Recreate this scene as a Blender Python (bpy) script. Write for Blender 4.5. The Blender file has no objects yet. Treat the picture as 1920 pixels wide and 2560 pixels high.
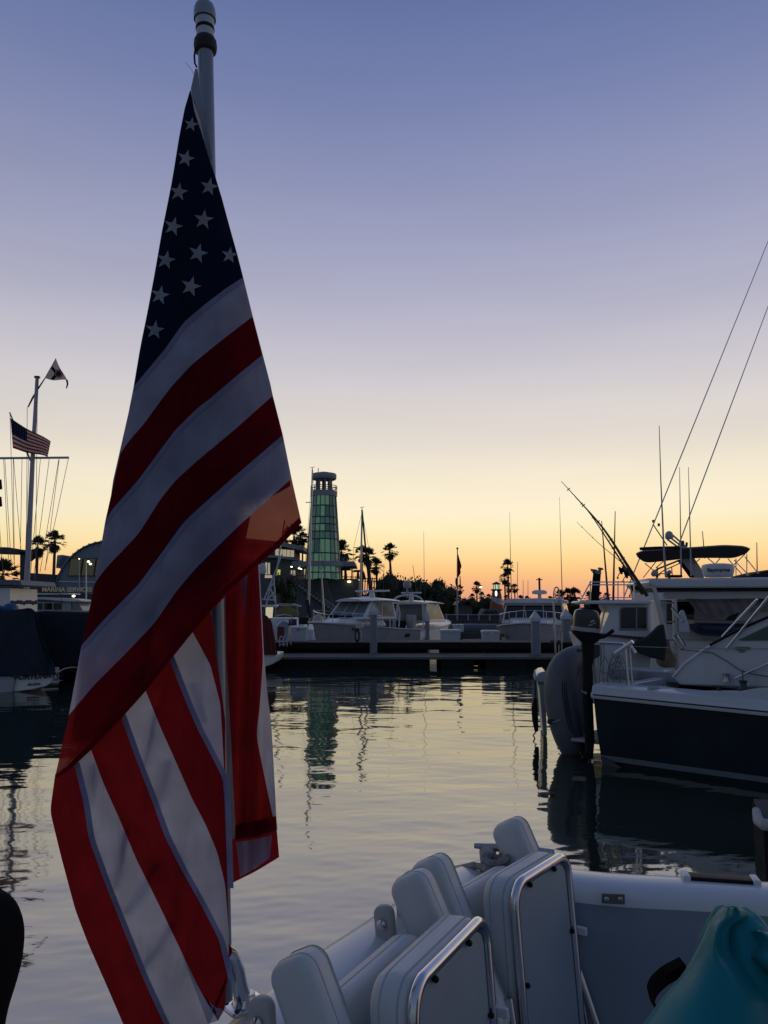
import bpy, bmesh, math, random
import numpy as np
from mathutils import Vector, Matrix, Quaternion
random.seed(7); RNG = np.random.default_rng(7)
SC = bpy.context.scene
COL = SC.collection
# ------------------------------------------------------------------ camera
F = 1934.0; PITCH = math.radians(7.0); CAMZ = 2.5
cam_d = bpy.data.cameras.new('camera'); CAM = bpy.data.objects.new('camera', cam_d); COL.objects.link(CAM)
CAM.location = (0, 0, CAMZ); CAM.rotation_euler = (math.pi/2 + PITCH, 0, 0)
cam_d.sensor_fit = 'VERTICAL'; cam_d.sensor_height = 36; cam_d.lens = 36*F/2560
cam_d.clip_start = 0.05; cam_d.clip_end = 6000
SC.camera = CAM
# ------------------------------------------------------------------ dusk sky
SUN_AZ = math.radians(9); SUN_EL = math.radians(-1.0)
world = bpy.data.worlds.new('World'); SC.world = world; world.use_nodes = True
def srgb(*c):
    return tuple(((v/255)/12.92 if v/255 <= .04045 else ((v/255+.055)/1.055)**2.4) for v in c)
def build_sky():
    nt = world.node_tree; N = nt.nodes; L = nt.links
    bg = N['Background']
    tc = N.new('ShaderNodeTexCoord'); sep = N.new('ShaderNodeSeparateXYZ'); L.new(tc.outputs['Generated'], sep.inputs[0])
    asn = N.new('ShaderNodeMath'); asn.operation = 'ARCSINE'; L.new(sep.outputs['Z'], asn.inputs[0])
    sc_ = N.new('ShaderNodeMath'); sc_.operation = 'DIVIDE'; L.new(asn.outputs[0], sc_.inputs[0]); sc_.inputs[1].default_value = math.pi/2
    def ramp(stops):
        r = N.new('ShaderNodeValToRGB'); e = r.color_ramp.elements
        while len(e) > 1: e.remove(e[-1])
        for i, (deg, c) in enumerate(stops):
            el = e[0] if i == 0 else e.new(max(0, deg)/90)
            el.position = max(0, deg)/90; el.color = (*srgb(*c), 1)
        r.color_ramp.interpolation = 'B_SPLINE'
        L.new(sc_.outputs[0], r.inputs[0]); return r
    glow = ramp([(0,(224,156,138)),(1.1,(240,170,130)),(2.3,(250,193,130)),(3.45,(253,213,144)),(5.2,(255,234,180)),(6.8,(254,240,206)),(9.4,(245,232,203)),(12,(229,219,205)),
                 (15.5,(212,205,203)),(19,(194,190,199)),(22,(178,176,194)),(25.5,(163,164,189)),(29.5,(146,150,182)),(33.5,(127,135,174)),(37.8,(109,122,166)),(41,(99,112,159)),(60,(76,93,136)),(90,(68,86,124))])
    back = ramp([(0,(92,98,108)),(4,(102,108,120)),(10,(110,117,130)),(20,(102,114,133)),(40,(88,102,131)),(90,(68,86,124))])
    # angle from the sunset, by azimuth
    ax = N.new('ShaderNodeMath'); ax.operation = 'MULTIPLY'; L.new(sep.outputs['X'], ax.inputs[0]); ax.inputs[1].default_value = math.sin(SUN_AZ)
    ay = N.new('ShaderNodeMath'); ay.operation = 'MULTIPLY_ADD'; L.new(sep.outputs['Y'], ay.inputs[0]); ay.inputs[1].default_value = math.cos(SUN_AZ); L.new(ax.outputs[0], ay.inputs[2])
    mr = N.new('ShaderNodeMapRange'); mr.interpolation_type = 'SMOOTHSTEP'; L.new(ay.outputs[0], mr.inputs[0])
    mr.inputs[1].default_value = -0.45; mr.inputs[2].default_value = 1.0
    mix = N.new('ShaderNodeMix'); mix.data_type = 'RGBA'; L.new(mr.outputs[0], mix.inputs[0]); L.new(back.outputs[0], mix.inputs[6]); L.new(glow.outputs[0], mix.inputs[7])
    sky = N.new('ShaderNodeTexSky'); sky.sky_type = 'NISHITA'; sky.sun_disc = False
    sky.sun_elevation = SUN_EL; sky.sun_rotation = SUN_AZ; sky.dust_density = 2; sky.ozone_density = 4
    sm = N.new('ShaderNodeVectorMath'); sm.operation = 'SCALE'; L.new(sky.outputs[0], sm.inputs[0]); sm.inputs[3].default_value = 0.07
    add = N.new('ShaderNodeVectorMath'); add.operation = 'ADD'; L.new(mix.outputs[2], add.inputs[0]); L.new(sm.outputs[0], add.inputs[1])
    wm = N.new('ShaderNodeMapping'); wm.inputs['Scale'].default_value = (1.2, 1.2, 9); L.new(tc.outputs['Generated'], wm.inputs[0])
    wn = N.new('ShaderNodeTexNoise'); wn.inputs['Scale'].default_value = 1.7; wn.inputs['Detail'].default_value = 5; L.new(wm.outputs[0], wn.inputs[0])
    wr = N.new('ShaderNodeMapRange'); L.new(wn.outputs['Fac'], wr.inputs[0]); wr.inputs[1].default_value = .3; wr.inputs[2].default_value = .7; wr.inputs[3].default_value = .965; wr.inputs[4].default_value = 1.03   # faint high haze
    sv = N.new('ShaderNodeVectorMath'); sv.operation = 'SCALE'; L.new(add.outputs[0], sv.inputs[0]); L.new(wr.outputs[0], sv.inputs[3])
    L.new(sv.outputs[0], bg.inputs[0]); bg.inputs[1].default_value = 1.0
build_sky()
sun_d = bpy.data.lights.new('sun', 'SUN'); sun_d.energy = 0.008; sun_d.angle = math.radians(30); sun_d.color = (1, .72, .45)
SUN = bpy.data.objects.new('sun', sun_d); COL.objects.link(SUN)
_sd = Vector((math.sin(SUN_AZ), math.cos(SUN_AZ), math.sin(math.radians(2.0))))
SUN.rotation_euler = _sd.to_track_quat('Z', 'Y').to_euler(); SUN.location = _sd*50
vs = SC.view_settings; vs.view_transform = 'Standard'; vs.look = 'None'; vs.exposure = 0.0; vs.gamma = 1.0; vs.use_curve_mapping = False
SC.render.film_transparent = False
SC.cycles.max_bounces = 8; SC.cycles.transparent_max_bounces = 12
try: SC.cycles.use_denoising = True
except Exception: pass
# ------------------------------------------------------------------ geometry helpers
cp, sp = math.cos(PITCH), math.sin(PITCH)
def ray(x, y):
    u, v = (x-960)/F, (1280-y)/F
    return Vector((u, cp - v*sp, sp + v*cp))
def P(x, y, D):                       # the point of the place seen at (x, y) that lies D metres ahead
    r = ray(x, y); return Vector((0, 0, CAMZ)) + r*(D/r.y)
def W(x, y, z=0.0):                   # ... that lies at height z
    r = ray(x, y); return Vector((0, 0, CAMZ)) + r*((z-CAMZ)/r.z)
def RP(x, y, pt, nrm):                # ... that lies on a plane
    r = ray(x, y); o = Vector((0, 0, CAMZ)); return o + r*((pt-o).dot(nrm)/r.dot(nrm))
def m_per_px(D): return D/F
def resample(poly, n, smooth=True):
    p = np.array([tuple(q) for q in poly], float)
    d = np.r_[0, np.cumsum(np.linalg.norm(np.diff(p, axis=0), axis=1))]
    t = np.linspace(0, d[-1], n)
    out = np.stack([np.interp(t, d, p[:, k]) for k in range(p.shape[1])], 1)
    if smooth and n > 6:
        for _ in range(2):
            o = out.copy(); o[1:-1] = .25*out[:-2]+.5*out[1:-1]+.25*out[2:]; out = o
    return out
class MB:
    def __init__(s): s.v = []; s.f = []
    def add(s, vs_, fs):
        b = len(s.v); s.v += [Vector(q) for q in vs_]; s.f += [tuple(b+i for i in f) for f in fs]; return s
    def box(s, c, size, rot=None):
        c = Vector(c); hx, hy, hz = [q/2 for q in size]
        vv = [Vector((x*hx, y*hy, z*hz)) for x in (-1, 1) for y in (-1, 1) for z in (-1, 1)]
        if rot is not None: vv = [rot @ q for q in vv]
        return s.add([c+q for q in vv], [(0,1,3,2),(4,6,7,5),(0,4,5,1),(2,3,7,6),(0,2,6,4),(1,5,7,3)])
    def hexa(s, b4, t4):              # bottom ring, top ring
        return s.add(list(b4)+list(t4), [(3,2,1,0),(4,5,6,7)]+[(i,(i+1)%4,4+(i+1)%4,4+i) for i in range(4)])
    def prism(s, poly, off):          # closed outline swept by a vector
        n = len(poly); off = Vector(off); a = [Vector(q) for q in poly]
        return s.add(a+[q+off for q in a], [tuple(range(n))[::-1], tuple(range(n, 2*n))]+[(i,(i+1)%n,n+(i+1)%n,n+i) for i in range(n)])
    def tube(s, pts, r, n=8, caps=True):
        pts = [Vector(q) for q in pts]; m = len(pts)
        rs = r if isinstance(r, (list, tuple)) else [r]*m
        up = None; vv = []
        for i, p in enumerate(pts):
            t = (pts[min(i+1, m-1)]-pts[max(i-1, 0)]).normalized()
            if up is None:
                up = Vector((0, 0, 1)) if abs(t.z) < .9 else Vector((1, 0, 0))
            a = t.cross(up); a = a.normalized() if a.length > 1e-6 else t.orthogonal().normalized(); b = a.cross(t).normalized(); up = b
            for k in range(n):
                g = 2*math.pi*k/n; vv.append(p+(a*math.cos(g)+b*math.sin(g))*rs[i])
        fs = [(i*n+k, i*n+(k+1)%n, (i+1)*n+(k+1)%n, (i+1)*n+k) for i in range(m-1) for k in range(n)]
        if caps: fs += [tuple(range(n))[::-1], tuple((m-1)*n+k for k in range(n))]
        return s.add(vv, fs)
    def lathe(s, prof, c=(0, 0, 0), n=20, axis=None, closed=True):
        c = Vector(c); q = Vector((0, 0, 1)).rotation_difference(Vector(axis)) if axis is not None else Quaternion()
        vv = [c + q @ Vector((r*math.cos(2*math.pi*k/n), r*math.sin(2*math.pi*k/n), z)) for r, z in prof for k in range(n)]
        m = len(prof)
        fs = [(i*n+k, i*n+(k+1)%n, (i+1)*n+(k+1)%n, (i+1)*n+k) for i in range(m-1) for k in range(n)]
        if closed: fs += [tuple(range(n))[::-1], tuple((m-1)*n+k for k in range(n))]
        return s.add(vv, fs)
    def loft(s, secs, ring=True, caps=True):
        n = len(secs[0]); m = len(secs); vv = [Vector(q) for c in secs for q in c]
        kk = n if ring else n-1
        fs = [(i*n+k, i*n+(k+1)%n, (i+1)*n+(k+1)%n, (i+1)*n+k) for i in range(m-1) for k in range(kk)]
        if caps: fs += [tuple(range(n))[::-1], tuple((m-1)*n+k for k in range(n))]
        return s.add(vv, fs)
    def sphere(s, c, r, n=12, m=8, sq=(1, 1, 1)):
        c = Vector(c); vv = []
        for i in range(m+1):
            a = math.pi*i/m
            for k in range(n):
                g = 2*math.pi*k/n; vv.append(c+Vector((r*math.sin(a)*math.cos(g)*sq[0], r*math.sin(a)*math.sin(g)*sq[1], r*math.cos(a)*sq[2])))
        return s.add(vv, [(i*n+k, (i+1)*n+k, (i+1)*n+(k+1)%n, i*n+(k+1)%n) for i in range(m) for k in range(n)])
    def rbox(s, c, size, r, rot=None, n=4):   # box with round corners in its own xz outline and soft edges
        hx, hy, hz = [q/2 for q in size]; c = Vector(c)
        def ring(inset, y):
            out = []
            rr = max(r-inset, .0005); X, Z = hx-inset, hz-inset
            for sx, sz, a0 in ((1, 1, 0), (-1, 1, 90), (-1, -1, 180), (1, -1, 270)):
                for k in range(n+1):
                    a = math.radians(a0+90*k/n); out.append(Vector((sx*(X-rr)+rr*math.cos(a), y, sz*(Z-rr)+rr*math.sin(a))))
            return out
        e = min(r, hy)*.7; secs = []
        for ins, y in ((e*.9, -hy), (e*.35, -hy+e*.12), (e*.1, -hy+e*.4), (0, -hy+e), (0, hy-e), (e*.1, hy-e*.4), (e*.35, hy-e*.12), (e*.9, hy)):
            secs.append(ring(ins, y))
        if rot is not None: secs = [[rot @ q for q in t] for t in secs]
        return s.loft([[c+q for q in t] for t in secs])
    def build(s, name, mat, parent=None, smooth=40, world=False, bevel=0, uv=None):
        me = bpy.data.meshes.new(name)
        vv = s.v
        if parent is not None and world:
            inv = ROOTM[root_of(parent).name].inverted(); vv = [inv @ q for q in vv]
        me.from_pydata([tuple(q) for q in vv], [], s.f); me.update()
        bm = bmesh.new(); bm.from_mesh(me); bmesh.ops.recalc_face_normals(bm, faces=bm.faces); bm.to_mesh(me); bm.free()
        if smooth:
            me.polygons.foreach_set('use_smooth', [True]*len(me.polygons))
            try: me.set_sharp_from_angle(angle=math.radians(smooth))
            except Exception: pass
        o = bpy.data.objects.new(name, me); COL.objects.link(o)
        if mat is not None: me.materials.append(mat)
        if parent is not None: o.parent = parent
        if bevel:
            b = o.modifiers.new('soft_edge', 'BEVEL'); b.width = bevel; b.segments = 2; b.limit_method = 'ANGLE'
        return o
ROOTM = {}
def root_of(o):
    while o.parent is not None: o = o.parent
    return o
def thing(name, label, cat, loc=(0, 0, 0), rz=0.0, group=None):
    o = bpy.data.objects.new(name, None); COL.objects.link(o); o.location = loc; o.rotation_euler = (0, 0, rz)
    o.empty_display_size = .2
    ROOTM[o.name] = Matrix.Translation(Vector(loc)) @ Matrix.Rotation(rz, 4, 'Z')
    return tag(o, label, cat, group)
def tag(o, label, cat=None, group=None, kind=None):
    o['label'] = label
    if cat: o['category'] = cat
    if group: o['group'] = group
    if kind: o['kind'] = kind
    return o
def solo(mb, name, label, cat, mat, group=None, smooth=40, bevel=0):   # a thing that is one mesh, its origin at its base
    lo = Vector((min(q.x for q in mb.v), min(q.y for q in mb.v), min(q.z for q in mb.v))); hi = Vector((max(q.x for q in mb.v), max(q.y for q in mb.v), max(q.z for q in mb.v)))
    b = Vector(((lo.x+hi.x)/2, (lo.y+hi.y)/2, lo.z)); mb.v = [q-b for q in mb.v]
    o = mb.build(name, mat, None, smooth, bevel=bevel); o.location = b; ROOTM[o.name] = Matrix.Translation(b)
    return tag(o, label, cat, group)
# ------------------------------------------------------------------ materials
MATS = {}
def mat(name, col, rough=.5, metal=0.0, var=.12, scale=6.0, bump=0.0, bscale=None, spec=.5, emit=None, estr=0.0, coat=0.0, alpha=1.0, trans=0.0, ior=1.45, dirt=0.0):
    if name in MATS: return MATS[name]
    m = bpy.data.materials.new(name); m.use_nodes = True; nt = m.node_tree; N = nt.nodes; L = nt.links; b = N['Principled BSDF']
    b.inputs['Roughness'].default_value = rough; b.inputs['Metallic'].default_value = metal
    b.inputs['Specular IOR Level'].default_value = spec; b.inputs['Coat Weight'].default_value = coat; b.inputs['IOR'].default_value = ior
    b.inputs['Transmission Weight'].default_value = trans; b.inputs['Alpha'].default_value = alpha
    tc = N.new('ShaderNodeTexCoord')
    nz = N.new('ShaderNodeTexNoise'); nz.inputs['Scale'].default_value = scale; nz.inputs['Detail'].default_value = 6; nz.inputs['Roughness'].default_value = .6
    L.new(tc.outputs['Object'], nz.inputs['Vector'])
    cr = N.new('ShaderNodeValToRGB'); e = cr.color_ramp.elements
    e[0].position = .3; e[1].position = .72
    e[0].color = (*[max(0, c*(1-var)) for c in col], 1); e[1].color = (*[min(1, c*(1+var)) for c in col], 1)
    L.new(nz.outputs['Fac'], cr.inputs[0])
    out = cr.outputs[0]
    if dirt:
        mp = N.new('ShaderNodeMapping'); mp.inputs['Scale'].default_value = (3, 3, .5); L.new(tc.outputs['Object'], mp.inputs[0])
        n2 = N.new('ShaderNodeTexNoise'); n2.inputs['Scale'].default_value = scale*.7; n2.inputs['Detail'].default_value = 8; L.new(mp.outputs[0], n2.inputs['Vector'])
        mr = N.new('ShaderNodeMapRange'); L.new(n2.outputs['Fac'], mr.inputs[0]); mr.inputs[1].default_value = .52; mr.inputs[2].default_value = .75; mr.inputs[4].default_value = dirt
        mx = N.new('ShaderNodeMix'); mx.data_type = 'RGBA'; L.new(mr.outputs[0], mx.inputs[0]); L.new(out, mx.inputs[6]); mx.inputs[7].default_value = (col[0]*.35+.01, col[1]*.32+.01, col[2]*.28+.005, 1)
        out = mx.outputs[2]
    L.new(out, b.inputs['Base Color'])
    rr = N.new('ShaderNodeMapRange'); L.new(nz.outputs['Fac'], rr.inputs[0]); rr.inputs[3].default_value = max(0, rough-.06); rr.inputs[4].default_value = min(1, rough+.08); L.new(rr.outputs[0], b.inputs['Roughness'])
    if bump:
        nb = N.new('ShaderNodeTexNoise'); nb.inputs['Scale'].default_value = bscale or scale*6; nb.inputs['Detail'].default_value = 4; L.new(tc.outputs['Object'], nb.inputs['Vector'])
        bp = N.new('ShaderNodeBump'); bp.inputs['Strength'].default_value = bump; bp.inputs['Distance'].default_value = .01; L.new(nb.outputs['Fac'], bp.inputs['Height']); L.new(bp.outputs[0], b.inputs['Normal'])
    if emit: b.inputs['Emission Color'].default_value = (*emit, 1); b.inputs['Emission Strength'].default_value = estr
    MATS[name] = m; return m
def cloth(name, col, tcol, tw=.5, scale=900.0, var=.10, sheer=0.0):
    m = bpy.data.materials.new(name); m.use_nodes = True; nt = m.node_tree; N = nt.nodes; L = nt.links
    N.remove(N['Principled BSDF']); out = N['Material Output']
    tc = N.new('ShaderNodeTexCoord'); nz = N.new('ShaderNodeTexNoise'); nz.inputs['Scale'].default_value = 14; nz.inputs['Detail'].default_value = 8; L.new(tc.outputs['Object'], nz.inputs[0])
    mr = N.new('ShaderNodeMapRange'); L.new(nz.outputs['Fac'], mr.inputs[0]); mr.inputs[1].default_value = .3; mr.inputs[2].default_value = .7; mr.inputs[3].default_value = 1-var*2; mr.inputs[4].default_value = 1+var
    def tinted(c):
        v = N.new('ShaderNodeVectorMath'); v.operation = 'SCALE'; v.inputs[0].default_value = c; L.new(mr.outputs[0], v.inputs[3]); return v.outputs[0]
    d = N.new('ShaderNodeBsdfDiffuse'); d.inputs['Roughness'].default_value = .8; L.new(tinted(col), d.inputs[0])
    t = N.new('ShaderNodeBsdfTranslucent'); L.new(tinted(tcol), t.inputs[0])
    g = N.new('ShaderNodeBsdfSheen') if hasattr(bpy.types, 'ShaderNodeBsdfSheen') else None
    mx = N.new('ShaderNodeMixShader'); mx.inputs[0].default_value = tw; L.new(d.outputs[0], mx.inputs[1]); L.new(t.outputs[0], mx.inputs[2]); L.new(mx.outputs[0], out.inputs[0])
    if sheer:                                             # open weave lets a little light straight through
        tr = N.new('ShaderNodeBsdfTransparent'); m2 = N.new('ShaderNodeMixShader'); L.new(mx.outputs[0], m2.inputs[1]); L.new(tr.outputs[0], m2.inputs[2]); tr.inputs[0].default_value = (*[min(1, .45+c*.8) for c in tcol], 1)
        sm = N.new('ShaderNodeMath'); sm.operation = 'MULTIPLY'; L.new(mr.outputs[0], sm.inputs[0]); sm.inputs[1].default_value = sheer; L.new(sm.outputs[0], m2.inputs[0]); L.new(m2.outputs[0], out.inputs[0])
    wv = N.new('ShaderNodeTexNoise'); wv.inputs['Scale'].default_value = scale; wv.inputs['Detail'].default_value = 2; L.new(tc.outputs['Object'], wv.inputs[0])
    bp = N.new('ShaderNodeBump'); bp.inputs['Strength'].default_value = .25; bp.inputs['Distance'].default_value = .001; L.new(wv.outputs['Fac'], bp.inputs['Height'])
    mp = N.new('ShaderNodeMapping'); mp.inputs['Rotation'].default_value = (0, .55, 0); mp.inputs['Scale'].default_value = (9, 9, 2.2); L.new(tc.outputs['Object'], mp.inputs[0])
    wr = N.new('ShaderNodeTexNoise'); wr.inputs['Scale'].default_value = 1.6; wr.inputs['Detail'].default_value = 3; wr.inputs['Distortion'].default_value = .6; L.new(mp.outputs[0], wr.inputs[0])
    b2 = N.new('ShaderNodeBump'); b2.inputs['Strength'].default_value = .55; b2.inputs['Distance'].default_value = .03; L.new(wr.outputs['Fac'], b2.inputs['Height']); L.new(bp.outputs[0], b2.inputs['Normal'])
    L.new(b2.outputs[0], d.inputs['Normal']); L.new(b2.outputs[0], t.inputs['Normal'])
    MATS[name] = m; return m
M_GEL = mat('white_gelcoat', (.47, .51, .54), .28, var=.05, scale=2, coat=.3, dirt=.12)
M_GELFAR = mat('white_boat_paint', (.66, .67, .68), .3, var=.06, scale=1.2, dirt=.25)
M_GELGREY = mat('grey_boat_paint', (.33, .34, .36), .35, var=.08, scale=1.2, dirt=.25)
M_NAVY = mat('navy_hull_paint', (.007, .016, .023), .22, var=.25, scale=1.5, spec=.22, dirt=.2)
M_STEEL = mat('stainless_steel', (.62, .63, .65), .16, 1.0, var=.06, scale=30)
M_ALU = mat('brushed_aluminium', (.42, .44, .47), .35, 1.0, var=.08, scale=18)
M_BLACK = mat('black_plastic', (.010, .011, .013), .5, var=.3, scale=12, spec=.15)
M_DARK = mat('dark_metal', (.03, .032, .036), .5, var=.3, scale=8)
M_GLASS = mat('dark_tinted_glass', (.012, .016, .02), .06, var=.2, scale=3, spec=.6)
M_VINYL = mat('white_marine_vinyl', (.54, .57, .57), .45, var=.08, scale=5, bump=.16, bscale=180, dirt=.10)
M_WOOD = mat('weathered_dock_wood', (.06, .056, .052), .75, var=.4, scale=9, bump=.3, dirt=.3)
M_DARKWOOD = mat('dark_wet_timber', (.018, .018, .018), .75, spec=.1, var=.4, scale=5, bump=.2)
M_CONC = mat('pale_concrete', (.36, .36, .35), .8, var=.15, scale=3, bump=.2, dirt=.3)
M_PILE = mat('grey_pile_sleeve', (.22, .24, .27), .5, var=.12, scale=3, dirt=.35)
M_CAP = mat('white_pile_cap', (.50, .53, .57), .4, var=.06, scale=4)
M_LEAF = mat('palm_frond_green', (.035, .05, .02), .6, var=.5, scale=.6)
M_LEAF2 = mat('dark_tree_foliage', (.03, .042, .018), .65, var=.6, scale=.4)
M_BARK = mat('palm_bark', (.10, .08, .06), .85, var=.3, scale=3, bump=.3)
M_ROPE = mat('weathered_rope', (.28, .27, .26), .85, var=.35, scale=40, bump=.6, bscale=120)
M_WIRE = mat('rigging_wire', (.12, .12, .13), .5, var=.2)
M_GREY = mat('grey_hypalon', (.095, .102, .115), .55, var=.15, scale=4, bump=.1, dirt=.3)
M_CANV = mat('navy_canvas', (.010, .016, .032), .8, var=.35, scale=3, bump=.35, bscale=25)
M_BLKCANV = mat('charcoal_canvas', (.014, .015, .017), .8, var=.3, scale=4, bump=.3, bscale=30)
M_GRNCANV = mat('dark_green_canvas', (.010, .026, .022), .8, var=.3, scale=4, bump=.3, bscale=30)
M_REDCANV = mat('dark_red_canvas', (.10, .012, .014), .8, var=.3, scale=4, bump=.3, bscale=30)
M_LIT = mat('lit_lamp', (.9, .85, .6), .4, emit=(1, .82, .42), estr=4)
M_LITW = mat('lit_lamp_white', (.9, .9, .8), .4, emit=(1, .95, .7), estr=5)
def boxpts(x0, x1, y0, y1, D): return [P(x0, y0, D), P(x1, y0, D), P(x1, y1, D), P(x0, y1, D)]
# ------------------------------------------------------------------ water
def build_water():
    ys = np.concatenate([np.linspace(1.0, 4.5, 60, endpoint=False), np.geomspace(4.5, 42, 640), np.geomspace(46, 4000, 24)])
    nx = 420; t = np.linspace(-1, 1, nx); t = np.sign(t)*(.55*np.abs(t)+.45*np.abs(t)**3)
    half = np.where(ys < 42, ys*.62+4, np.maximum(42*.62+4, ys*1.3))
    X = t[None, :]*half[:, None]; Y = np.repeat(ys[:, None], nx, 1)
    Z = np.zeros_like(X); rng = np.random.default_rng(11)
    for i in range(84):
        lam = 10**rng.uniform(math.log10(.13), math.log10(3.6))
        ang = rng.normal(math.pi/2+.08, .42 if lam < .8 else .6)
        k = 2*math.pi/lam; slope = .0029*(.8 if lam > .9 else 1.0)
        Z += slope/k*np.sin(k*(X*math.cos(ang)+Y*math.sin(ang))+rng.uniform(0, 6.28))
    patch = .55+.45*np.sin(X*.35+Y*.21+1)*np.sin(Y*.33-X*.12)      # calmer and livelier patches
    Z *= (.62+.55*patch)
    Z *= np.clip((60-Y)/18, 0, 1)*(.55+.45*np.clip((Y-3)/9, 0, 1))
    n, m = X.shape
    me = bpy.data.meshes.new('water')
    co = np.stack([X, Y, Z], -1).reshape(-1, 3)
    idx = np.arange(n*m).reshape(n, m)
    q = np.stack([idx[:-1, :-1], idx[:-1, 1:], idx[1:, 1:], idx[1:, :-1]], -1).reshape(-1, 4)
    me.vertices.add(len(co)); me.vertices.foreach_set('co', co.ravel())
    me.loops.add(q.size); me.loops.foreach_set('vertex_index', q.ravel().astype(np.int32))
    me.polygons.add(len(q)); me.polygons.foreach_set('loop_start', np.arange(0, q.size, 4, dtype=np.int32)); me.polygons.foreach_set('loop_total', np.full(len(q), 4, np.int32))
    me.polygons.foreach_set('use_smooth', [True]*len(q)); me.update(); me.validate()
    m_ = bpy.data.materials.new('harbour_water'); m_.use_nodes = True; nt = m_.node_tree; N = nt.nodes; L = nt.links; b = N['Principled BSDF']
    b.inputs['Base Color'].default_value = (.016, .03, .027, 1); b.inputs['Roughness'].default_value = .035; b.inputs['Specular Tint'].default_value = (1, .98, .88, 1); b.inputs['IOR'].default_value = 5.2
    tc = N.new('ShaderNodeTexCoord'); mp = N.new('ShaderNodeMapping'); mp.inputs['Scale'].default_value = (.55, 1.3, 1); L.new(tc.outputs['Object'], mp.inputs[0])
    nz = N.new('ShaderNodeTexNoise'); nz.inputs['Scale'].default_value = 7; nz.inputs['Detail'].default_value = 3; L.new(mp.outputs[0], nz.inputs[0])
    bp = N.new('ShaderNodeBump'); bp.inputs['Strength'].default_value = .045; bp.inputs['Distance'].default_value = .02; L.new(nz.outputs['Fac'], bp.inputs['Height']); L.new(bp.outputs[0], b.inputs['Normal'])
    me.materials.append(m_)
    o = bpy.data.objects.new('water', me); COL.objects.link(o); tag(o, 'rippled harbour water reflecting the sunset sky', kind='structure'); return o
build_water()
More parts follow.
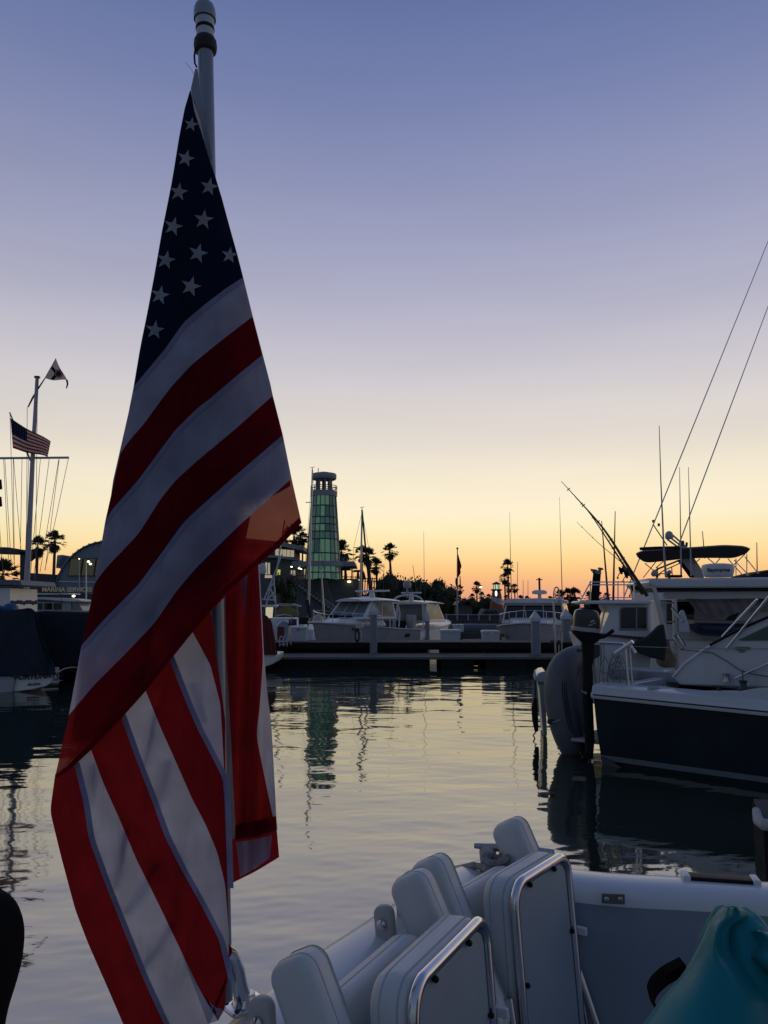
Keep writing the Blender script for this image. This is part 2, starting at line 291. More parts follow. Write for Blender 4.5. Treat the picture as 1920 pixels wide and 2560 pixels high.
# ------------------------------------------------------------------ the boat we stand on
M_OWN = mat('own_boat_gelcoat', (.60, .63, .66), .3, var=.04, scale=3, coat=.25, dirt=.08)
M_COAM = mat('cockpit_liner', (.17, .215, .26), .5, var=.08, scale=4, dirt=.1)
FZ = 1.0; GZ = 1.70
def own_boat():
    root = thing('motor_yacht', 'white moulded cockpit and gunwale of the boat in the foreground', 'boat', (.6, 1.6, 0))
    path = [W(x, y, GZ) for x, y in ((150, 2860), (430, 2640), (618, 2478), (776, 2362), (970, 2242), (1105, 2163), (1180, 2134), (1260, 2124), (1340, 2136), (1417, 2158), (1544, 2170), (1695, 2176), (1916, 2190), (2250, 2212), (2700, 2240))]
    pts = resample([tuple(p) for p in path], 90); pts = [Vector(q) for q in pts]
    wd = .17
    prof = []                                       # (inward offset, z) over the rounded gunwale
    for k in range(13):
        a = math.pi*k/12; prof.append((wd/2-wd/2*math.copysign(abs(math.cos(a))**.8, math.cos(a)), GZ-.055+.055*math.sin(a)**.7))
    prof = [(-.05, .45), (-.01, 1.2), (0, GZ-.075)] + prof
    inner = [(wd, GZ-.055), (wd+.012, GZ-.10), (wd+.03, GZ-.14), (wd+.035, FZ+.08), (wd+.06, FZ+.02), (wd+.12, FZ)]
    def secs(pr):
        out = []
        for i, p in enumerate(pts):
            t = (pts[min(i+1, len(pts)-1)]-pts[max(i-1, 0)]); t.z = 0; t.normalize(); n = Vector((t.y, -t.x, 0))
            out.append([Vector((p.x+n.x*o, p.y+n.y*o, z)) for o, z in pr])
        return out
    mb = MB(); mb.loft(secs(prof), ring=False, caps=False); mb.build('gunwale', M_OWN, root, 50, world=True)
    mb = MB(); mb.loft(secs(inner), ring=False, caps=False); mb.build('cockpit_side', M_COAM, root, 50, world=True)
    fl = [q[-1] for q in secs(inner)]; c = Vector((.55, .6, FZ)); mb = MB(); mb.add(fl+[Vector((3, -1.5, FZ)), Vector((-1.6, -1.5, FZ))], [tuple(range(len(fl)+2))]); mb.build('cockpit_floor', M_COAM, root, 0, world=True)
    # vent cover let into the cockpit side
    def on_side(x, y, off=.0):
        a, b = W(1417, 2158, GZ), W(1916, 2190, GZ); t = (b-a); t.z = 0; t.normalize(); n = Vector((t.y, -t.x, 0))
        return RP(x, y, a+n*(wd+.032+off), n), n
    q = [on_side(x, y)[0] for x, y in ((1504, 2232), (1562, 2234), (1562, 2260), (1504, 2257))]; n = on_side(1, 2200)[1]
    mb = MB(); mb.prism(q, n*.006); pl = mb.build('latch_plate', mat('bronze_plate', (.20, .18, .15), .45, .6), root, world=True, bevel=.002)
    for x in (1516, 1550):
        c = on_side(x, 2246)[0]+n*.006; mb = MB(); mb.lathe([(.007, 0), (.007, .002), (.004, .003)], c, 10, n); mb.build('screw', M_STEEL, pl, world=True)
    # boarding step pad on the gunwale
    a, b = W(1702, 2181, GZ), W(1884, 2193, GZ); t = (b-a).normalized(); nn = Vector((t.y, -t.x, 0)); rot = Matrix((t, nn, Vector((0, 0, 1)))).transposed()
    c = (a+b)/2+nn*.045-Vector((0,0,.006))
    mb = MB(); mb.rbox(c+Vector((0, 0, .008)), ((b-a).length*.9, .05, .016), .006, rot); mb.build('step_pad', M_BLACK, root, world=True)
    for s in (-1, 1):
        mb = MB(); mb.rbox(c+t*s*((b-a).length*.47)+Vector((0, 0, .009)), (.022, .056, .022), .006, rot); mb.build('step_pad_end', mat('white_plastic', (.6, .62, .64), .4), root, world=True)
    # mooring cleat behind the chairs
    a, b = W(1186, 2114, GZ+.065), W(1386, 2130, GZ+.065); m = (a+b)/2
    cl = MB(); cl.tube([a, a.lerp(b, .15), a.lerp(b, .4), a.lerp(b, .6), a.lerp(b, .85), b], [.008, .010, .014, .014, .010, .008], 10)
    cle = cl.build('mooring_cleat', M_ALU, root, world=True)
    for f in (.38, .62):
        q = a.lerp(b, f); s_ = MB(); s_.tube([q, Vector((q.x, q.y, GZ-.01))], [.012, .02], 10); s_.build('cleat_leg', M_ALU, cle, world=True)
    # tubular bracket that carries the flagstaff
    base = W(612, 2516, GZ+.004)
    pr = MB(); rr = Matrix.Rotation(math.radians(40), 3, 'Z'); pr.rbox(base+Vector((0, 0, .004)), (.085, .008, .07), .012, rr @ Matrix.Rotation(math.pi/2, 3, 'X')); pp = pr.build('bracket_plate', M_STEEL, root, world=True)
    for dx, dy in ((-.03, -.022), (.03, -.022), (.03, .022), (-.03, .022)):
        c = base+rr @ Vector((dx, dy, 0))+Vector((0, 0, .008)); s_ = MB(); s_.lathe([(.0055, 0), (.0055, .002), (.003, .0035)], c, 10); s_.build('bolt', M_DARK, pp, world=True)
    D0 = base.y
    tb = [base+Vector((0, 0, .005)), P(600, 2470, D0-.01), P(592, 2425, D0-.02), P(580, 2396, D0-.04), P(571, 2384, D0-.055), P(562, 2380, D0-.07)]
    s_ = MB(); s_.tube(tb, [.0185, .0165, .0155, .015, .015, .015], 14); s_.lathe([(.028, 0), (.026, .006), (.019, .016), (.018, .02)], base+Vector((0, 0, .006)), 16); s_.build('staff_bracket', M_STEEL, root, world=True)
own_boat()
def cleat_rope():
    c = (W(1186, 2114, GZ+.065)+W(1386, 2130, GZ+.065))/2
    mb = MB()
    for k, (ox, oy, rx, z, ph) in enumerate(((-.05, -.02, .035, .012, 0), (-.045, -.015, .03, .03, 1), (-.06, -.03, .03, .045, 2), (.0, 0, .03, .055, .5))):
        pts = [c+Vector((ox+rx*math.cos(a+ph)*1.2, oy+rx*math.sin(a+ph)*.8, -.065+z+.006*math.sin(2*a))) for a in np.linspace(0, 6.0, 22)]
        mb.tube(pts, .0105, 8)
    mb.tube([c+Vector((-.07, -.03, -.05)), c+Vector((-.12, .02, -.055)), c+Vector((-.17, .10, -.09)), c+Vector((-.20, .2, -.4)), c+Vector((-.24, .4, -1.4))], .0105, 8)
    solo(mb, 'mooring_rope', 'grey mooring rope looped around the cleat behind the folding chairs', 'rope', M_ROPE)
cleat_rope()
# ------------------------------------------------------------------ folding deck chairs
def chair(A, B, label):
    A = Vector(A); B = Vector(B); w = (B-A); span = w.length; w = w.normalized(); n = Vector((w.y, -w.x, 0)); z = Vector((0, 0, 1)); TZ = A.z
    o = Vector((A.x, A.y, FZ)); root = thing('folding_chair', label, 'chair', tuple(o), 0, 'folded white deck chairs')
    L_ = lambda a, b, c: A + w*a + n*b + z*c                     # along width, to the front, up from the arm tops
    R = Matrix((n, w, z)).transposed()
    def rotw(deg): return Matrix.Rotation(math.radians(deg), 3, w)
    for a in (0.0, span):                                        # padded armrests, folded down at an angle
        ax = rotw(-27) @ R                                         # local x = thickness, y = width along w, z = long axis
        top = L_(a, 0, -.005); d = ax @ Vector((0, 0, -1))
        c = top + d*.21
        mb = MB(); mb.rbox(c, (.105, .075, .42), .035, ax, 6); arm = mb.build('armrest', M_VINYL, root, 60, world=True)
        for oy in (-.012, .026):                                  # piping along the seams
            ring = []
            hx, hz, r = .0524, .2098, .035
            for sx, sz, a0 in ((1, 1, 0), (-1, 1, 90), (-1, -1, 180), (1, -1, 270)):
                for k in range(6):
                    g = math.radians(a0+18*k); ring.append(c + ax @ Vector((sx*(hx-r)+r*math.cos(g), oy, sz*(hz-r)+r*math.sin(g))))
            ring.append(ring[0]); mb = MB(); mb.tube(ring, .0014, 5, False); mb.build('piping', mat('vinyl_piping', (.38, .41, .43), .5), arm, world=True)
        bc = L_(a-.028, -.05, -.12); ax2 = rotw(-6) @ R
        mb = MB(); mb.rbox(bc+ax2 @ Vector((0, 0, -.13)), (.05, .028, .34), .02, ax2, 5); br = mb.build('arm_bracket', mat('aged_white_bracket', (.42, .42, .40), .5, dirt=.2), root, world=True)
        mb = MB(); mb.lathe([(.013, 0), (.013, .006), (.006, .009), (.006, .012)], bc+ax2 @ Vector((0, -.015, 0)), 12, -w); mb.build('pivot_bolt', M_STEEL, br, world=True)
    # backrest between the arms
    ax = rotw(-9) @ R
    c = L_(span/2, .035, -.105) + ax @ Vector((0, 0, -.30))
    Rb = ax @ Matrix(((0, 1, 0), (1, 0, 0), (0, 0, 1)))           # outline in the plane of w and z
    mb = MB(); mb.rbox(c, (span-.085, .06, .60), .075, Rb, 8); back = mb.build('backrest', M_VINYL, root, 60, world=True)
    def outline(cc, ax_, wx, hz, r, yo, n_=8):
        ring = []
        for sx, sz, a0 in ((1, 1, 0), (-1, 1, 90), (-1, -1, 180), (1, -1, 270)):
            for k in range(n_+1):
                g = math.radians(a0+90*k/n_); ring.append(cc + ax_ @ Vector((sx*(wx-r)+r*math.cos(g), yo, sz*(hz-r)+r*math.sin(g))))
        return ring+[ring[0]]
    mb = MB(); mb.tube(outline(c, Rb, (span-.085)/2, .2998, .075, .0), .0016, 5, False); mb.build('piping', MATS['vinyl_piping'], back, world=True)
    # seat folded up in front: cushion, panel and chrome tube frame
    ax = rotw(-4) @ R; Rs = ax @ Matrix(((0, 1, 0), (1, 0, 0), (0, 0, 1)))
    c = L_(span/2+.005, .165, -.055) + ax @ Vector((0, 0, -.26))
    sw = span-.10
    mb = MB(); mb.rbox(c, (sw, .085, .54), .06, Rs, 8); seat = mb.build('seat_cushion', M_VINYL, root, 60, world=True)
    for yo in (-.016, .022):
        mb = MB(); mb.tube(outline(c, Rs, sw/2-.0002, .2698, .06, yo), .0013, 5, False); mb.build('piping', MATS['vinyl_piping'], seat, world=True)
    mb = MB(); mb.rbox(c+Rs @ Vector((0, .048, -.005)), (sw-.05, .012, .50), .045, Rs, 8); mb.build('seat_panel', mat('blue_grey_vinyl_panel', (.24, .30, .35), .5, var=.05, scale=5, bump=.1, bscale=200), root, world=True)
    ring = outline(c+Rs @ Vector((0, .052, 0)), Rs, sw/2-.008, .262, .055, 0, 10)
    mb = MB(); mb.tube(ring, .0125, 12, False); fr = mb.build('seat_frame', M_STEEL, root, world=True)
    for sx, sz in ((-.6, 1), (.45, 1), (-1, .1), (1, .25)):
        q = c+Rs @ Vector((sx*(sw/2-.03), .06, sz*.245)); mb = MB(); mb.sphere(q, .007, 8, 6); mb.build('screw', M_BLACK, fr, world=True)
    # crossed tube legs
    for a in (.03, span-.03):
        for (b0, c0, b1, c1) in ((.215, -.30, .30, -.845), (.0, -.30, .06, -.845)):
            p0, p1 = L_(a, b0, c0), L_(a, b1, c1); mb = MB(); mb.tube([p0, p0.lerp(p1, .5), p1], .0115, 10); lg = mb.build('leg', M_STEEL, root, world=True)
    p0, p1 = L_(.03, .30, -.835), L_(span-.03, .30, -.835); mb = MB(); mb.tube([p0, p1], .0115, 10); mb.build('stretcher', M_STEEL, root, world=True)
    # folding strut with its rivet and a loose end tab
    p0, p1 = L_(span-.05, .205, -.26), L_(span-.03, .33, -.62); mb = MB(); mb.tube([p0, p0.lerp(p1, .5), p1], .0105, 10); st = mb.build('strut', M_STEEL, root, world=True)
    mb = MB(); mb.box(L_(span-.03, .245, -.26), (.035, .012, .022), R); mb.build('strut_tab', mat('white_plastic', (.6, .62, .64), .4), st, world=True, bevel=.003)
    # lower back panel seen under the seat
    ax3 = rotw(-28) @ R; R3 = ax3 @ Matrix(((0, 1, 0), (1, 0, 0), (0, 0, 1)))
    mb = MB(); mb.rbox(L_(span/2+.02, .22, -.56), (sw-.04, .03, .22), .04, R3, 6); mb.build('lower_panel', M_VINYL, root, world=True)
chair(W(735, 2378, 1.85), W(1020, 2177, 1.85), 'folded white padded deck chair nearest the camera, beside the gunwale')
chair(W(1068, 2140, 1.85), W(1266, 2047, 1.85), 'folded white padded deck chair standing behind the nearer one, by the cleat')
# ------------------------------------------------------------------ teal bag
def teal_bag():
    root = thing('vinyl_bag', 'glossy teal vinyl bag slumped in the cockpit corner', 'bag', tuple(Vector((.75, 1.15, FZ))))
    m = mat('teal_vinyl', (.011, .18, .21), .36, var=.15, scale=5, spec=.10, bump=.06, bscale=60)
    D0 = 1.24
    rows = [(2262, 1806, 1862), (2268, 1790, 1878), (2285, 1780, 1890), (2310, 1768, 1902), (2345, 1752, 1960), (2385, 1742, 2040), (2430, 1722, 2100), (2480, 1692, 2150), (2530, 1664, 2190), (2590, 1636, 2230), (2700, 1610, 2260), (2900, 1580, 2280), (3300, 1570, 2290)]
    ys = np.linspace(0, 1, 60); R_ = np.array(rows, float); key = np.linspace(0, 1, len(rows)); secs = []
    for t in ys:
        y, xl, xr = [np.interp(t, key, R_[:, k]) for k in range(3)]
        a, b = P(xl, y, D0), P(xr, y, D0); c = (a+b)/2; h = (b-a).length/2; ring = []
        dep = .012+.16*min(1, t*1.7)
        for k in range(72):
            g = 2*math.pi*k/72; ca, sa = math.cos(g), math.sin(g)
            ca = math.copysign(abs(ca)**.75, ca); sa = math.copysign(abs(sa)**.55, sa)
            ring.append(Vector((c.x+h*ca, c.y+dep*sa*(.2 if sa > 0 else 1)*(1+.03*math.sin(7*g-9*t)), c.z)))
        secs.append(ring)
    mb = MB(); mb.loft(secs); mb.build('bag_body', m, root, 80, world=True)
    def lip(rws, name, b0, b1, nn=26, mm=36):
        R2 = resample(rws, mm); g = []
        for i, (y, xl, xr) in enumerate(R2):
            t = i/(mm-1); row = []
            for k in range(nn):
                u = k/(nn-1); x = xl+(xr-xl)*u
                dd = D0-.02-(b0+(b1-b0)*t)*math.sin(math.pi*min(1, u*.85+.1))**.7 - .012*math.exp(-((u-.35-.3*t)/.10)**2)*(1-t) + .010*math.exp(-((u-.60-.2*t)/.08)**2)*(1-t)
                row.append(P(x, y, dd))
            g.append(row)
        mb = MB(); mb.loft(g, ring=False, caps=False); o = mb.build(name, m, root, 180, world=True)
        so = o.modifiers.new('thick', 'SOLIDIFY'); so.thickness = .004; so.offset = -1
    lip([(2268, 1806, 1852), (2280, 1788, 1874), (2292, 1780, 1878), (2304, 1774, 1864), (2312, 1770, 1834), (2325, 1766, 1829), (2350, 1754, 1831), (2375, 1742, 1837), (2390, 1734, 1850), (2405, 1726, 1874), (2440, 1702, 1930), (2500, 1650, 2010), (2570, 1600, 2060)], 'bag_fold', .035, .16)
    lip([(2329, 1850, 2000), (2336, 1862, 2000), (2346, 1874, 2000), (2360, 1880, 2005), (2376, 1874, 2010), (2390, 1858, 2015), (2405, 1874, 2020), (2440, 1920, 2040)], 'bag_flap', .05, .15)
    mb = MB(); mb.tube([P(x, y, D0-.012) for x, y in ((1776, 2302), (1786, 2284), (1806, 2272), (1832, 2268), (1858, 2276), (1874, 2292), (1882, 2310))], .0025, 6); mb.build('hem', m, root, world=True)
    # webbing strap
    pts = [P(1706, 2412, D0-.02), P(1660, 2436, D0-.02), P(1632, 2462, D0+.02), P(1622, 2486, D0+.04), P(1630, 2505, D0+.06), P(1640, 2520, D0+.07), P(1644, 2560, D0+.06)]
    pts = [Vector(q) for q in resample([tuple(p) for p in pts], 24)]; secs = []
    for p in pts: secs.append([p+Vector((0, .012, .006)), p+Vector((.0, -.012, -.006))+Vector((0, 0, .012)), p+Vector((.003, -.012, -.008)), p+Vector((.003, .012, -.008))])
    mb = MB(); mb.loft(secs); mb.build('strap', mat('black_webbing', (.006, .006, .007), .95, spec=.05), root, world=True)
teal_bag()
# black vinyl cover at the left edge of the picture
def grill():
    root = thing('covered_grill', 'black covered dome at the left picture edge beside the flag', 'grill cover', tuple(P(-130, 2600, 1.25)))
    D0 = 1.25; prof = [(-110, 2238), (-40, 2242), (2, 2258), (26, 2285), (40, 2325), (44, 2370), (38, 2430), (22, 2490), (4, 2545), (-8, 2620), (-14, 2760)]
    pr = resample(prof, 34); c = P(-150, 2400, D0)
    mb = MB(); mb.lathe([(max(.002, P(x, y, D0).x-c.x), P(x, y, D0).z) for x, y in pr][::-1], Vector((c.x, c.y, 0)), 40); mb.build('cover', mat('black_vinyl_cover', (.006, .007, .009), .85, spec=.08, var=.3, bump=.2, bscale=40), root, world=True)
    mb = MB(); q = P(-150, 2780, D0); mb.tube([q, Vector((q.x, q.y, FZ))], .03, 12); mb.build('post', M_STEEL, root, world=True)
grill()
# ------------------------------------------------------------------ flagstaff and flag
DP = 1.61
def flagstaff():
    b = P(563, 2500, DP); t = P(513, 92, DP); b2 = b
    root = thing('flagstaff', 'white flagstaff with a clear round light on top', 'flagpole', tuple(b))
    ax = (t-b).normalized()
    mb = MB(); mb.tube([b, b.lerp(t, .35), b.lerp(t, .7), t], [.0145, .0155, .0165, .0172], 20); mb.build('pole', mat('white_staff', (.20, .235, .29), .28, .35, var=.15, scale=9, dirt=.25), root, world=True)
    def up(y): return (P(513, y, DP)-t).dot(ax)
    mb = MB(); mb.lathe([(.018, up(132)), (.0245, up(128)), (.026, up(116)), (.025, up(104)), (.0215, up(97)), (.019, up(95))], t, 28, ax); mb.build('collar', mat('corroded_collar', (.015, .015, .016), .7, var=.5, scale=60, bump=.6, bscale=150), root, world=True)
    mb = MB(); mb.lathe([(.0195, up(98)), (.0195, up(74)), (.0205, up(72)), (.0205, up(60)), (.0215, up(52)), (.0215, up(48))], t, 28, ax); hs = mb.build('light_housing', mat('light_housing', (.34, .42, .50), .3, var=.15, scale=30), root, world=True)
    mb = MB(); mb.lathe([(.0205, up(77)), (.0212, up(75)), (.0212, up(71)), (.0205, up(69))], t, 28, ax); mb.build('gasket', M_BLACK, hs, world=True)
    mb = MB(); mb.lathe([(.0225, up(52)), (.0235, up(47)), (.0225, up(38))], t, 28, ax); mb.build('lens_base', mat('corroded_lens_base', (.07, .065, .06), .7, var=.6, scale=90), hs, world=True)
    pr = [(.0248, up(50)), (.0252, up(42)), (.0252, up(34)), (.0240, up(24)), (.0212, up(15)), (.016, up(9)), (.009, up(6)), (.001, up(5))]
    mb = MB(); mb.lathe(pr, t, 28, ax, False); mb.build('lens', mat('frosted_lens', (.16, .22, .28), .15, var=.1, scale=40, coat=.5), root, world=True)
    # clip that holds the flag under the collar
    mb = MB(); mb.tube([P(489, 118, DP-.02), P(486, 140, DP-.02), P(487, 158, DP-.02), P(492, 168, DP-.02)], .0022, 6); mb.build('clip', M_BLACK, root, world=True)
flagstaff()
M_FR = cloth('flag_red_cloth', (.18, .008, .020), (.31, .018, .018), .50)
M_FRS = cloth('flag_sheer_red_cloth', (.19, .008, .022), (.42, .026, .022), .50, sheer=.075)  # lighter, sheerer copy of the red, putting the backlit glow into one stripe
M_FSH = cloth('flag_shaded_white_cloth', (.20, .19, .21), (.30, .28, .28), .40)  # darker copy of the white cloth, shade put into the colour
M_FW = cloth('flag_white_cloth', (.43, .45, .62), (.70, .68, .66), .50)
M_FB = cloth('flag_navy_cloth', (.010, .020, .048), (.008, .013, .030), .25)
M_FS = cloth('flag_star_cloth', (.34, .38, .46), (.30, .32, .36), .30)
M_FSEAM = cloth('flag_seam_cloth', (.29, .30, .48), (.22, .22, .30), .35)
FL = [(475, 226), (465, 254), (448, 340), (431, 447), (419, 508), (404, 582), (387, 681), (368, 783), (351, 865), (334, 967), (325, 1000), (301, 1130), (280, 1196), (262, 1311), (239, 1450), (211, 1581), (192, 1663), (170, 1800), (135, 1954), (125, 2028), (153, 2143), (188, 2274), (219, 2356), (264, 2458), (305, 2553), (350, 2680)]
FR = [(477, 226), (487, 283), (504, 332), (522, 394), (539, 443), (555, 496), (576, 574), (592, 631), (608, 693), (632, 791), (655, 888), (682, 989), (707, 1087), (729, 1196), (740, 1241), (754, 1307), (754, 1400), (740, 3000)]
_l = np.array(FL); _r = np.array(FR)
def fdepth(x, y):
    xl = np.interp(y, _l[:, 1], _l[:, 0]); xr = np.interp(y, _r[:, 1], _r[:, 0])
    t = np.clip((x-xl)/max(4, xr-xl), 0, 1); wpx = max(30, xr-xl)
    d = 1.475 + .055*abs(2*t-1)**4 * min(1, wpx/300)
    k = min(1, wpx/260)
    d += k*(.018*math.sin((x+.45*y)/58+.4) + .014*math.sin((x-.2*y)/41+1.7) + .006*math.sin((x+.9*y)/23) + .010*(1-abs(math.sin((x+.16*y)/74+.9)))**3 - .008*(1-abs(math.sin((x-.35*y)/96+2.2)))**4)
    return d
def sheet(polys, rows, depth, n=44):
    """cloth lofted through outlines given from top to bottom"""
    res = [resample(p, n) for p in polys]; mb = MB(); grid = []
    for a, b in zip(res[:-1], res[1:]):
        for k in range(rows):
            grid.append(a+(b-a)*(k/rows))
    grid.append(res[-1]); m = len(grid)
    vv = [P(x, y, depth(x, y)) for g in grid for x, y in g]
    return mb.add(vv, [(i*n+k, i*n+k+1, (i+1)*n+k+1, (i+1)*n+k) for i in range(m-1) for k in range(n-1)])
def star(mb, cx, cy, r, rot, depth):
    pts = []
    for k in range(10):
        rr = r if k % 2 == 0 else r*.40; a = math.radians(rot)+math.pi*k/5
        pts.append((cx+rr*math.sin(a), cy-rr*math.cos(a)))
    dd = depth(cx, cy)
    ring = [P(x, y, min(depth(x, y), dd+.006)-.0028) for x, y in pts]; c = P(cx, cy, dd-.0032)
    mb.add(ring+[c], [(k, (k+1) % 10, 10) for k in range(10)])
def flag():
    root = thing('american_flag', 'large American flag hanging limp from the staff in the foreground', 'flag', tuple(P(513, 175, 1.5)))
    L = lambda y: (float(np.interp(y, _l[:, 1], _l[:, 0])), y); R = lambda y: (float(np.interp(y, _r[:, 1], _r[:, 0])), y)
    b0 = [(334, 967), (412, 873), (461, 804), (510, 763), (563, 722), (608, 693)]
    b1 = [(301, 1134), (321, 1104), (362, 1057), (403, 1000), (428, 967), (481, 910), (551, 853), (632, 791)]
    b2 = [(263, 1303), (280, 1274), (346, 1200), (403, 1122), (440, 1073), (494, 1020), (526, 996), (592, 939), (655, 888)]
    b3 = [(237, 1458), (264, 1421), (346, 1335), (403, 1245), (440, 1200), (494, 1151), (588, 1073), (682, 989)]
    b4 = [(204, 1614), (256, 1553), (346, 1462), (420, 1360), (461, 1303), (571, 1204), (707, 1087)]
    b5 = [(172, 1788), (231, 1717), (313, 1635), (387, 1557), (440, 1479), (489, 1421), (592, 1319), (729, 1196)]
    b6 = [(137, 1945), (150, 1943), (184, 1915), (227, 1876), (305, 1794), (366, 1726), (481, 1581), (559, 1491), (645, 1413), (707, 1360), (754, 1307)]
    # canton: rows between the two edges
    rows = [[L(226), (476, 226), R(226)]]
    for f in np.linspace(.06, .94, 18):
        yl, yr = 226+(967-226)*f, 226+(693-226)*f
        a, b = L(yl), R(yr); bb = resample(b0, 7); base = np.array(a)[None]+(np.array(b)-np.array(a))[None]*np.linspace(0, 1, 7)[:, None]
        lin = np.array(b0[0])[None]+(np.array(b0[-1])-np.array(b0[0]))[None]*np.linspace(0, 1, 7)[:, None]
        rows.append([tuple(q) for q in base+(bb-lin)*f])
    rows.append(b0)
    mb = sheet(rows, 3, fdepth, 40); canton = mb.build('canton', M_FB, root, 0 or 180, world=True)
    stars = [(478, 311, 19), (465, 396, 23), (447, 480, 24), (523, 467, 24), (433, 566, 25), (509, 549, 26), (415, 650, 25), (495, 633, 26), (574, 638, 22), (400, 738, 25), (477, 716, 27), (387, 825, 25)]
    for i, (x, y, r) in enumerate(stars):
        mb = MB(); star(mb, x, y, r, 12+4*math.sin(i*2.1), fdepth); mb.build('star', M_FS, canton, 0, world=True)
    for i, (a, b) in enumerate(((b0, b1), (b1, b2), (b2, b3), (b3, b4), (b4, b5), (b5, b6))):
        mb = sheet([a, b], 16, fdepth, 60); st = mb.build('stripe', M_FW if i % 2 == 0 else M_FRS if i == 5 else M_FR, root, 180, world=True)
        if i % 2 == 0:                                           # doubled cloth along the seam
            low = [(x+2, y+(15 if k else 12)) for k, (x, y) in enumerate(a)]
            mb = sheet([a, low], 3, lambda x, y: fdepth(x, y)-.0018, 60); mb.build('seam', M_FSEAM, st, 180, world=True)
    hem = [(x-7*min(1, i/3)+(3 if i < 2 else 0), y-13*min(1, .35+i/3)) for i, (x, y) in enumerate(b6)]
    mb = sheet([hem, b6], 3, lambda x, y: fdepth(x, y)-.002, 60); mb.build('hem', M_FR, root, 180, world=True)
    # white heading sewn to the hoist, up at the pole
    hd = [[(488, 172), (494, 172)], [(477, 222), (500, 225)], [(487, 290), (512, 300)], [(505, 345), (524, 352)], [(522, 400), (530, 402)]]
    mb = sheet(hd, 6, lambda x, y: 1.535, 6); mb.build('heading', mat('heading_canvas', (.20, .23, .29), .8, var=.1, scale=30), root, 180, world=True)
    # second layer, hanging behind the hem
    def d2(x, y): return 1.545+.010*math.sin((x-.38*y)/26)+.012*math.sin((x+.1*y)/47+2)+.02*max(0, (x-480)/120)+.012*(1-abs(math.sin((x+.22*y)/64+.3)))**4-.010*(1-abs(math.sin((x+.10*y)/90+1.9)))**5
    e = [[(138, 1935), (125, 2028), (153, 2143), (188, 2274), (219, 2356), (264, 2458), (305, 2553), (360, 2690)],
         [(184, 1905), (209, 2007), (221, 2094), (264, 2212), (305, 2315), (354, 2438), (403, 2545), (470, 2690)],
         [(225, 1868), (260, 1962), (297, 2044), (342, 2151), (395, 2257), (452, 2376), (493, 2462), (534, 2536)],
         [(300, 1785), (338, 1893), (379, 1999), (411, 2089), (452, 2171), (502, 2261), (547, 2348), (571, 2450)],
         [(358, 1712), (403, 1823), (440, 1905), (481, 1999), (514, 2061), (543, 2130), (563, 2212), (572, 2330)],
         [(420, 1640), (469, 1766), (494, 1823), (530, 1893), (557, 1946), (562, 2010), (566, 2120), (569, 2220)],
         [(476, 1570), (526, 1663), (543, 1729), (551, 1761), (557, 1864), (559, 1900), (560, 1930), (561, 1960)],
         [(524, 1515), (533, 1560), (539, 1626), (551, 1708), (563, 1800), (563, 1864), (563, 1890), (563, 1900)]]
    for i, (a, b) in enumerate(zip(e[:-1], e[1:])):
        mb = sheet([a, b], 12, d2, 70); st = mb.build('stripe', M_FR if i % 2 == 0 else M_FW, root, 180, world=True)
        if i % 2 == 1 and i < 6:
            low = [(x+15, y+1) for x, y in a]
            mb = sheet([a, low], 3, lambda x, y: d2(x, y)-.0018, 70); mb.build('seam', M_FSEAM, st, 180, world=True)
    # lowest stripe ends: red tail on the right and the white corner at the foot
    mb = sheet([e[2][-3:], [(520, 2560), (545, 2553), (566, 2516)]], 6, d2, 10); mb.build('stripe_end', M_FW, root, 180, world=True)
    mb = sheet([[(530, 2528), (545, 2553)], [(566, 2440), (563, 2516)]], 6, d2, 10); mb.build('stripe_end', M_FR, root, 180, world=True)
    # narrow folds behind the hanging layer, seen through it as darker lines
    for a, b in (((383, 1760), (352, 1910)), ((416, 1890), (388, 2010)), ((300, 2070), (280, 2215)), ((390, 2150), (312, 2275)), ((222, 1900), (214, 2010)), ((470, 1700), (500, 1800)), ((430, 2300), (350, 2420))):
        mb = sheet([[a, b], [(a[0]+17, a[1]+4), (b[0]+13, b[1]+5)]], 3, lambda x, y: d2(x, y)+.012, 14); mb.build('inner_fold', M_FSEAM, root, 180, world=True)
    # vertical pleats right of the staff
    def d3(x, y): return 1.665+.018*math.sin(x/9.0+y/400)
    e3 = [[(526, 1505), (537, 1640), (556, 1860), (560, 2095)], [(563, 1480), (566, 1640), (578, 1860), (590, 2098)], [(598, 1440), (612, 1640), (622, 1860), (625, 2094)], [(645, 1400), (658, 1640), (650, 1760), (641, 1840), (663, 1950), (680, 2030), (690, 2074)], [(648, 1395), (660, 1640), (670, 1750), (678, 1802), (686, 1946), (692, 2061), (694, 2074)]]
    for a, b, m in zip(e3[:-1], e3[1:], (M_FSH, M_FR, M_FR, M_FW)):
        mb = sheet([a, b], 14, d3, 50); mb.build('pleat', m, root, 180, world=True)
    mb = sheet([[(598, 1442), (606, 1490), (607, 1544)], [(619, 1435), (617, 1490), (608, 1544)]], 4, lambda x, y: d3(x, y)-.004, 14); mb.build('pleat', M_FW, root, 180, world=True)
    # foot of the pleats: hem band and the turned-up underside
    mb = sheet([[(588, 2062), (640, 2052), (690, 2040)], [(588, 2100), (640, 2092), (692, 2076)]], 4, lambda x, y: d3(x, y)-.008, 24); mb.build('hem', M_FR, root, 180, world=True)
    mb = sheet([[(572, 2080), (640, 2066), (690, 2050)], [(580, 2208), (640, 2178), (698, 2143)]], 8, lambda x, y: 1.70+.004*math.sin(x/7), 24); mb.build('underside', M_FR, root, 180, world=True)
    mb = sheet([[(590, 2106), (640, 2098), (680, 2088)], [(600, 2192), (640, 2170), (674, 2146)]], 6, lambda x, y: 1.692+.004*math.sin(x/7), 24); mb.build('underside', M_FW, root, 180, world=True)
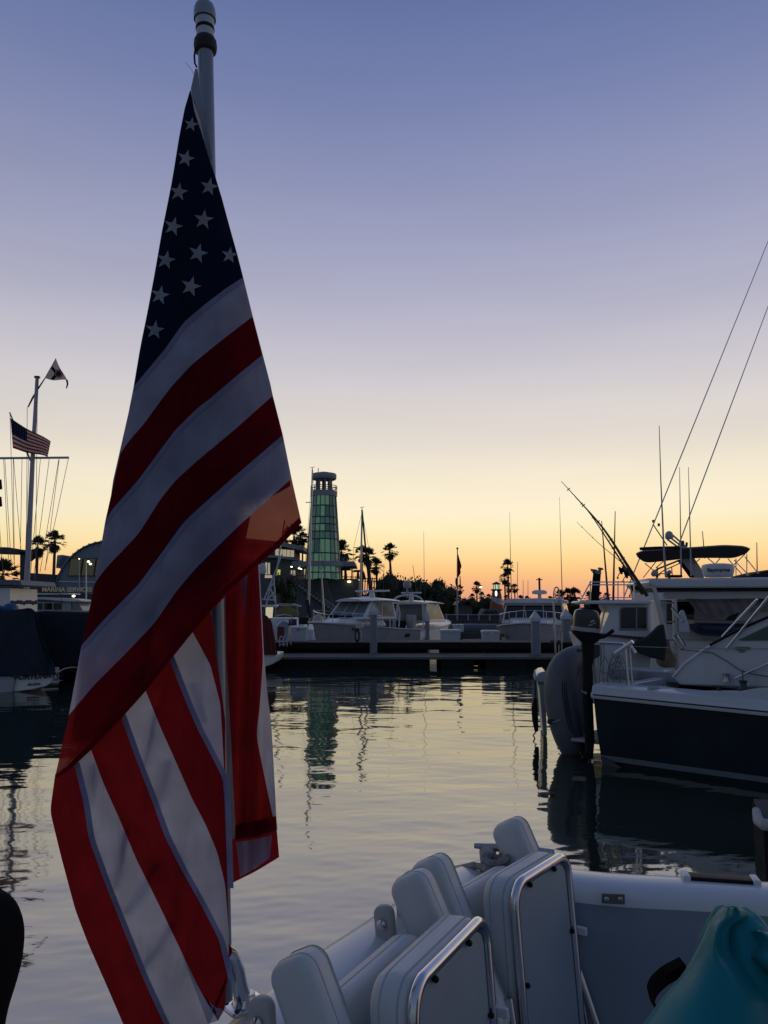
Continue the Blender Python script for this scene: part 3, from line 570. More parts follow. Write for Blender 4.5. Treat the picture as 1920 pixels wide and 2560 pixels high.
    # the flag's other half, gathered unseen behind the front face to darken it
    def d4(x, y): return fdepth(x, y)+.016+.006*math.sin(x/31)
    g = [[(482, 250), (500, 300)], [(442, 400), (524, 410)], [(413, 560), (568, 560)], [(376, 760), (620, 745)], [(333, 980), (676, 960)], [(283, 1200), (722, 1180)], [(270, 1290), (726, 1215)]]
    mb = sheet(g, 8, d4, 40); mb.build('rear_fold', M_FW, root, 180, world=True)
    mb = sheet([[(x+(3 if i == 0 else -3), y) for i, (x, y) in enumerate(r_)] for r_ in g], 8, lambda x, y: d4(x, y)+.014, 40); mb.build('rear_fold', M_FB, root, 180, world=True)  # unseen navy layer, added to block light from behind
    g = [[(270, 1290), (726, 1215)], [(250, 1400), (630, 1270)], [(220, 1560), (600, 1420)], [(206, 1700), (420, 1630)], [(185, 1850), (250, 1835)]]
    mb = sheet(g, 8, d4, 40); mb.build('rear_fold', M_FR, root, 180, world=True)
    g = [[(272, 1290), (722, 1215)], [(254, 1400), (626, 1270)], [(226, 1530), (590, 1400)], [(204, 1640), (400, 1590)]]
    mb = sheet(g, 8, lambda x, y: d4(x, y)+.014, 40); mb.build('rear_fold', M_FB, root, 180, world=True)  # navy layer added behind the lower stripes to keep light out
    g = [[(400, 1588), (590, 1398)], [(330, 1690), (640, 1395)], [(150, 1930), (650, 1398)]]
    mb = sheet(g, 6, lambda x, y: d4(x, y)+.010, 40); mb.build('rear_fold', M_FR, root, 180, world=True)
    # loose thread at the hoist
    mb = MB(); mb.tube([P(485, 186, 1.5), P(478, 174, 1.5), P(470, 163, 1.5), P(464, 156, 1.5)], .0004, 4); mb.build('thread', M_WIRE, root, world=True)
flag()
# ------------------------------------------------------------------ right: the navy yacht beside us
S0 = W(1502, 1912, 0); S1 = W(1920, 1972, 0); FWD = (S1-S0).normalized(); AWAY = Vector((-FWD.y, FWD.x, 0))
def NY(x, y, off=0.0): return RP(x, y, S0+AWAY*off, AWAY)
def navy_yacht():
    root = thing('navy_yacht', 'white motor yacht with a dark navy hull moored at the right', 'boat', tuple(S0+AWAY*1.5))
    Lh = 9.5; beam = 3.0
    # hull sections along the length: sheer and waterline follow the near side
    top0 = NY(1484, 1742); zt0 = top0.z; zt1 = NY(1920, 1786).z; slope = (zt1-zt0)/((NY(1920, 1786)-top0).dot(FWD))
    a0 = (top0-S0).dot(FWD)
    secs = []
    for i in range(20):
        t = i/19; s = t*Lh; hb = beam/2*(1-max(0, (t-.5)/.5)**2.3); zt = zt0+max(slope, .02)*s+.25*t*t
        mid = S0+AWAY*(beam/2)+FWD*s
        rake = a0*(1-min(1, s/1.2))
        row = []
        for o, z, e in ((-1, zt, 1), (-1.0, zt*.55, .6), (-.975, .12, .15), (-.93, -.05, 0), (0, -.4, 0), (.93, -.05, 0), (.975, .12, .15), (1, zt*.55, .6), (1, zt, 1)):
            row.append(mid+AWAY*(hb*o)+FWD*(rake*e)+Vector((0, 0, z)))
        secs.append(row)
    mb = MB(); mb.loft(secs, ring=False, caps=False)
    n = len(secs[0]); mb.f.append(tuple(range(n))); mb.build('hull', M_NAVY, root, 45, world=True)
    # boot stripe just above the water
    st = MB(); st.loft([[r[2]-AWAY*.004+Vector((0, 0, -.05)), r[2]-AWAY*.006+Vector((0, 0, .03))] for r in secs], ring=False, caps=False); st.build('boot_stripe', mat('grey_boot_stripe', (.10, .12, .13), .4), root, world=True)
    # white rub rail and gunwale moulding (swept profile along the near side)
    def sweep(prof, x0, x1, name, m, n_=2, base=((1484, 1742), (1920, 1786))):
        A, B = NY(*base[0]), NY(*base[1]); d = (B-A)/( (B-A).dot(FWD) ); mb = MB(); secs_ = []
        for s in np.linspace(x0, x1, n_):
            c = A+d*s; secs_.append([c+AWAY*o+Vector((0, 0, z)) for o, z in prof])
        mb.loft(secs_); return mb.build(name, m, root, 35, world=True, bevel=.006)
    sweep([(-.05, -.02), (-.065, .02), (-.05, .07), (-.02, .085), (.0, .17), (.10, .20), (.42, .21), (.42, .08), (.05, -.02)], -.02, 7.5, 'gunwale', M_GEL)
    sweep([(-.072, .03), (-.075, .045), (-.06, .055), (-.05, .04)], .02, 7.5, 'rub_rail', mat('black_rubber_rail', (.02, .02, .022), .6))
    # raised coaming with a dip amidships
    A = [(1500, 1737), (1524, 1714), (1600, 1716), (1650, 1718), (1684, 1727), (1720, 1729), (1850, 1728), (1885, 1722), (1960, 1720), (2150, 1718), (2150, 1790), (1700, 1762), (1500, 1742)]
    mb = MB(); mb.prism([NY(x, y, .18) for x, y in A], AWAY*.22); mb.build('coaming', M_GEL, root, 30, world=True, bevel=.012)
    # transom corner pad and swim platform
    c = NY(1487, 1742, .1); mb = MB(); mb.rbox(c+AWAY*.3+FWD*.03, (.16, .55, .10), .03, Matrix((FWD, AWAY, Vector((0, 0, 1)))).transposed()); mb.build('transom_corner', M_GEL, root, world=True)
    q = S0+AWAY*(beam/2)-FWD*.32; R = Matrix((FWD, AWAY, Vector((0, 0, 1)))).transposed()
    mb = MB(); mb.box(q+Vector((0, 0, .30)), (.75, beam*.86, .06), R); mb.build('swim_platform', M_GELGREY, root, world=True, bevel=.015)
    # far coaming and cockpit sole
    mb = MB(); mb.box(S0+AWAY*(beam-.2)+FWD*3.2+Vector((0, 0, zt0+.14)), (6.2, .34, .24), R); mb.build('far_coaming', M_GEL, root, world=True, bevel=.02)
    mb = MB(); mb.box(S0+AWAY*(beam/2)+FWD*3.4+Vector((0, 0, zt0-.25)), (6.2, beam*.93, .05), R); mb.build('cockpit_sole', M_GELGREY, root, world=True)
    mb = MB(); mb.box(S0+AWAY*(beam/2)+FWD*.12+Vector((0, 0, zt0+.06)), (.2, beam*.92, .22), R); mb.build('transom_top', M_GEL, root, world=True, bevel=.02)
    q = NY(1600, 1678, 2.5); mb = MB(); mb.rbox(q+Vector((0, 0, -.05)), (1.1, .4, .22), .05, R); bx = mb.build('bait_box', M_GEL, root, world=True)
    q = NY(1670, 1684, 2.45); mb = MB(); mb.rbox(q+Vector((0, 0, -.05)), (1.0, .4, .18), .03, R); mb.build('fish_box', M_GELGREY, root, world=True)
    # cabin side: big white panel that climbs to the right
    C = [(1682, 1694), (1688, 1684), (1712, 1660), (1760, 1626), (1815, 1594), (1870, 1567), (1925, 1545), (2060, 1500), (2200, 1480), (2400, 1480), (2400, 1735), (1700, 1712)]
    mb = MB(); mb.prism([NY(x, y, .62) for x, y in C], AWAY*.09); side = mb.build('cabin_side', M_GEL, root, 30, world=True, bevel=.02)
    mb = MB(); mb.prism([NY(x, y, 2.5) for x, y in C], AWAY*.09); mb.build('cabin_side', M_GEL, root, 30, world=True)
    E_ = [(1682, 1694), (1712, 1660), (1760, 1626), (1815, 1594)]
    mb = MB(); mb.tube([NY(x, y-2, .6) for x, y in E_], .02, 8); mb.build('edge_trim', mat('bright_trim', (.62, .63, .62), .3), side, world=True)
    G = [(1846, 1600), (1925, 1562), (2060, 1516), (2120, 1510), (2120, 1598), (1856, 1602)]
    mb = MB(); mb.prism([NY(x, y, .60) for x, y in G], AWAY*.02); gl = mb.build('side_window', mat('green_tinted_glass', (.035, .07, .06), .08, var=.1, spec=.6), root, world=True)
    mb = MB(); mb.tube([NY(x, y, .59) for x, y in ((1775, 1613), (1815, 1591), (1870, 1564), (1925, 1541), (2060, 1496))], .022, 8); mb.build('window_seal', M_BLACK, gl, world=True)
    # roof behind the glass so the cabin is closed
    mb = MB(); mb.loft([[NY(x, y, .64) for x, y in ((1815, 1596), (1925, 1547), (2060, 1502), (2400, 1482))], [NY(x, y, .64)+AWAY*1.9 for x, y in ((1815, 1596), (1925, 1547), (2060, 1502), (2400, 1482))]], ring=False, caps=False); mb.build('cabin_roof', M_GEL, root, world=True)
    # grab rails and stays
    for a, b in (((1805, 1592), (1893, 1498)), ((1812, 1626), (1925, 1488)), ((1838, 1696), (1925, 1656))):
        mb = MB(); mb.tube([NY(*a, .57), NY(*b, .55)], .017, 8); mb.build('grab_rail', M_STEEL, root, world=True)
    mb = MB(); w = [(1700, 1624), (1740, 1628), (1780, 1632), (1820, 1655), (1850, 1676), (1880, 1685), (1925, 1692)]
    mb.tube([NY(x, y, .59) for x, y in w], .006, 6); mb.build('cable', M_BLACK, root, world=True)
    mb = MB(); mb.tube([NY(1500, 1610, .45), NY(1580, 1616, .45), NY(1700, 1620, .5), NY(1925, 1622, .56)], .007, 6); mb.build('lifeline', M_ROPE, root, world=True)
    mb = MB(); mb.prism([NY(x, y, .615) for x, y in ((1838, 1617), (1875, 1617), (1875, 1624), (1862, 1624), (1862, 1631), (1848, 1631), (1848, 1625), (1838, 1625))], -AWAY*.01); mb.build('registration_sticker', mat('faded_sticker', (.16, .16, .10), .6, var=.4, scale=30), side, world=True)
    # chrome rod holders on their stanchions
    r0 = NY(1577, 1735, .16); r1 = NY(1566, 1622, .20)
    for dx, off in ((0, .2), (10, .42)):
        mb = MB(); mb.tube([NY(1577+dx*.6, 1735-dx*2.2, off), NY(1570+dx, 1690, off), NY(1565+dx, 1622, off)], .017, 10); mb.build('stanchion', M_STEEL, root, world=True)
    mb = MB(); mb.tube([NY(1538, 1634, .2), NY(1582, 1604, .2)], .033, 12); mb.build('rod_holder', M_STEEL, root, world=True)
    mb = MB(); mb.tube([NY(1574, 1612, .42), NY(1589, 1633, .42)], .03, 12); mb.build('rod_holder', M_STEEL, root, world=True)
    mb = MB(); mb.lathe([(.07, 0), (.07, .012), (.03, .02)], NY(1577, 1736, .16), 14); mb.build('stanchion_foot', M_STEEL, root, world=True)
    mb = MB(); mb.tube([NY(1500, 1606, 1.2), NY(1560, 1609, 1.2)], .02, 8); mb.build('stern_rail', M_STEEL, root, world=True)
    # winch, cleat, small bollard
    c = NY(1859, 1727, .3); mb = MB(); mb.lathe([(.075, 0), (.08, .02), (.055, .05), (.045, .09), (.05, .12), (.062, .135), (.062, .15), (.02, .152)], c, 18); wi = mb.build('winch', mat('black_anodised', (.05, .06, .06), .3, .6), root, world=True)
    mb = MB(); mb.tube([c+Vector((0, 0, .14)), c+Vector((0, 0, .30))], .008, 6); mb.build('winch_handle', M_DARK, wi, world=True)
    c = NY(1797, 1726, .3); mb = MB(); mb.tube([c+FWD*-.10+Vector((0, 0, .06)), c+Vector((0, 0, .055)), c+FWD*.10+Vector((0, 0, .06))], [.01, .018, .01], 8); mb.tube([c, c+Vector((0, 0, .055))], .03, 8); mb.build('deck_cleat', M_DARK, root, world=True)
    c = NY(1816, 1704, .55); mb = MB(); mb.lathe([(.055, 0), (.045, .04), (.045, .11), (.05, .12)], c, 12); mb.build('bollard', M_ALU, root, world=True)
    c = NY(1634, 1722, .12); mb = MB(); mb.sphere(c, .10, 14, 8, (1.0, .5, .45)); mb.build('fender_scuff_pad', mat('worn_pad', (.34, .34, .32), .7, var=.3), root, world=True)
    # exhaust outlet and chine flat near the waterline
    mb = MB(); mb.prism([NY(x, y, -.02) for x, y in ((1502, 1892), (1530, 1905), (1556, 1922), (1530, 1930), (1512, 1922))], AWAY*.05); mb.build('trim_tab', mat('trim_tab_metal', (.06, .065, .07), .5, .5), root, world=True)
    return root
navy_yacht()
def rope_bundle():
    mb = MB(); rnd = random.Random(5)
    for k in range(9):
        cx, cy = 1530+rnd.uniform(-24, 22), 1680+rnd.uniform(-18, 14); off = .45+rnd.uniform(0, .25); rx, ry = rnd.uniform(8, 16), rnd.uniform(18, 32)
        pts = [NY(cx+rx*math.cos(a)+4*math.sin(2*a), cy+ry*math.sin(a), off+.03*math.cos(3*a)) for a in np.linspace(0, 6.1, 20)]
        mb.tube(pts, .009, 6)
    for k in range(5):
        x = 1490+k*5; mb.tube([NY(x, 1606, .4), NY(x+rnd.uniform(-4, 4), 1650, .42), NY(x+rnd.uniform(-6, 6), 1700, .4), NY(x+8, 1735, .38)], .008, 6)
    solo(mb, 'rope_bundle', 'tangle of dark rope hung on the navy yacht stern rail', 'rope', M_ROPE)
rope_bundle()
# inflatable dinghy lifted on its side against the stern
def dinghy_side():
    c = NY(1405, 1772, 1.0); root = thing('inflatable_dinghy', 'grey inflatable dinghy stowed upright on its side at the yacht stern', 'dinghy', tuple(Vector((c.x, c.y, .05))))
    D0 = NY(1420, 1800, .35).y
    # U of tubes: outline in the vertical plane running away from us, the bow curve towards us
    # centre line given by the tube seen in the picture, then two arms running back
    px = [(1446, 1640), (1420, 1648), (1400, 1668), (1392, 1700), (1394, 1740), (1400, 1780), (1408, 1820), (1418, 1856), (1432, 1880), (1450, 1892)]
    pr = resample(px, 30); pts = []; rs = []
    for i, (x, y) in enumerate(pr):
        t = i/29; back = .55*abs(2*t-1)**3
        pts.append(P(x+8, y, D0+back)); rs.append(.20+.085*math.sin(math.pi*t))
    pts = [P(1462, 1640, D0+2.0), P(1456, 1640, D0+1.2)]+pts+[P(1462, 1894, D0+1.2), P(1468, 1890, D0+2.0)]
    rs = [.17, .185]+rs+[.185, .17]
    mb = MB(); mb.tube(pts, rs, 20); mb.build('tube', M_GREY, root, 70, world=True)
    # rubbing strips
    for dx, r in ((-.035, .011), (.0, .013), (.035, .011)):
        sp_ = []
        for i in range(4, len(pts)-6):
            p = pts[i]; toc = Vector((-p.x*.5+.15, -p.y, 0)).normalized(); toc = Vector((.02, -1, 0)).normalized()
            sp_.append(p+toc*(rs[i]*1.0)+Vector((dx-.02+.05*(i/len(pts)), 0, 0)))
        mb = MB(); mb.tube(sp_, r, 6); mb.build('rubbing_strip', mat('dark_rubbing_strip', (.02, .022, .026), .6), root, world=True)
    # floor board on the far side of the tubes
    fl = [P(1440, 1655, D0+.4), P(1412, 1700, D0+.1), P(1416, 1800, D0+.1), P(1434, 1870, D0+.35), P(1456, 1870, D0+1.9), P(1452, 1655, D0+1.9)]
    mb = MB(); mb.prism(fl, Vector((.16, 0, 0))); mb.build('floor', mat('dinghy_floor', (.07, .075, .08), .6), root, world=True)
    rp = [P(1376, 1808, D0-.16), P(1400, 1800, D0-.24), P(1425, 1778, D0-.22), P(1440, 1740, D0-.1), P(1446, 1690, D0+.0)]
    mb = MB(); mb.tube(rp, .012, 6); mb.build('grab_line', M_ROPE, root, world=True)
    mb = MB(); mb.rbox(P(1376, 1804, D0-.17), (.10, .03, .08), .02); mb.build('line_patch', mat('dark_rubbing_strip', (.02, .022, .026), .6), root, world=True)
dinghy_side()
# white boat edge and fender peeping out left of the dinghy
def stern_fender():
    D0 = NY(1360, 1760, 1.6).y
    mb = MB(); mb.tube([P(1338, 1745, D0), P(1336, 1770, D0), P(1338, 1800, D0), P(1341, 1828, D0)], [.03, .06, .06, .035], 10); mb.tube([P(1340, 1690, D0), P(1338, 1745, D0)], .01, 6); mb.tube([P(1341, 1828, D0), P(1333, 1838, D0), P(1342, 1856, D0)], .014, 6)
    solo(mb, 'rope_fender', 'dark slim fender dangling left of the grey dinghy', 'fender', M_BLACK)
    root = thing('platform_locker', 'white locker corner showing left of the upright grey dinghy', 'locker', tuple(P(1352, 1840, D0+.2)))
    mb = MB(); mb.prism([P(x, y, D0+.2) for x, y in ((1342, 1705), (1362, 1708), (1368, 1840), (1358, 1838), (1348, 1720))], Vector((.15, 1.0, 0))); mb.build('body', M_GELGREY, root, world=True, bevel=.02)
    mb = MB(); mb.prism([P(x, y, D0+.15) for x, y in ((1338, 1700), (1343, 1686), (1352, 1680), (1364, 1678), (1366, 1706), (1340, 1706))], Vector((.15, 1.05, 0))); mb.build('lid', M_GEL, root, world=True, bevel=.02)
stern_fender()
# outboard motor on the stern bracket
def outboard():
    D0 = NY(1470, 1700, .15).y
    root = thing('outboard_motor', 'black and grey outboard motor hung on the navy yacht stern', 'outboard motor', tuple(P(1470, 1905, D0)))
    # cowl: lofted rings
    rows = [(1524, 1450, 1486), (1527, 1440, 1494), (1534, 1436, 1498), (1548, 1433, 1500), (1562, 1432, 1500), (1572, 1431, 1499), (1580, 1432, 1498)]
    def ringsec(y, xl, xr, dp, q=.5):
        a, b = P(xl, y, D0), P(xr, y, D0); c = (a+b)/2; h = (b-a).length/2
        return [Vector((c.x+h*math.copysign(abs(math.cos(g))**.75, math.cos(g)), c.y+dp*math.copysign(abs(math.sin(g))**.75, math.sin(g)), c.z+h*.12*math.cos(g)*-1)) for g in np.linspace(0, 2*math.pi, 24, endpoint=False)]
    R_ = resample(rows, 20); mb = MB(); mb.loft([ringsec(y, xl, xr, .10+.03*math.sin(min(1, i/10)*1.57)) for i, (y, xl, xr) in enumerate(R_)]); cw = mb.build('cowl', mat('black_gloss_cowl', (.012, .014, .018), .22, var=.2, coat=.4), root, 60, world=True)
    mb = MB(); mb.loft([ringsec(y, xl-1, xr+1, .135) for y, xl, xr in ((1569, 1431, 1499), (1573, 1430, 1499), (1579, 1432, 1498))]); mb.build('cowl_band', mat('silver_band', (.30, .32, .35), .35, .3), cw, 60, world=True)
    f = -.135
    for (x, y, w_, h_) in ((1482, 1552, 10, 5), (1487, 1558, 8, 3), (1478, 1562, 12, 3)):
        mb = MB(); mb.prism([P(x-w_/2, y, D0+f), P(x+w_/2, y-3, D0+f), P(x+w_/2-2, y-3+h_, D0+f), P(x-w_/2-2, y+h_, D0+f)], Vector((0, .01, 0))); mb.build('decal', mat('decal_grey', (.35, .36, .38), .5), cw, world=True)
    mb = MB(); mb.loft([ringsec(y, xl, xr, d) for y, xl, xr, d in ((1580, 1429, 1500, .14), (1588, 1432, 1500, .13), (1598, 1442, 1496, .11), (1606, 1452, 1488, .09))]); mb.build('lower_pan', M_BLACK, root, 60, world=True)
    mb = MB(); mb.loft([ringsec(y, xl, xr, d) for y, xl, xr, d in ((1604, 1453, 1486, .08), (1650, 1456, 1482, .07), (1660, 1456, 1480, .07), (1760, 1458, 1482, .06), (1850, 1462, 1486, .05), (1896, 1464, 1482, .04))]); mb.build('leg', M_BLACK, root, 60, world=True)
    mb = MB(); mb.tube([P(1490, 1596, D0-.05), P(1510, 1592, D0-.12), P(1532, 1578, D0-.2), P(1534, 1576, D0-.2)], [.03, .028, .026, .02], 10); mb.build('tiller', M_BLACK, root, world=True)
    mb = MB(); mb.tube([P(1498, 1590, D0-.08), P(1516, 1588, D0-.14), P(1533, 1574, D0-.2)], [.018, .022, .024], 8); mb.build('tiller_grip', M_BLACK, root, world=True)
    mb = MB(); mb.tube([P(1444, 1626, D0-.06), P(1456, 1626, D0-.06)], .018, 8); mb.sphere(P(1445, 1626, D0-.06), .03, 8, 6); mb.build('clamp_screw', M_DARK, root, world=True)
    mb = MB(); mb.prism([P(x, y, D0-.03) for x, y in ((1474, 1612), (1500, 1612), (1500, 1640), (1486, 1648), (1474, 1700))], Vector((0, .12, 0))); mb.build('clamp_bracket', M_DARK, root, world=True, bevel=.01)
    for x in (1476, 1483, 1492):
        mb = MB(); mb.tube([P(x, 1612, D0+.08), P(x+2, 1660, D0+.08), P(x-4, 1735, D0+.08)], .015, 8); mb.build('mount_tube', M_ALU, root, world=True)
    mb = MB(); mb.prism([P(x, y, D0-.06) for x, y in ((1456, 1730), (1476, 1728), (1492, 1735), (1486, 1742), (1470, 1740))], Vector((.03, .3, 0))); mb.build('mount_step', M_GELGREY, root, world=True, bevel=.01)
    mb = MB(); mb.tube([P(1455, 1892, D0-.0), P(1468, 1892, D0)], .045, 10); mb.prism([P(x, y, D0) for x, y in ((1452, 1880), (1478, 1884), (1476, 1890), (1452, 1888))], Vector((0, .1, 0))); mb.build('gearcase', M_BLACK, root, world=True)
outboard()
# dock finger at the far right
def near_finger():
    a = W(1908, 2060, .45); root = thing('dock_finger', 'weathered dock finger end with a white corner bumper at the right edge', 'dock', (a.x, a.y, 0))
    R = Matrix.Rotation(math.radians(-20), 3, 'Z'); u, v = R @ Vector((1, 0, 0)), R @ Vector((0, 1, 0))
    mb = MB(); mb.prism([a+Vector((0, 0, -.05)), a+u*3-Vector((0, 0, .05)), a+u*3-v*.0+v*1.1-Vector((0, 0, .05)), a+v*1.1-Vector((0, 0, .05))], Vector((0, 0, -.5))); mb.build('float', M_DARKWOOD, root, world=True)
    for k in range(9):
        q = a+u*(.02+.155*k)+Vector((0, 0, -.05)); mb = MB(); mb.prism([q, q+u*.145, q+u*.145+v*1.1, q+v*1.1], Vector((0, 0, .04))); mb.build('plank', M_WOOD, root, world=True, bevel=.004)
    mb = MB(); mb.tube([a-u*.01+v*.5, a-u*.03+v*.1, a-u*.0-v*.02, a+u*.2-v*.05, a+u*.9-v*.05], [.04, .05, .055, .05, .04], 12); mb.build('bumper', mat('dirty_white_bumper', (.36, .37, .37), .6, var=.2, scale=20, dirt=.4), root, world=True)
near_finger()
# ------------------------------------------------------------------ right, second row: boat with hardtop, ladder and radar
def hardtop_boat():
    D0 = 17.5; root = thing('hardtop_cruiser', 'white cruiser with a hardtop, ladder and round radar behind the navy yacht', 'boat', tuple(Vector((6.9, D0+1, 0))))
    Q = lambda x, y, d=0: P(x, y, D0+d)
    back = Vector((.35, 2.8, 0))
    def pz(pts, d, off, name, m, bevel=.02): mb = MB(); mb.prism([Q(x, y, d) for x, y in pts], off); return mb.build(name, m, root, 35, world=True, bevel=bevel)
    pz([(1624, 1449), (2350, 1440), (2350, 1468), (1640, 1470), (1622, 1460)], 0, back, 'hardtop', M_GEL, .04)
    pz([(1640, 1472), (2350, 1470), (2350, 1474), (1640, 1476)], .05, back*.95, 'hardtop_underside', M_BLACK, 0)
    pz([(1660, 1478), (2300, 1476), (2300, 1496), (1662, 1497)], .3, Vector((0, .12, 0)), 'valance', M_GEL)
    # house under the hardtop
    pz([(1650, 1500), (1740, 1499), (2300, 1495), (2300, 1720), (1660, 1720)], 1.2, Vector((.2, 1.8, 0)), 'house', M_GELFAR)
    pz([(1668, 1503), (1735, 1503), (1735, 1560), (1668, 1560)], 1.17, Vector((0, .05, 0)), 'side_window', M_GLASS, 0)
    pz([(1690, 1498), (2300, 1494), (2300, 1500), (1690, 1504)], .9, Vector((0, .3, 0)), 'beam', M_GEL)
    # clear curtain, rolled and sagging
    cu = mat('smoked_vinyl_curtain', (.16, .15, .16), .3, var=.25, scale=3, bump=.4, bscale=8)
    top = [(1715, 1497), (1780, 1498), (1850, 1498), (1930, 1494), (2050, 1492)]; bot = [(1742, 1528), (1770, 1538), (1800, 1535), (1820, 1541), (1850, 1530), (1930, 1530), (2050, 1520)]
    t, b = resample(top, 40), resample(bot, 40); mb = MB(); grid = []
    for k in range(14):
        f = k/13; grid.append([P(*(t[i]+(b[i]-t[i])*f), D0+.55+.05*math.sin(i*.7+f*2)+.03*math.sin(i*1.9)) for i in range(40)])
    mb.loft(grid, ring=False, caps=False); mb.build('curtain', cu, root, 180, world=True)
    pz([(1815, 1550), (1848, 1520), (1858, 1518), (1836, 1552)], .6, Vector((0, .05, 0)), 'curtain_flap', M_BLKCANV, 0)
    # ladder
    lad = pz([(1632, 1468), (1640, 1468), (1664, 1560), (1676, 1625), (1696, 1655), (1692, 1664), (1668, 1634), (1655, 1575)], -.05, Vector((0, .06, 0)), 'ladder_rail', M_ALU, .006)
    pz([(1682, 1494), (1692, 1494), (1697, 1590), (1698, 1690), (1690, 1690), (1684, 1590)], .25, Vector((0, .06, 0)), 'ladder_rail', M_ALU, .006)
    for y, xa, xb in ((1507, 1646, 1685), (1554, 1660, 1687), (1600, 1672, 1690), (1637, 1682, 1691)):
        mb = MB(); mb.tube([Q(xa, y, 0), Q(xb, y, .25)], .02, 8); mb.build('rung', M_ALU, root, world=True)
    for (a, b) in (((1680, 1520), (1708, 1554)), ((1683, 1592), (1708, 1622)), ((1696, 1588), (1712, 1614))):
        mb = MB(); mb.tube([Q(*a, .2), Q(*b, -.1)], .032, 8); mb.build('ladder_rod_holder', M_ALU, root, world=True)
    # radome with its lettering
    c = Q(1796, 1443, .9); R0 = 38.5*m_per_px(D0+.9)
    h = (Q(1796, 1410, .9)-c).z
    mb = MB(); mb.lathe([(R0*.80, 0), (R0*.88, h*.08), (R0*.97, h*.45), (R0, h*.72), (R0*.98, h*.88), (R0*.88, h*.97), (R0*.5, h*1.03), (.01, h*1.05)], c, 36); rd = mb.build('radar_dome', mat('white_radome', (.55, .57, .60), .3, var=.04), root, world=True)
    # flybridge rod and light post on the hardtop
    mb = MB(); mb.tube([Q(1665, 1442, .1), Q(1660, 1380, .1), Q(1652, 1200, .1), Q(1648, 1064, .1)], [.03, .022, .014, .008], 8); mb.build('antenna', M_GELGREY, root, world=True)
    for x0, y0, x1, y1 in ((1703, 1440, 1699, 1168), (1728, 1440, 1721, 1168)):
        mb = MB(); mb.tube([Q(x0, y0, 1.5), Q((x0*2+x1)/3, y0+(y1-y0)/3, 1.5), Q(x1, y1, 1.5)], [.024, .015, .007], 8); mb.build('antenna', M_GELGREY, root, world=True)
    mb = MB(); mb.rbox(Q(1685, 1443, .2)+Vector((0, 0, .02)), (.32, .2, .06), .02); mb.build('roof_hatch', M_BLACK, root, world=True)
    for x, y, r in ((1636, 1433, .07), (1672, 1432, .05)):
        mb = MB(); mb.lathe([(r*.9, -.06), (r, 0), (r*.9, .06), (r*.3, .085)], Q(x, y, .2), 14, (0, -.8, .3)); mb.build('spotlight', M_GELGREY, root, world=True)
    mb = MB(); pts = [Q(1634+8*math.cos(a)+k*3, 1440+6*math.sin(a), .15) for k, a in enumerate(np.linspace(0, 9, 16))]; mb.tube(pts, .012, 6); mb.build('cable_coil', M_BLACK, root, world=True)
    # hull down to the water
    pz([(1560, 1600), (2300, 1600), (2300, 1790), (1600, 1790)], 1.0, Vector((.3, 2.4, 0)), 'hull', M_GELFAR, .05)
    return rd, c, R0, h
RD, RDC, RDR, RDH = hardtop_boat()
def text_mesh(body, size, mtx, name, m, parent, depth=.004, bold=.0):
    cu = bpy.data.curves.new(name, 'FONT'); cu.body = body; cu.size = size; cu.extrude = depth; cu.align_x = 'CENTER'; cu.align_y = 'CENTER'; cu.offset = bold
    o = bpy.data.objects.new(name, cu); COL.objects.link(o)
    bpy.context.view_layer.update()
    dg = bpy.context.evaluated_depsgraph_get(); me = bpy.data.meshes.new_from_object(o.evaluated_get(dg))
    bpy.data.objects.remove(o); me.transform(mtx); me.name = name
    inv = ROOTM[root_of(parent).name].inverted(); me.transform(inv)
    o = bpy.data.objects.new(name, me); COL.objects.link(o); me.materials.clear(); me.materials.append(m); o.parent = parent; return o
def facing(c, right, up):
    right = Vector(right).normalized(); up = Vector(up).normalized(); n = right.cross(up)
    m = Matrix((right, up, n)).transposed().to_4x4(); m.translation = c; return m
def radome_text():
    o = text_mesh('Raymarine', .128, Matrix.Identity(4), 'lettering', mat('black_lettering', (.015, .016, .018), .5), RD, .002, .002)
    inv = ROOTM[root_of(RD).name].inverted(); me = o.data
    mid = RDC+Vector((0, 0, RDH*.50)); fwd = math.atan2(-RDC.x*.6, RDC.y)     # front of the dome turned towards the walkway
    back = ROOTM[root_of(RD).name]
    for v in me.vertices:
        q = back @ v.co
        a = q.x/RDR; z = q.y; r = RDR*(.985+.02*z)+.004+q.z
        d = Vector((math.sin(a-.36), -math.cos(a-.36), 0))
        v.co = inv @ (Vector((mid.x, mid.y, mid.z+z))+d*r)
    me.update()
radome_text()
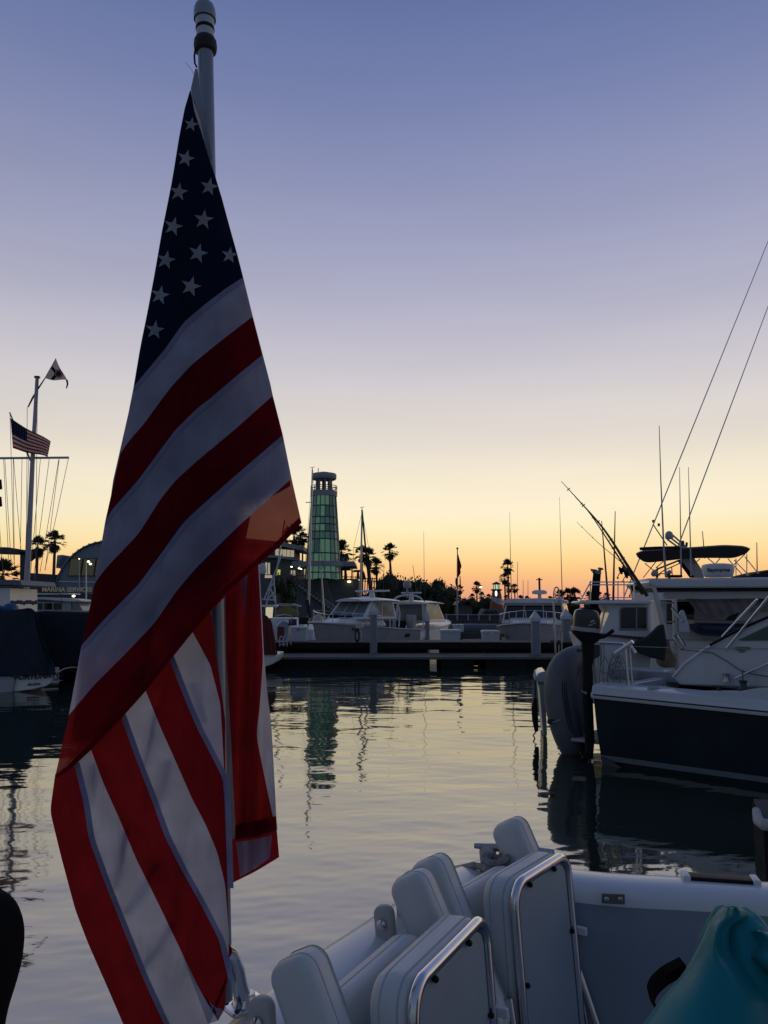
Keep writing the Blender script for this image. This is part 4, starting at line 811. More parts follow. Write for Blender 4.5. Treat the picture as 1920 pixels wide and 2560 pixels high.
# things stowed on and around the cruiser
D1 = 16.6
mb = MB(); secs = []
for f, (yl, yr) in zip(np.linspace(0, 1, 8), ((1560, 1566), (1572, 1580), (1590, 1600), (1610, 1616), (1630, 1630), (1645, 1640), (1650, 1646), (1652, 1650))): pass
gp = [(1660, 1560), (1648, 1565), (1622, 1592), (1585, 1608), (1580, 1618), (1600, 1634), (1630, 1645), (1662, 1652), (1668, 1610)]
mb.prism([P(x, y, 15.35) for x, y in gp], Vector((.1, .4, 0))); solo(mb, 'canvas_cover', 'dark green canvas cover stretched beside the aluminium ladder', 'cover', M_GRNCANV, bevel=.03)
def duffel():
    mb = MB(); rows = [(1598, 1658, 1668), (1612, 1653, 1672), (1630, 1647, 1680), (1648, 1641, 1690), (1660, 1644, 1690), (1668, 1654, 1686)]
    secs = []
    for i, (y, a, b) in enumerate(resample(rows, 16)):
        p, q = P(a, y, 17.2), P(b, y, 17.2); c = (p+q)/2; h = (q-p).length/2
        secs.append([Vector((c.x+h*math.cos(g)*(1+.08*math.sin(6*g+i*.3)), c.y+.16*math.sin(g)*(1+.12*math.sin(5*g)), c.z)) for g in np.linspace(0, 2*math.pi, 24, endpoint=False)])
    mb.loft(secs); solo(mb, 'canvas_sack', 'tan canvas sack hanging below the ladder', 'sack', mat('tan_canvas', (.17, .14, .09), .85, var=.3, scale=8, bump=.4, bscale=20), smooth=70)
duffel()
def kayak():
    root = thing('covered_tender', 'small tender under a blue cover stowed behind the ladder', 'boat', tuple(P(1790, 1592, 18.4)))
    def bl(rows, name, m):
        secs = []
        for x, yt, yb in resample(rows, 24):
            a, b = P(x, yt, 18.2), P(x, yb, 18.2); c = (a+b)/2; h = abs((a-b).z)/2
            secs.append([Vector((c.x, c.y+.35*math.cos(g), c.z+h*math.sin(g))) for g in np.linspace(0, 2*math.pi, 16, endpoint=False)])
        mb = MB(); mb.loft(secs); mb.build(name, m, root, 60, world=True)
    bl([(1730, 1556, 1570), (1745, 1552, 1588), (1800, 1553, 1592), (1850, 1556, 1590), (1900, 1560, 1584)], 'cover', mat('blue_tarp_cover', (.012, .022, .06), .6, var=.3, scale=4, bump=.3, bscale=20))
    bl([(1722, 1549, 1560), (1745, 1548, 1561), (1800, 1550, 1562), (1860, 1552, 1562), (1900, 1556, 1562)], 'gunwale_tube', mat('faded_pink_grey', (.28, .25, .26), .6))
    mb = MB(); mb.prism([P(x, y, 17.7) for x, y in ((1697, 1540), (1703, 1526), (1708, 1524), (1712, 1530), (1724, 1566), (1724, 1580), (1697, 1580))], Vector((0, .06, 0))); mb.build('fin', M_GEL, root, world=True, bevel=.01)
kayak()
# ------------------------------------------------------------------ right, third row: trawler with a side window
def trawler():
    D0 = 15.9; root = thing('trawler', 'white trawler with a wide side window and railed roof behind the outboard motor', 'boat', tuple(Vector((5.0, D0+1.2, 0))))
    Q = lambda x, y, d=0: P(x, y, D0+d)
    def pz(pts, d, off, name, m, bevel=.02): mb = MB(); mb.prism([Q(x, y, d) for x, y in pts], off); return mb.build(name, m, root, 35, world=True, bevel=bevel)
    pz([(1446, 1506), (1452, 1502), (1618, 1500), (1630, 1500), (1630, 1510), (1460, 1510)], -.2, Vector((.2, 1.5, 0)), 'roof', M_GELFAR, .03)
    house = pz([(1512, 1510), (1628, 1510), (1628, 1610), (1497, 1612), (1500, 1590), (1524, 1530)], 0, Vector((.2, 1.3, 0)), 'house', M_GELFAR)
    fr = mat('window_surround', (.26, .27, .29), .5)
    pz([(1549, 1522), (1556, 1518), (1620, 1517), (1620, 1576), (1549, 1576)], -.02, Vector((0, .04, 0)), 'window_frame', fr, .01)
    w = pz([(1553, 1524), (1560, 1520), (1616, 1520), (1616, 1570), (1553, 1570)], -.035, Vector((0, .03, 0)), 'side_window', mat('warm_dark_glass', (.035, .03, .026), .08, spec=.6), 0)
    pz([(1590, 1520), (1593, 1520), (1593, 1570), (1590, 1570)], -.045, Vector((0, .02, 0)), 'window_bar', fr, 0)
    # windscreen gap: dark posts at the front
    for x in (1508, 1520):
        mb = MB(); mb.tube([Q(x+6, 1512, .2), Q(x-4, 1560, .2), Q(x-8, 1588, .2)], .02, 6); mb.build('windscreen_post', M_GELFAR, root, world=True)
    pz([(1436, 1580), (1500, 1584), (1622, 1595), (1630, 1596), (1630, 1760), (1480, 1760), (1455, 1640)], -.1, Vector((.2, 1.4, 0)), 'hull', M_GELFAR, .04)
    pz([(1437, 1578), (1500, 1583), (1630, 1595), (1630, 1601), (1500, 1589), (1440, 1584)], -.16, Vector((.2, 1.5, 0)), 'rub_rail', M_WOOD, .01)
    # rails on the roof
    for y in (1455, 1462):
        mb = MB(); mb.tube([Q(1474, y, .2), Q(1590, y, .2)], .014, 6); mb.build('roof_rail', M_STEEL, root, world=True)
    for x in (1476, 1545, 1560, 1585):
        mb = MB(); mb.tube([Q(x, 1502, .2), Q(x, 1452, .2)], .013, 6); mb.build('rail_post', M_STEEL, root, world=True)
    mb = MB(); mb.tube([Q(1450, 1503, .2), Q(1468, 1470, .2), Q(1476, 1456, .2)], .016, 6); mb.build('rail_stay', M_STEEL, root, world=True)
    for x0, x1, y1 in ((1521, 1504, 1302), (1533, 1538, 1278)):
        mb = MB(); mb.tube([Q(x0, 1505, .4), Q((x0+x1)/2, (1505+y1)/2, .4), Q(x1, y1, .4)], [.025, .017, .008], 6); mb.build('whip_antenna', M_DARK, root, world=True)
    mb = MB()
    for y in (1494, 1500): mb.tube([Q(1500, y, .9), Q(1580, y, .9)], .012, 6)
    mb.build('far_rail', M_STEEL, root, world=True)
trawler()
def rod(pts, label, name='fishing_rod', reel=None, r0=.02, r1=.006, D=17.5):
    root = thing(name, label, 'fishing rod', tuple(P(*pts[0], D)))
    q = [Vector(v) for v in resample([tuple(P(x, y, D)) for x, y in pts], 14)]
    mb = MB(); mb.tube(q, list(np.linspace(r0, r1, 14)), 8); mb.build('rod', mat('rod_blank', (.025, .022, .02), .4), root, world=True)
    for f in (4, 6, 8, 10, 12):
        mb = MB(); mb.lathe([(r0*.9, -.01), (r0*1.3, 0), (r0*.9, .01)], q[f], 8, q[f]-q[f-1]); mb.build('guide', M_DARK, root, world=True)
    if reel:
        for rx, ry, rr in reel:
            c = P(rx, ry, D-.05); mb = MB(); mb.lathe([(rr*.6, -.06), (rr, -.055), (rr, -.03), (rr*.6, -.02), (rr*.6, .02), (rr, .03), (rr, .055), (rr*.6, .06)], c, 16, (.8, -.5, .3)); re_ = mb.build('reel', M_BLACK, root, world=True)
            mb = MB(); mb.tube([c, c+Vector((-.10, -.06, -.10)), c+Vector((-.13, -.06, -.16))], .010, 6); mb.sphere(c+Vector((-.13, -.06, -.18)), .025, 8, 6); mb.build('reel_handle', M_DARK, re_, world=True)
rod([(1618, 1490), (1585, 1440), (1510, 1320), (1403, 1203)], 'long fishing rod with two reels leaning left over the trawler', reel=[(1556, 1425, .09), (1569, 1434, .10)], r0=.045, r1=.006)
rod([(1610, 1476), (1560, 1410), (1500, 1362), (1442, 1305)], 'thin fishing rod sloping left below the longest rod', r0=.012, r1=.004, D=17.9)
rod([(1606, 1486), (1500, 1320), (1470, 1275), (1438, 1243)], 'fishing rod lying just under the longest rod', reel=[(1586, 1470, .08)], r0=.03, r1=.006, D=17.7)
def rod_rack():
    root = thing('boathook_bundle', 'upright bundle of gaffs and rod butts on the trawler roof', 'gaff bundle', tuple(P(1480, 1520, 16.6)))
    rnd = random.Random(3)
    for k in range(7):
        x = 1476+k*3; xt = 1484+k*2.6; yt = 1420+rnd.uniform(0, 16)
        mb = MB(); mb.tube([P(x, 1520, 16.3+k*.03), P(xt, yt+20, 16.3+k*.03), P(xt+2, yt, 16.3+k*.03)], [.016, .02, .015], 6); mb.build('pole', M_BLACK, root, world=True)
        mb = MB(); mb.prism([P(xt-7+k, yt-2, 16.3), P(xt+8, yt, 16.3), P(xt+10, yt+4, 16.3), P(xt-4+k, yt+5, 16.3)], Vector((0, .05, 0))); mb.build('butt', M_GELGREY, root, world=True)
rod_rack()
# ------------------------------------------------------------------ right, far: flybridge with bimini and outriggers
def flybridge():
    D0 = 24.5; root = thing('flybridge_yacht', 'flybridge yacht under a dark bimini with a slanted radar arch', 'boat', tuple(Vector((9.6, D0+1.5, 0))))
    Q = lambda x, y, d=0: P(x, y, D0+d)
    def pz(pts, d, off, name, m, bevel=.02): mb = MB(); mb.prism([Q(x, y, d) for x, y in pts], off); return mb.build(name, m, root, 35, world=True, bevel=bevel)
    # bimini: arched canvas
    tp = resample([(1590, 1386), (1604, 1378), (1660, 1375), (1740, 1370), (1810, 1365), (1868, 1368), (1875, 1374)], 30); bt = resample([(1594, 1393), (1610, 1408), (1660, 1403), (1720, 1396), (1780, 1395), (1836, 1396), (1866, 1384)], 30)
    secs = []
    for d, k in ((0, 1), (.5, .75), (1.3, .6), (2.2, .75), (2.7, 1)):
        secs.append([P(t[0], t[1]-(1-k)*8, D0+d) for t in tp]+[P(b[0], b[1]-(1-k)*14, D0+d) for b in bt[::-1]])
    mb = MB(); mb.loft(secs); mb.build('bimini', M_BLKCANV, root, 50, world=True)
    mb = MB(); mb.tube([Q(1600, 1372, .1), Q(1640, 1370, .1), Q(1700, 1369, .1)], .05, 8); mb.build('rolled_screen', M_BLKCANV, root, world=True)
    for a, b in (((1612, 1408), (1650, 1440)), ((1640, 1404), (1608, 1444)), ((1660, 1402), (1640, 1420)), ((1770, 1396), (1790, 1412)), ((1800, 1396), (1780, 1420)), ((1820, 1397), (1855, 1436)), ((1862, 1386), (1826, 1420)), ((1867, 1386), (1867, 1440)), ((1840, 1397), (1840, 1440)), ((1862, 1392), (1896, 1434)), ((1750, 1397), (1735, 1410)), ((1835, 1400), (1872, 1438))):
        mb = MB(); mb.tube([Q(*a, .3), Q(*b, .3)], .016, 6); mb.build('bimini_strut', M_STEEL, root, world=True)
    pz([(1690, 1375), (1712, 1362), (1722, 1374), (1760, 1432), (1760, 1444), (1738, 1444), (1700, 1396)], .4, Vector((.1, .25, 0)), 'radar_arch', M_GELGREY)
    pz([(1692, 1400), (1716, 1396), (1752, 1444), (1724, 1444)], 2.2, Vector((.1, .25, 0)), 'radar_arch', M_BLACK)
    for a, b in (((1668, 1348), (1706, 1376)), ((1676, 1344), (1712, 1372)), ((1682, 1338), (1718, 1370))):
        mb = MB(); mb.tube([Q(*a, .5), Q(*b, .5)], .03, 8); mb.build('arch_strut', M_GELGREY, root, world=True)
    c = Q(1673, 1342, .5); r = 10*m_per_px(D0); mb = MB(); mb.lathe([(r*.8, -r*.6), (r, -.2*r), (r, r*.5), (r*.8, r*1.1), (r*.4, r*1.4), (.01, r*1.5)], c, 16); mb.build('satellite_dome', M_GELGREY, root, world=True)
    mb = MB(); mb.tube([Q(1706, 1368, .5), Q(1706, 1352, .5)], [.07, .06], 8); mb.tube([Q(1716, 1366, .5), Q(1717, 1356, .5)], .04, 8); mb.build('horn', M_DARK, root, world=True)
    mb = MB(); mb.tube([Q(1632, 1310, .4), Q(1668, 1364, .4)], .018, 6); mb.rbox(Q(1634, 1303, .4), (.09, .06, .09), .02); mb.rbox(Q(1647, 1312, .4), (.07, .05, .10), .02); mb.build('light_mast', M_DARK, root, world=True)
    # flybridge coaming, seats rails, console
    mb = MB(); mb.tube([Q(1640, 1425, .3), Q(1650, 1420, .3), Q(1695, 1402, .3)], .03, 6); mb.tube([Q(1640, 1440, .3), Q(1660, 1426, .3), Q(1700, 1408, .3)], .018, 6)
    for x in (1645, 1664, 1681): mb.tube([Q(x, 1444, .3), Q(x-2, 1416, .3)], .016, 6)
    mb.build('bridge_rail', M_DARK, root, world=True)
    pz([(1618, 1446), (2200, 1440), (2200, 1560), (1640, 1560)], .3, Vector((.2, 2.6, 0)), 'bridge_side', M_GELFAR, .05)
    pz([(1880, 1436), (1925, 1425), (2100, 1400), (2100, 1446), (1880, 1446)], .6, Vector((.2, 2, 0)), 'bridge_cover', M_BLKCANV, .03)
    pz([(1640, 1540), (2200, 1540), (2200, 1650), (1660, 1640)], .8, Vector((.2, 3, 0)), 'hull', M_GELFAR, .05)
    for a, b, n_ in (((1560, 1492), (1950, 530), 'outrigger'), ((1690, 1380), (1960, 660), 'outrigger')):
        p, q = Q(*a, .3), Q(*b, .3); mb = MB(); mb.tube([p, p.lerp(q, .35), p.lerp(q, .7), q], [.02, .019, .015, .012], 6); mb.build(n_, M_ALU, root, world=True)
    for x0, y0, x1, y1 in ((1762, 1396, 1756, 1328), (1893, 1436, 1892, 1356)):
        mb = MB(); mb.tube([Q(x0, y0, 2), Q(x1, y1, 2)], [.02, .012], 6); mb.build('whip_antenna', M_DARK, root, world=True)
flybridge()
# ------------------------------------------------------------------ land, seawall
def land():
    D0 = 74
    mb = MB(); xs = (-3000, 3000); mb.add([(-2500, D0, 1.15), (2500, D0, 1.15), (4000, 3500, 1.15), (-4000, 3500, 1.15)], [(0, 1, 2, 3)])
    o = mb.build('ground', mat('park_ground', (.05, .055, .035), .9, var=.4, scale=.2), None, 0); tag(o, 'dark park ground behind the marina', kind='structure')
    mb = MB(); mb.add([(-2500, D0-.3, -1.5), (2500, D0-.3, -1.5), (2500, D0-.3, 1.25), (-2500, D0-.3, 1.25), (-2500, D0+.2, 1.25), (2500, D0+.2, 1.25), (2500, D0+.2, -1.5), (-2500, D0+.2, -1.5)], [(0, 1, 2, 3), (3, 2, 5, 4), (7, 6, 5, 4)])
    o = mb.build('seawall', mat('dark_seawall', (.06, .06, .06), .85, var=.3, scale=.6), None, 0); tag(o, 'long dark concrete seawall at the back of the marina', 'wall', kind='structure'); del o['category']
land()
# ------------------------------------------------------------------ docks
def docks():
    # low float in front, deck carried on separate pontoons
    D0 = 32.3; gaps = [(1076, 1102), (1186, 1214)]
    root = thing('floating_dock', 'low floating dock with a pale edge strip across the water', 'dock', (2, D0, 0))
    xa, xb = P(655, 1640, D0).x, P(1560, 1640, D0).x
    mb = MB(); mb.box(((xa+xb)/2, D0+1.5, .40), (xb-xa, 3.0, .10)); mb.build('deck', M_WOOD, root, world=True)
    mb = MB(); mb.box(((xa+xb)/2, D0-.03, .42), (xb-xa+.02, .06, .09)); mb.build('edge_strip', mat('pale_edge_strip', (.11, .115, .12), .6, var=.2, dirt=.3), root, world=True)
    edges = [xa]+[P(g, 1655, D0).x for q in gaps for g in q]+[xb]
    for a, b in zip(edges[::2], edges[1::2]):
        n = max(1, int((b-a)/2.6)); w = (b-a)/n
        for k in range(n):
            mb = MB(); mb.box((a+w*(k+.5), D0+1.5, .10), (w-.04, 2.9, .50)); mb.build('pontoon', M_DARKWOOD, root, world=True, bevel=.03)
    # main walkway behind, higher
    D2 = 35.6; r2 = thing('main_walkway', 'higher dark timber walkway carrying the white dock boxes', 'dock', (2, D2, 0))
    xa, xb = P(640, 1606, D2).x, P(1620, 1606, D2).x
    mb = MB(); mb.box(((xa+xb)/2, D2+1.3, .86), (xb-xa, 2.6, .10)); mb.build('deck', M_WOOD, r2, world=True)
    mb = MB(); mb.box(((xa+xb)/2, D2-.05, .73), (xb-xa, .10, .30)); mb.build('fascia', M_DARKWOOD, r2, world=True)
    mb = MB(); mb.box(((xa+xb)/2, D2-.12, .66), (xb-xa, .05, .06)); mb.build('rub_strip', M_DARKWOOD, r2, world=True)
    edges = [xa]+[P(g, 1655, D2).x for q in ((1070, 1106), (1180, 1218)) for g in q]+[xb]
    for a, b in zip(edges[::2], edges[1::2]):
        n = max(1, int((b-a)/3)); w = (b-a)/n
        for k in range(n):
            mb = MB(); mb.box((a+w*(k+.5), D2+1.3, .29), (w-.04, 2.4, .62)); mb.build('pontoon', M_DARKWOOD, r2, world=True, bevel=.03)
    # slip finger between the boats
    r3 = thing('slip_finger', 'low timber finger dock running back between the two white boats', 'dock', tuple(P(1180, 1600, 42)*1))
    for k in range(12):
        x0, x1 = P(1152+k*.6, 1600, 38.4+k*.8).x, P(1215-k*1.0, 1600, 38.4+k*.8).x
        mb = MB(); mb.box(((x0+x1)/2, 38.6+k*.8, .5), (x1-x0, .78, .12)); mb.build('plank', M_WOOD, r3, world=True)
    mb = MB(); a, b = P(1152, 1600, 38.4).x, P(1215, 1600, 38.4).x; mb.box(((a+b)/2, 43, .2), ((b-a)*.9, 9.4, .5)); mb.build('float', M_DARKWOOD, r3, world=True)
docks()
def pile(x, y0, y1, w, D, label):
    c = P(x, y1, D); base = Vector((c.x, c.y, 0 if D > 34 else 0)); r = w/2*m_per_px(D); top = P(x, y0+24, D).z; tip = P(x, y0, D).z
    root = thing('dock_pile', label, 'pile', (c.x, c.y, -1), group='capped dock piles')
    mb = MB(); mb.box((c.x, c.y, (top-1)/2), (2*r, 2*r, top+1)); mb.build('shaft', M_PILE, root, world=True, bevel=r*.25)
    k = 1.16; h = tip-top
    mb = MB(); ring = lambda s, z: [Vector((c.x+a*r*s, c.y+b*r*s, z)) for a, b in ((-1, -1), (1, -1), (1, 1), (-1, 1))]
    mb.loft([ring(k, top-h*.12), ring(k, top+h*.22), ring(.05, tip)]); mb.build('cap', M_CAP, root, 20, world=True)
pile(934, 1510, 1600, 18, 35.0, 'grey pile with a white pointed cap in front of the express cruiser')
pile(1340, 1526, 1638, 21, 33.6, 'grey capped pile standing at the front dock edge before the pilothouse boat')
pile(1417, 1521, 1612, 21, 36.5, 'grey capped pile left of the outboard motor behind the hook lamp')
pile(1068, 1526, 1592, 11, 50, 'thin capped pile beside the second white boat')
def dock_box(x0, x1, y0, y1, D, label, taper=.04):
    a, b = P(x0, y1, D), P(x1, y1, D); t0 = P(x0, y0, D).z; root = thing('dock_box', label, 'dock box', ((a.x+b.x)/2, D+.35, a.z), group='white dock boxes')
    w = b.x-a.x; dp = .75; z0 = a.z; h = t0-z0; c = Vector(((a.x+b.x)/2, D+dp/2, z0))
    ring = lambda s, z: [Vector((c.x+u*w/2*s, c.y+v*dp/2*s, c.z+z)) for u, v in ((-1, -1), (1, -1), (1, 1), (-1, 1))]
    mb = MB(); mb.loft([ring(1-taper*2, 0), ring(1, h*.82)]); mb.build('body', M_CAP, root, 20, world=True, bevel=.02)
    mb = MB(); mb.loft([ring(1.05, h*.82), ring(1.06, h*.90), ring(.98, h)]); lid = mb.build('lid', M_CAP, root, 20, world=True, bevel=.02)
    mb = MB(); mb.box((c.x, D-.03, z0+h*.80), (.09, .03, .10)); mb.build('hasp', M_STEEL, root, world=True)
ZD = .91
dock_box(726, 766, 1566, 1604, 36.4, 'white dock box on the walkway left of the express cruiser')
dock_box(1103, 1152, 1574, 1611, 35.9, 'white dock box in the gap left of centre between the two boats')
dock_box(1208, 1250, 1576, 1614, 35.9, 'white dock box against the bow of the pilothouse boat')
dock_box(1080, 1104, 1558, 1578, 56, 'small far white dock box left of the grey inflatable')
dock_box(1134, 1160, 1561, 1580, 56, 'small far white dock box in front of the grey inflatable')
def ladder():
    root = thing('dock_ladder', 'white curved swim ladder on the dock left end', 'ladder', tuple(P(711, 1612, 35.3)))
    for x in (703, 713, 722):
        mb = MB(); pts = [P(x-4, 1616, 35.2), P(x-4, 1598, 35.2), P(x-2, 1592, 35.2), P(x+1, 1590, 35.2), P(x+4, 1594, 35.4), P(x+5, 1612, 35.5)]; mb.tube(pts, .022, 8); mb.build('rail', M_CAP, root, world=True)
    for y in (1604, 1611):
        mb = MB(); mb.tube([P(700, y, 35.2), P(720, y, 35.2)], .018, 6); mb.build('rung', M_CAP, root, world=True)
ladder()
def pedestal():
    D = 35.8; root = thing('power_pedestal', 'white dock pedestal with a hooded lamp before the express cruiser', 'pedestal', tuple(P(899, 1606, D)))
    mb = MB(); mb.prism([P(x, y, D) for x, y in ((898, 1570), (904, 1570), (904, 1606), (898, 1606))], Vector((0, .14, 0))); mb.build('post', M_CAP, root, world=True, bevel=.01)
    mb = MB(); mb.prism([P(x, y, D-.05) for x, y in ((889, 1569), (892, 1560), (897, 1557), (905, 1557), (909, 1569), (905, 1571), (893, 1571))], Vector((0, .3, 0))); mb.build('hood', M_CAP, root, world=True, bevel=.02)
    mb = MB(); pts = [P(893+5*math.cos(a), 1588+14*math.sin(a), D-.06) for a in np.linspace(0, 6.28, 24)]
    for k in range(3): mb.tube([p+Vector((0, -.03*k, -.02*k)) for p in pts], .03, 6)
    mb.build('hose_coil', M_BLACK, root, world=True)
pedestal()
def hook_lamp():
    D = 34.2; root = thing('hook_lamp', 'tall grey dock lamp post with a curved hook top', 'lamp post', tuple(P(1388, 1634, D)))
    pts = [(1389, 1636), (1386, 1580), (1384, 1520), (1384, 1482), (1386, 1470), (1391, 1465), (1396, 1468), (1398, 1478), (1398, 1494)]
    mb = MB(); q = [Vector(v) for v in resample([tuple(P(x, y, D)) for x, y in pts], 40)]; mb.tube(q, [.05]*14+[.04]*12+[.03]*14, 8); mb.build('post', M_ALU, root, world=True)
    c = P(1398, 1500, D); mb = MB(); mb.lathe([(.22, -.03), (.21, .0), (.12, .08), (.05, .14)], c, 16); sh = mb.build('lamp_shade', M_CAP, root, world=True)
    mb = MB(); mb.sphere(c+Vector((0, 0, -.04)), .07, 10, 6); mb.build('bulb', mat('unlit_bulb', (.5, .5, .45), .3), sh, world=True)
    for x in (1380, 1397):
        mb = MB(); mb.rbox(P(x, 1606, D), (.12, .1, .2), .03); mb.build('outlet_box', M_DARK, root, world=True)
    mb = MB(); mb.tube([P(1397, 1634, D), P(1397, 1584, D), P(1401, 1582, D), P(1404, 1588, D), P(1404, 1634, D)], .03, 6); mb.build('water_pipe', M_ALU, root, world=True)
hook_lamp()
# ------------------------------------------------------------------ small motor boats
def hull(root, L, B, hs, hb, m, deckm, stripe=None):
    secs = []; n = 18
    def half(t): return B/2*(1-max(0, (t-.42)/.58)**2.4)
    def sheer(t): return hs+(hb-hs)*t**1.4
    for i in range(n):
        t = i/(n-1); b = max(.02, half(t)); s = sheer(t); x = t*L; fl = .93-.32*t*t
        ov = .10*L*max(0, t-.55)/.45
        secs.append([(x, b, s), (x-ov*.25, b*(fl+.05), s*.6), (x-ov*.7, b*fl*.95, s*.22), (x-ov, b*fl*.86, -.05), (x-ov, 0, -.35), (x-ov, -b*fl*.86, -.05), (x-ov*.7, -b*fl*.95, s*.22), (x-ov*.25, -b*(fl+.05), s*.6), (x, -b, s)])
    mb = MB(); mb.loft(secs, ring=False, caps=False); mb.f.append(tuple(range(9))); h = mb.build('hull', m, root, 50)
    mb = MB(); mb.loft([[(q[0][0], q[0][1]*.985, q[0][2]-.03), (q[0][0], 0, q[0][2]+.05), (q[8][0], q[8][1]*.985, q[8][2]-.03)] for q in secs], ring=False, caps=False); mb.build('deck', deckm, root, 50)
    for k in (0, 8):
        mb = MB(); mb.tube([Vector(q[k])+Vector((0, 0, -.02)) for q in secs], .04, 6); mb.build('rub_rail', M_GELGREY if stripe is None else stripe, root)
    return h, half, sheer
def lerp4(q, u, v): return q[0].lerp(q[1], u).lerp(q[3].lerp(q[2], u), v)
def panel(q, u0, u1, v0, v1, off, name, m, root, th=.02):
    c = [lerp4(q, u0, v0), lerp4(q, u1, v0), lerp4(q, u1, v1), lerp4(q, u0, v1)]; n = (c[1]-c[0]).cross(c[3]-c[0]).normalized()
    ctr = sum(c, Vector())/4
    if n.dot(ctr-Vector((ctr.x*.6+1.2, 0, ctr.z-.4))) < 0: n = -n
    mb = MB(); mb.prism([p+n*off for p in c], -n*th); return mb.build(name, m, root, 30)
def house(root, x0, x1, w0, w1, z0, z1, rf, ra, glassm, name='cabin', ws=((.06, .34), (.37, .63), (.66, .94)), sidew=((.08, .5), (.54, .92)), body=M_GELFAR, band=(.2, .9)):
    """x0 aft, x1 forward; rf / ra lean of front and aft faces; w0 bottom, w1 top half width"""
    b = [Vector((x0, w0, z0)), Vector((x1, w0*.9, z0)), Vector((x1, -w0*.9, z0)), Vector((x0, -w0, z0))]
    t = [Vector((x0+ra, w1, z1)), Vector((x1-rf, w1*.88, z1)), Vector((x1-rf, -w1*.88, z1)), Vector((x0+ra, -w1, z1))]
    mb = MB(); mb.hexa(b, t); o = mb.build(name, body, root, 20, bevel=.04)
    front = [b[1], b[2], t[2], t[1]]; left = [b[0], b[1], t[1], t[0]]; right = [b[3], b[2], t[2], t[3]]; aft = [b[0], b[3], t[3], t[0]]
    for u0, u1 in ws: panel(front, u0, u1, band[0], band[1], .015, 'windscreen_pane', glassm, root)
    for u0, u1 in sidew:
        panel(left, u0, u1, band[0], band[1], .015, 'side_window', glassm, root); panel(right, u0, u1, band[0], band[1], .015, 'side_window', glassm, root)
    if ra is not None: panel(aft, .1, .9, .1, .9, .015, 'aft_window', glassm, root)
    return o
def rail(root, half, sheer, L, t0, t1, h, n=7, r=.016):
    for s in (-1, 1):
        pts = [Vector((t*L, s*half(t)*.93, sheer(t)+h)) for t in np.linspace(t0, t1, 14)]
        mb = MB(); mb.tube(pts, r, 6); mb.build('bow_rail', M_STEEL, root)
        for t in np.linspace(t0, t1, n):
            b = Vector((t*L, s*half(t)*.93, sheer(t))); mb = MB(); mb.tube([b, b+Vector((0, 0, h))], r*.9, 5); mb.build('rail_stanchion', M_STEEL, root)
    mb = MB(); a = Vector((t1*L, half(t1)*.93, sheer(t1)+h)); b = Vector((t1*L, -half(t1)*.93, sheer(t1)+h)); mb.tube([a, a.lerp(b, .5)+Vector((.12, 0, 0)), b], r, 6); mb.build('bow_rail', M_STEEL, root)
M_CLEAR = mat('clear_cabin_glass', (.05, .06, .065), .05, var=.1, spec=.6, alpha=.55)
def radar_bar(root, c, w=.9, h=.45):
    mb = MB(); mb.lathe([(.16, 0), (.14, h*.5), (.10, h*.7)], c, 12); b = mb.build('radar_pedestal', M_GELFAR, root); mb = MB(); mb.box(Vector(c)+Vector((0, 0, h*.8)), (.14, w*1.6, .10)); mb.build('radar_bar', M_GELFAR, root, bevel=.02)
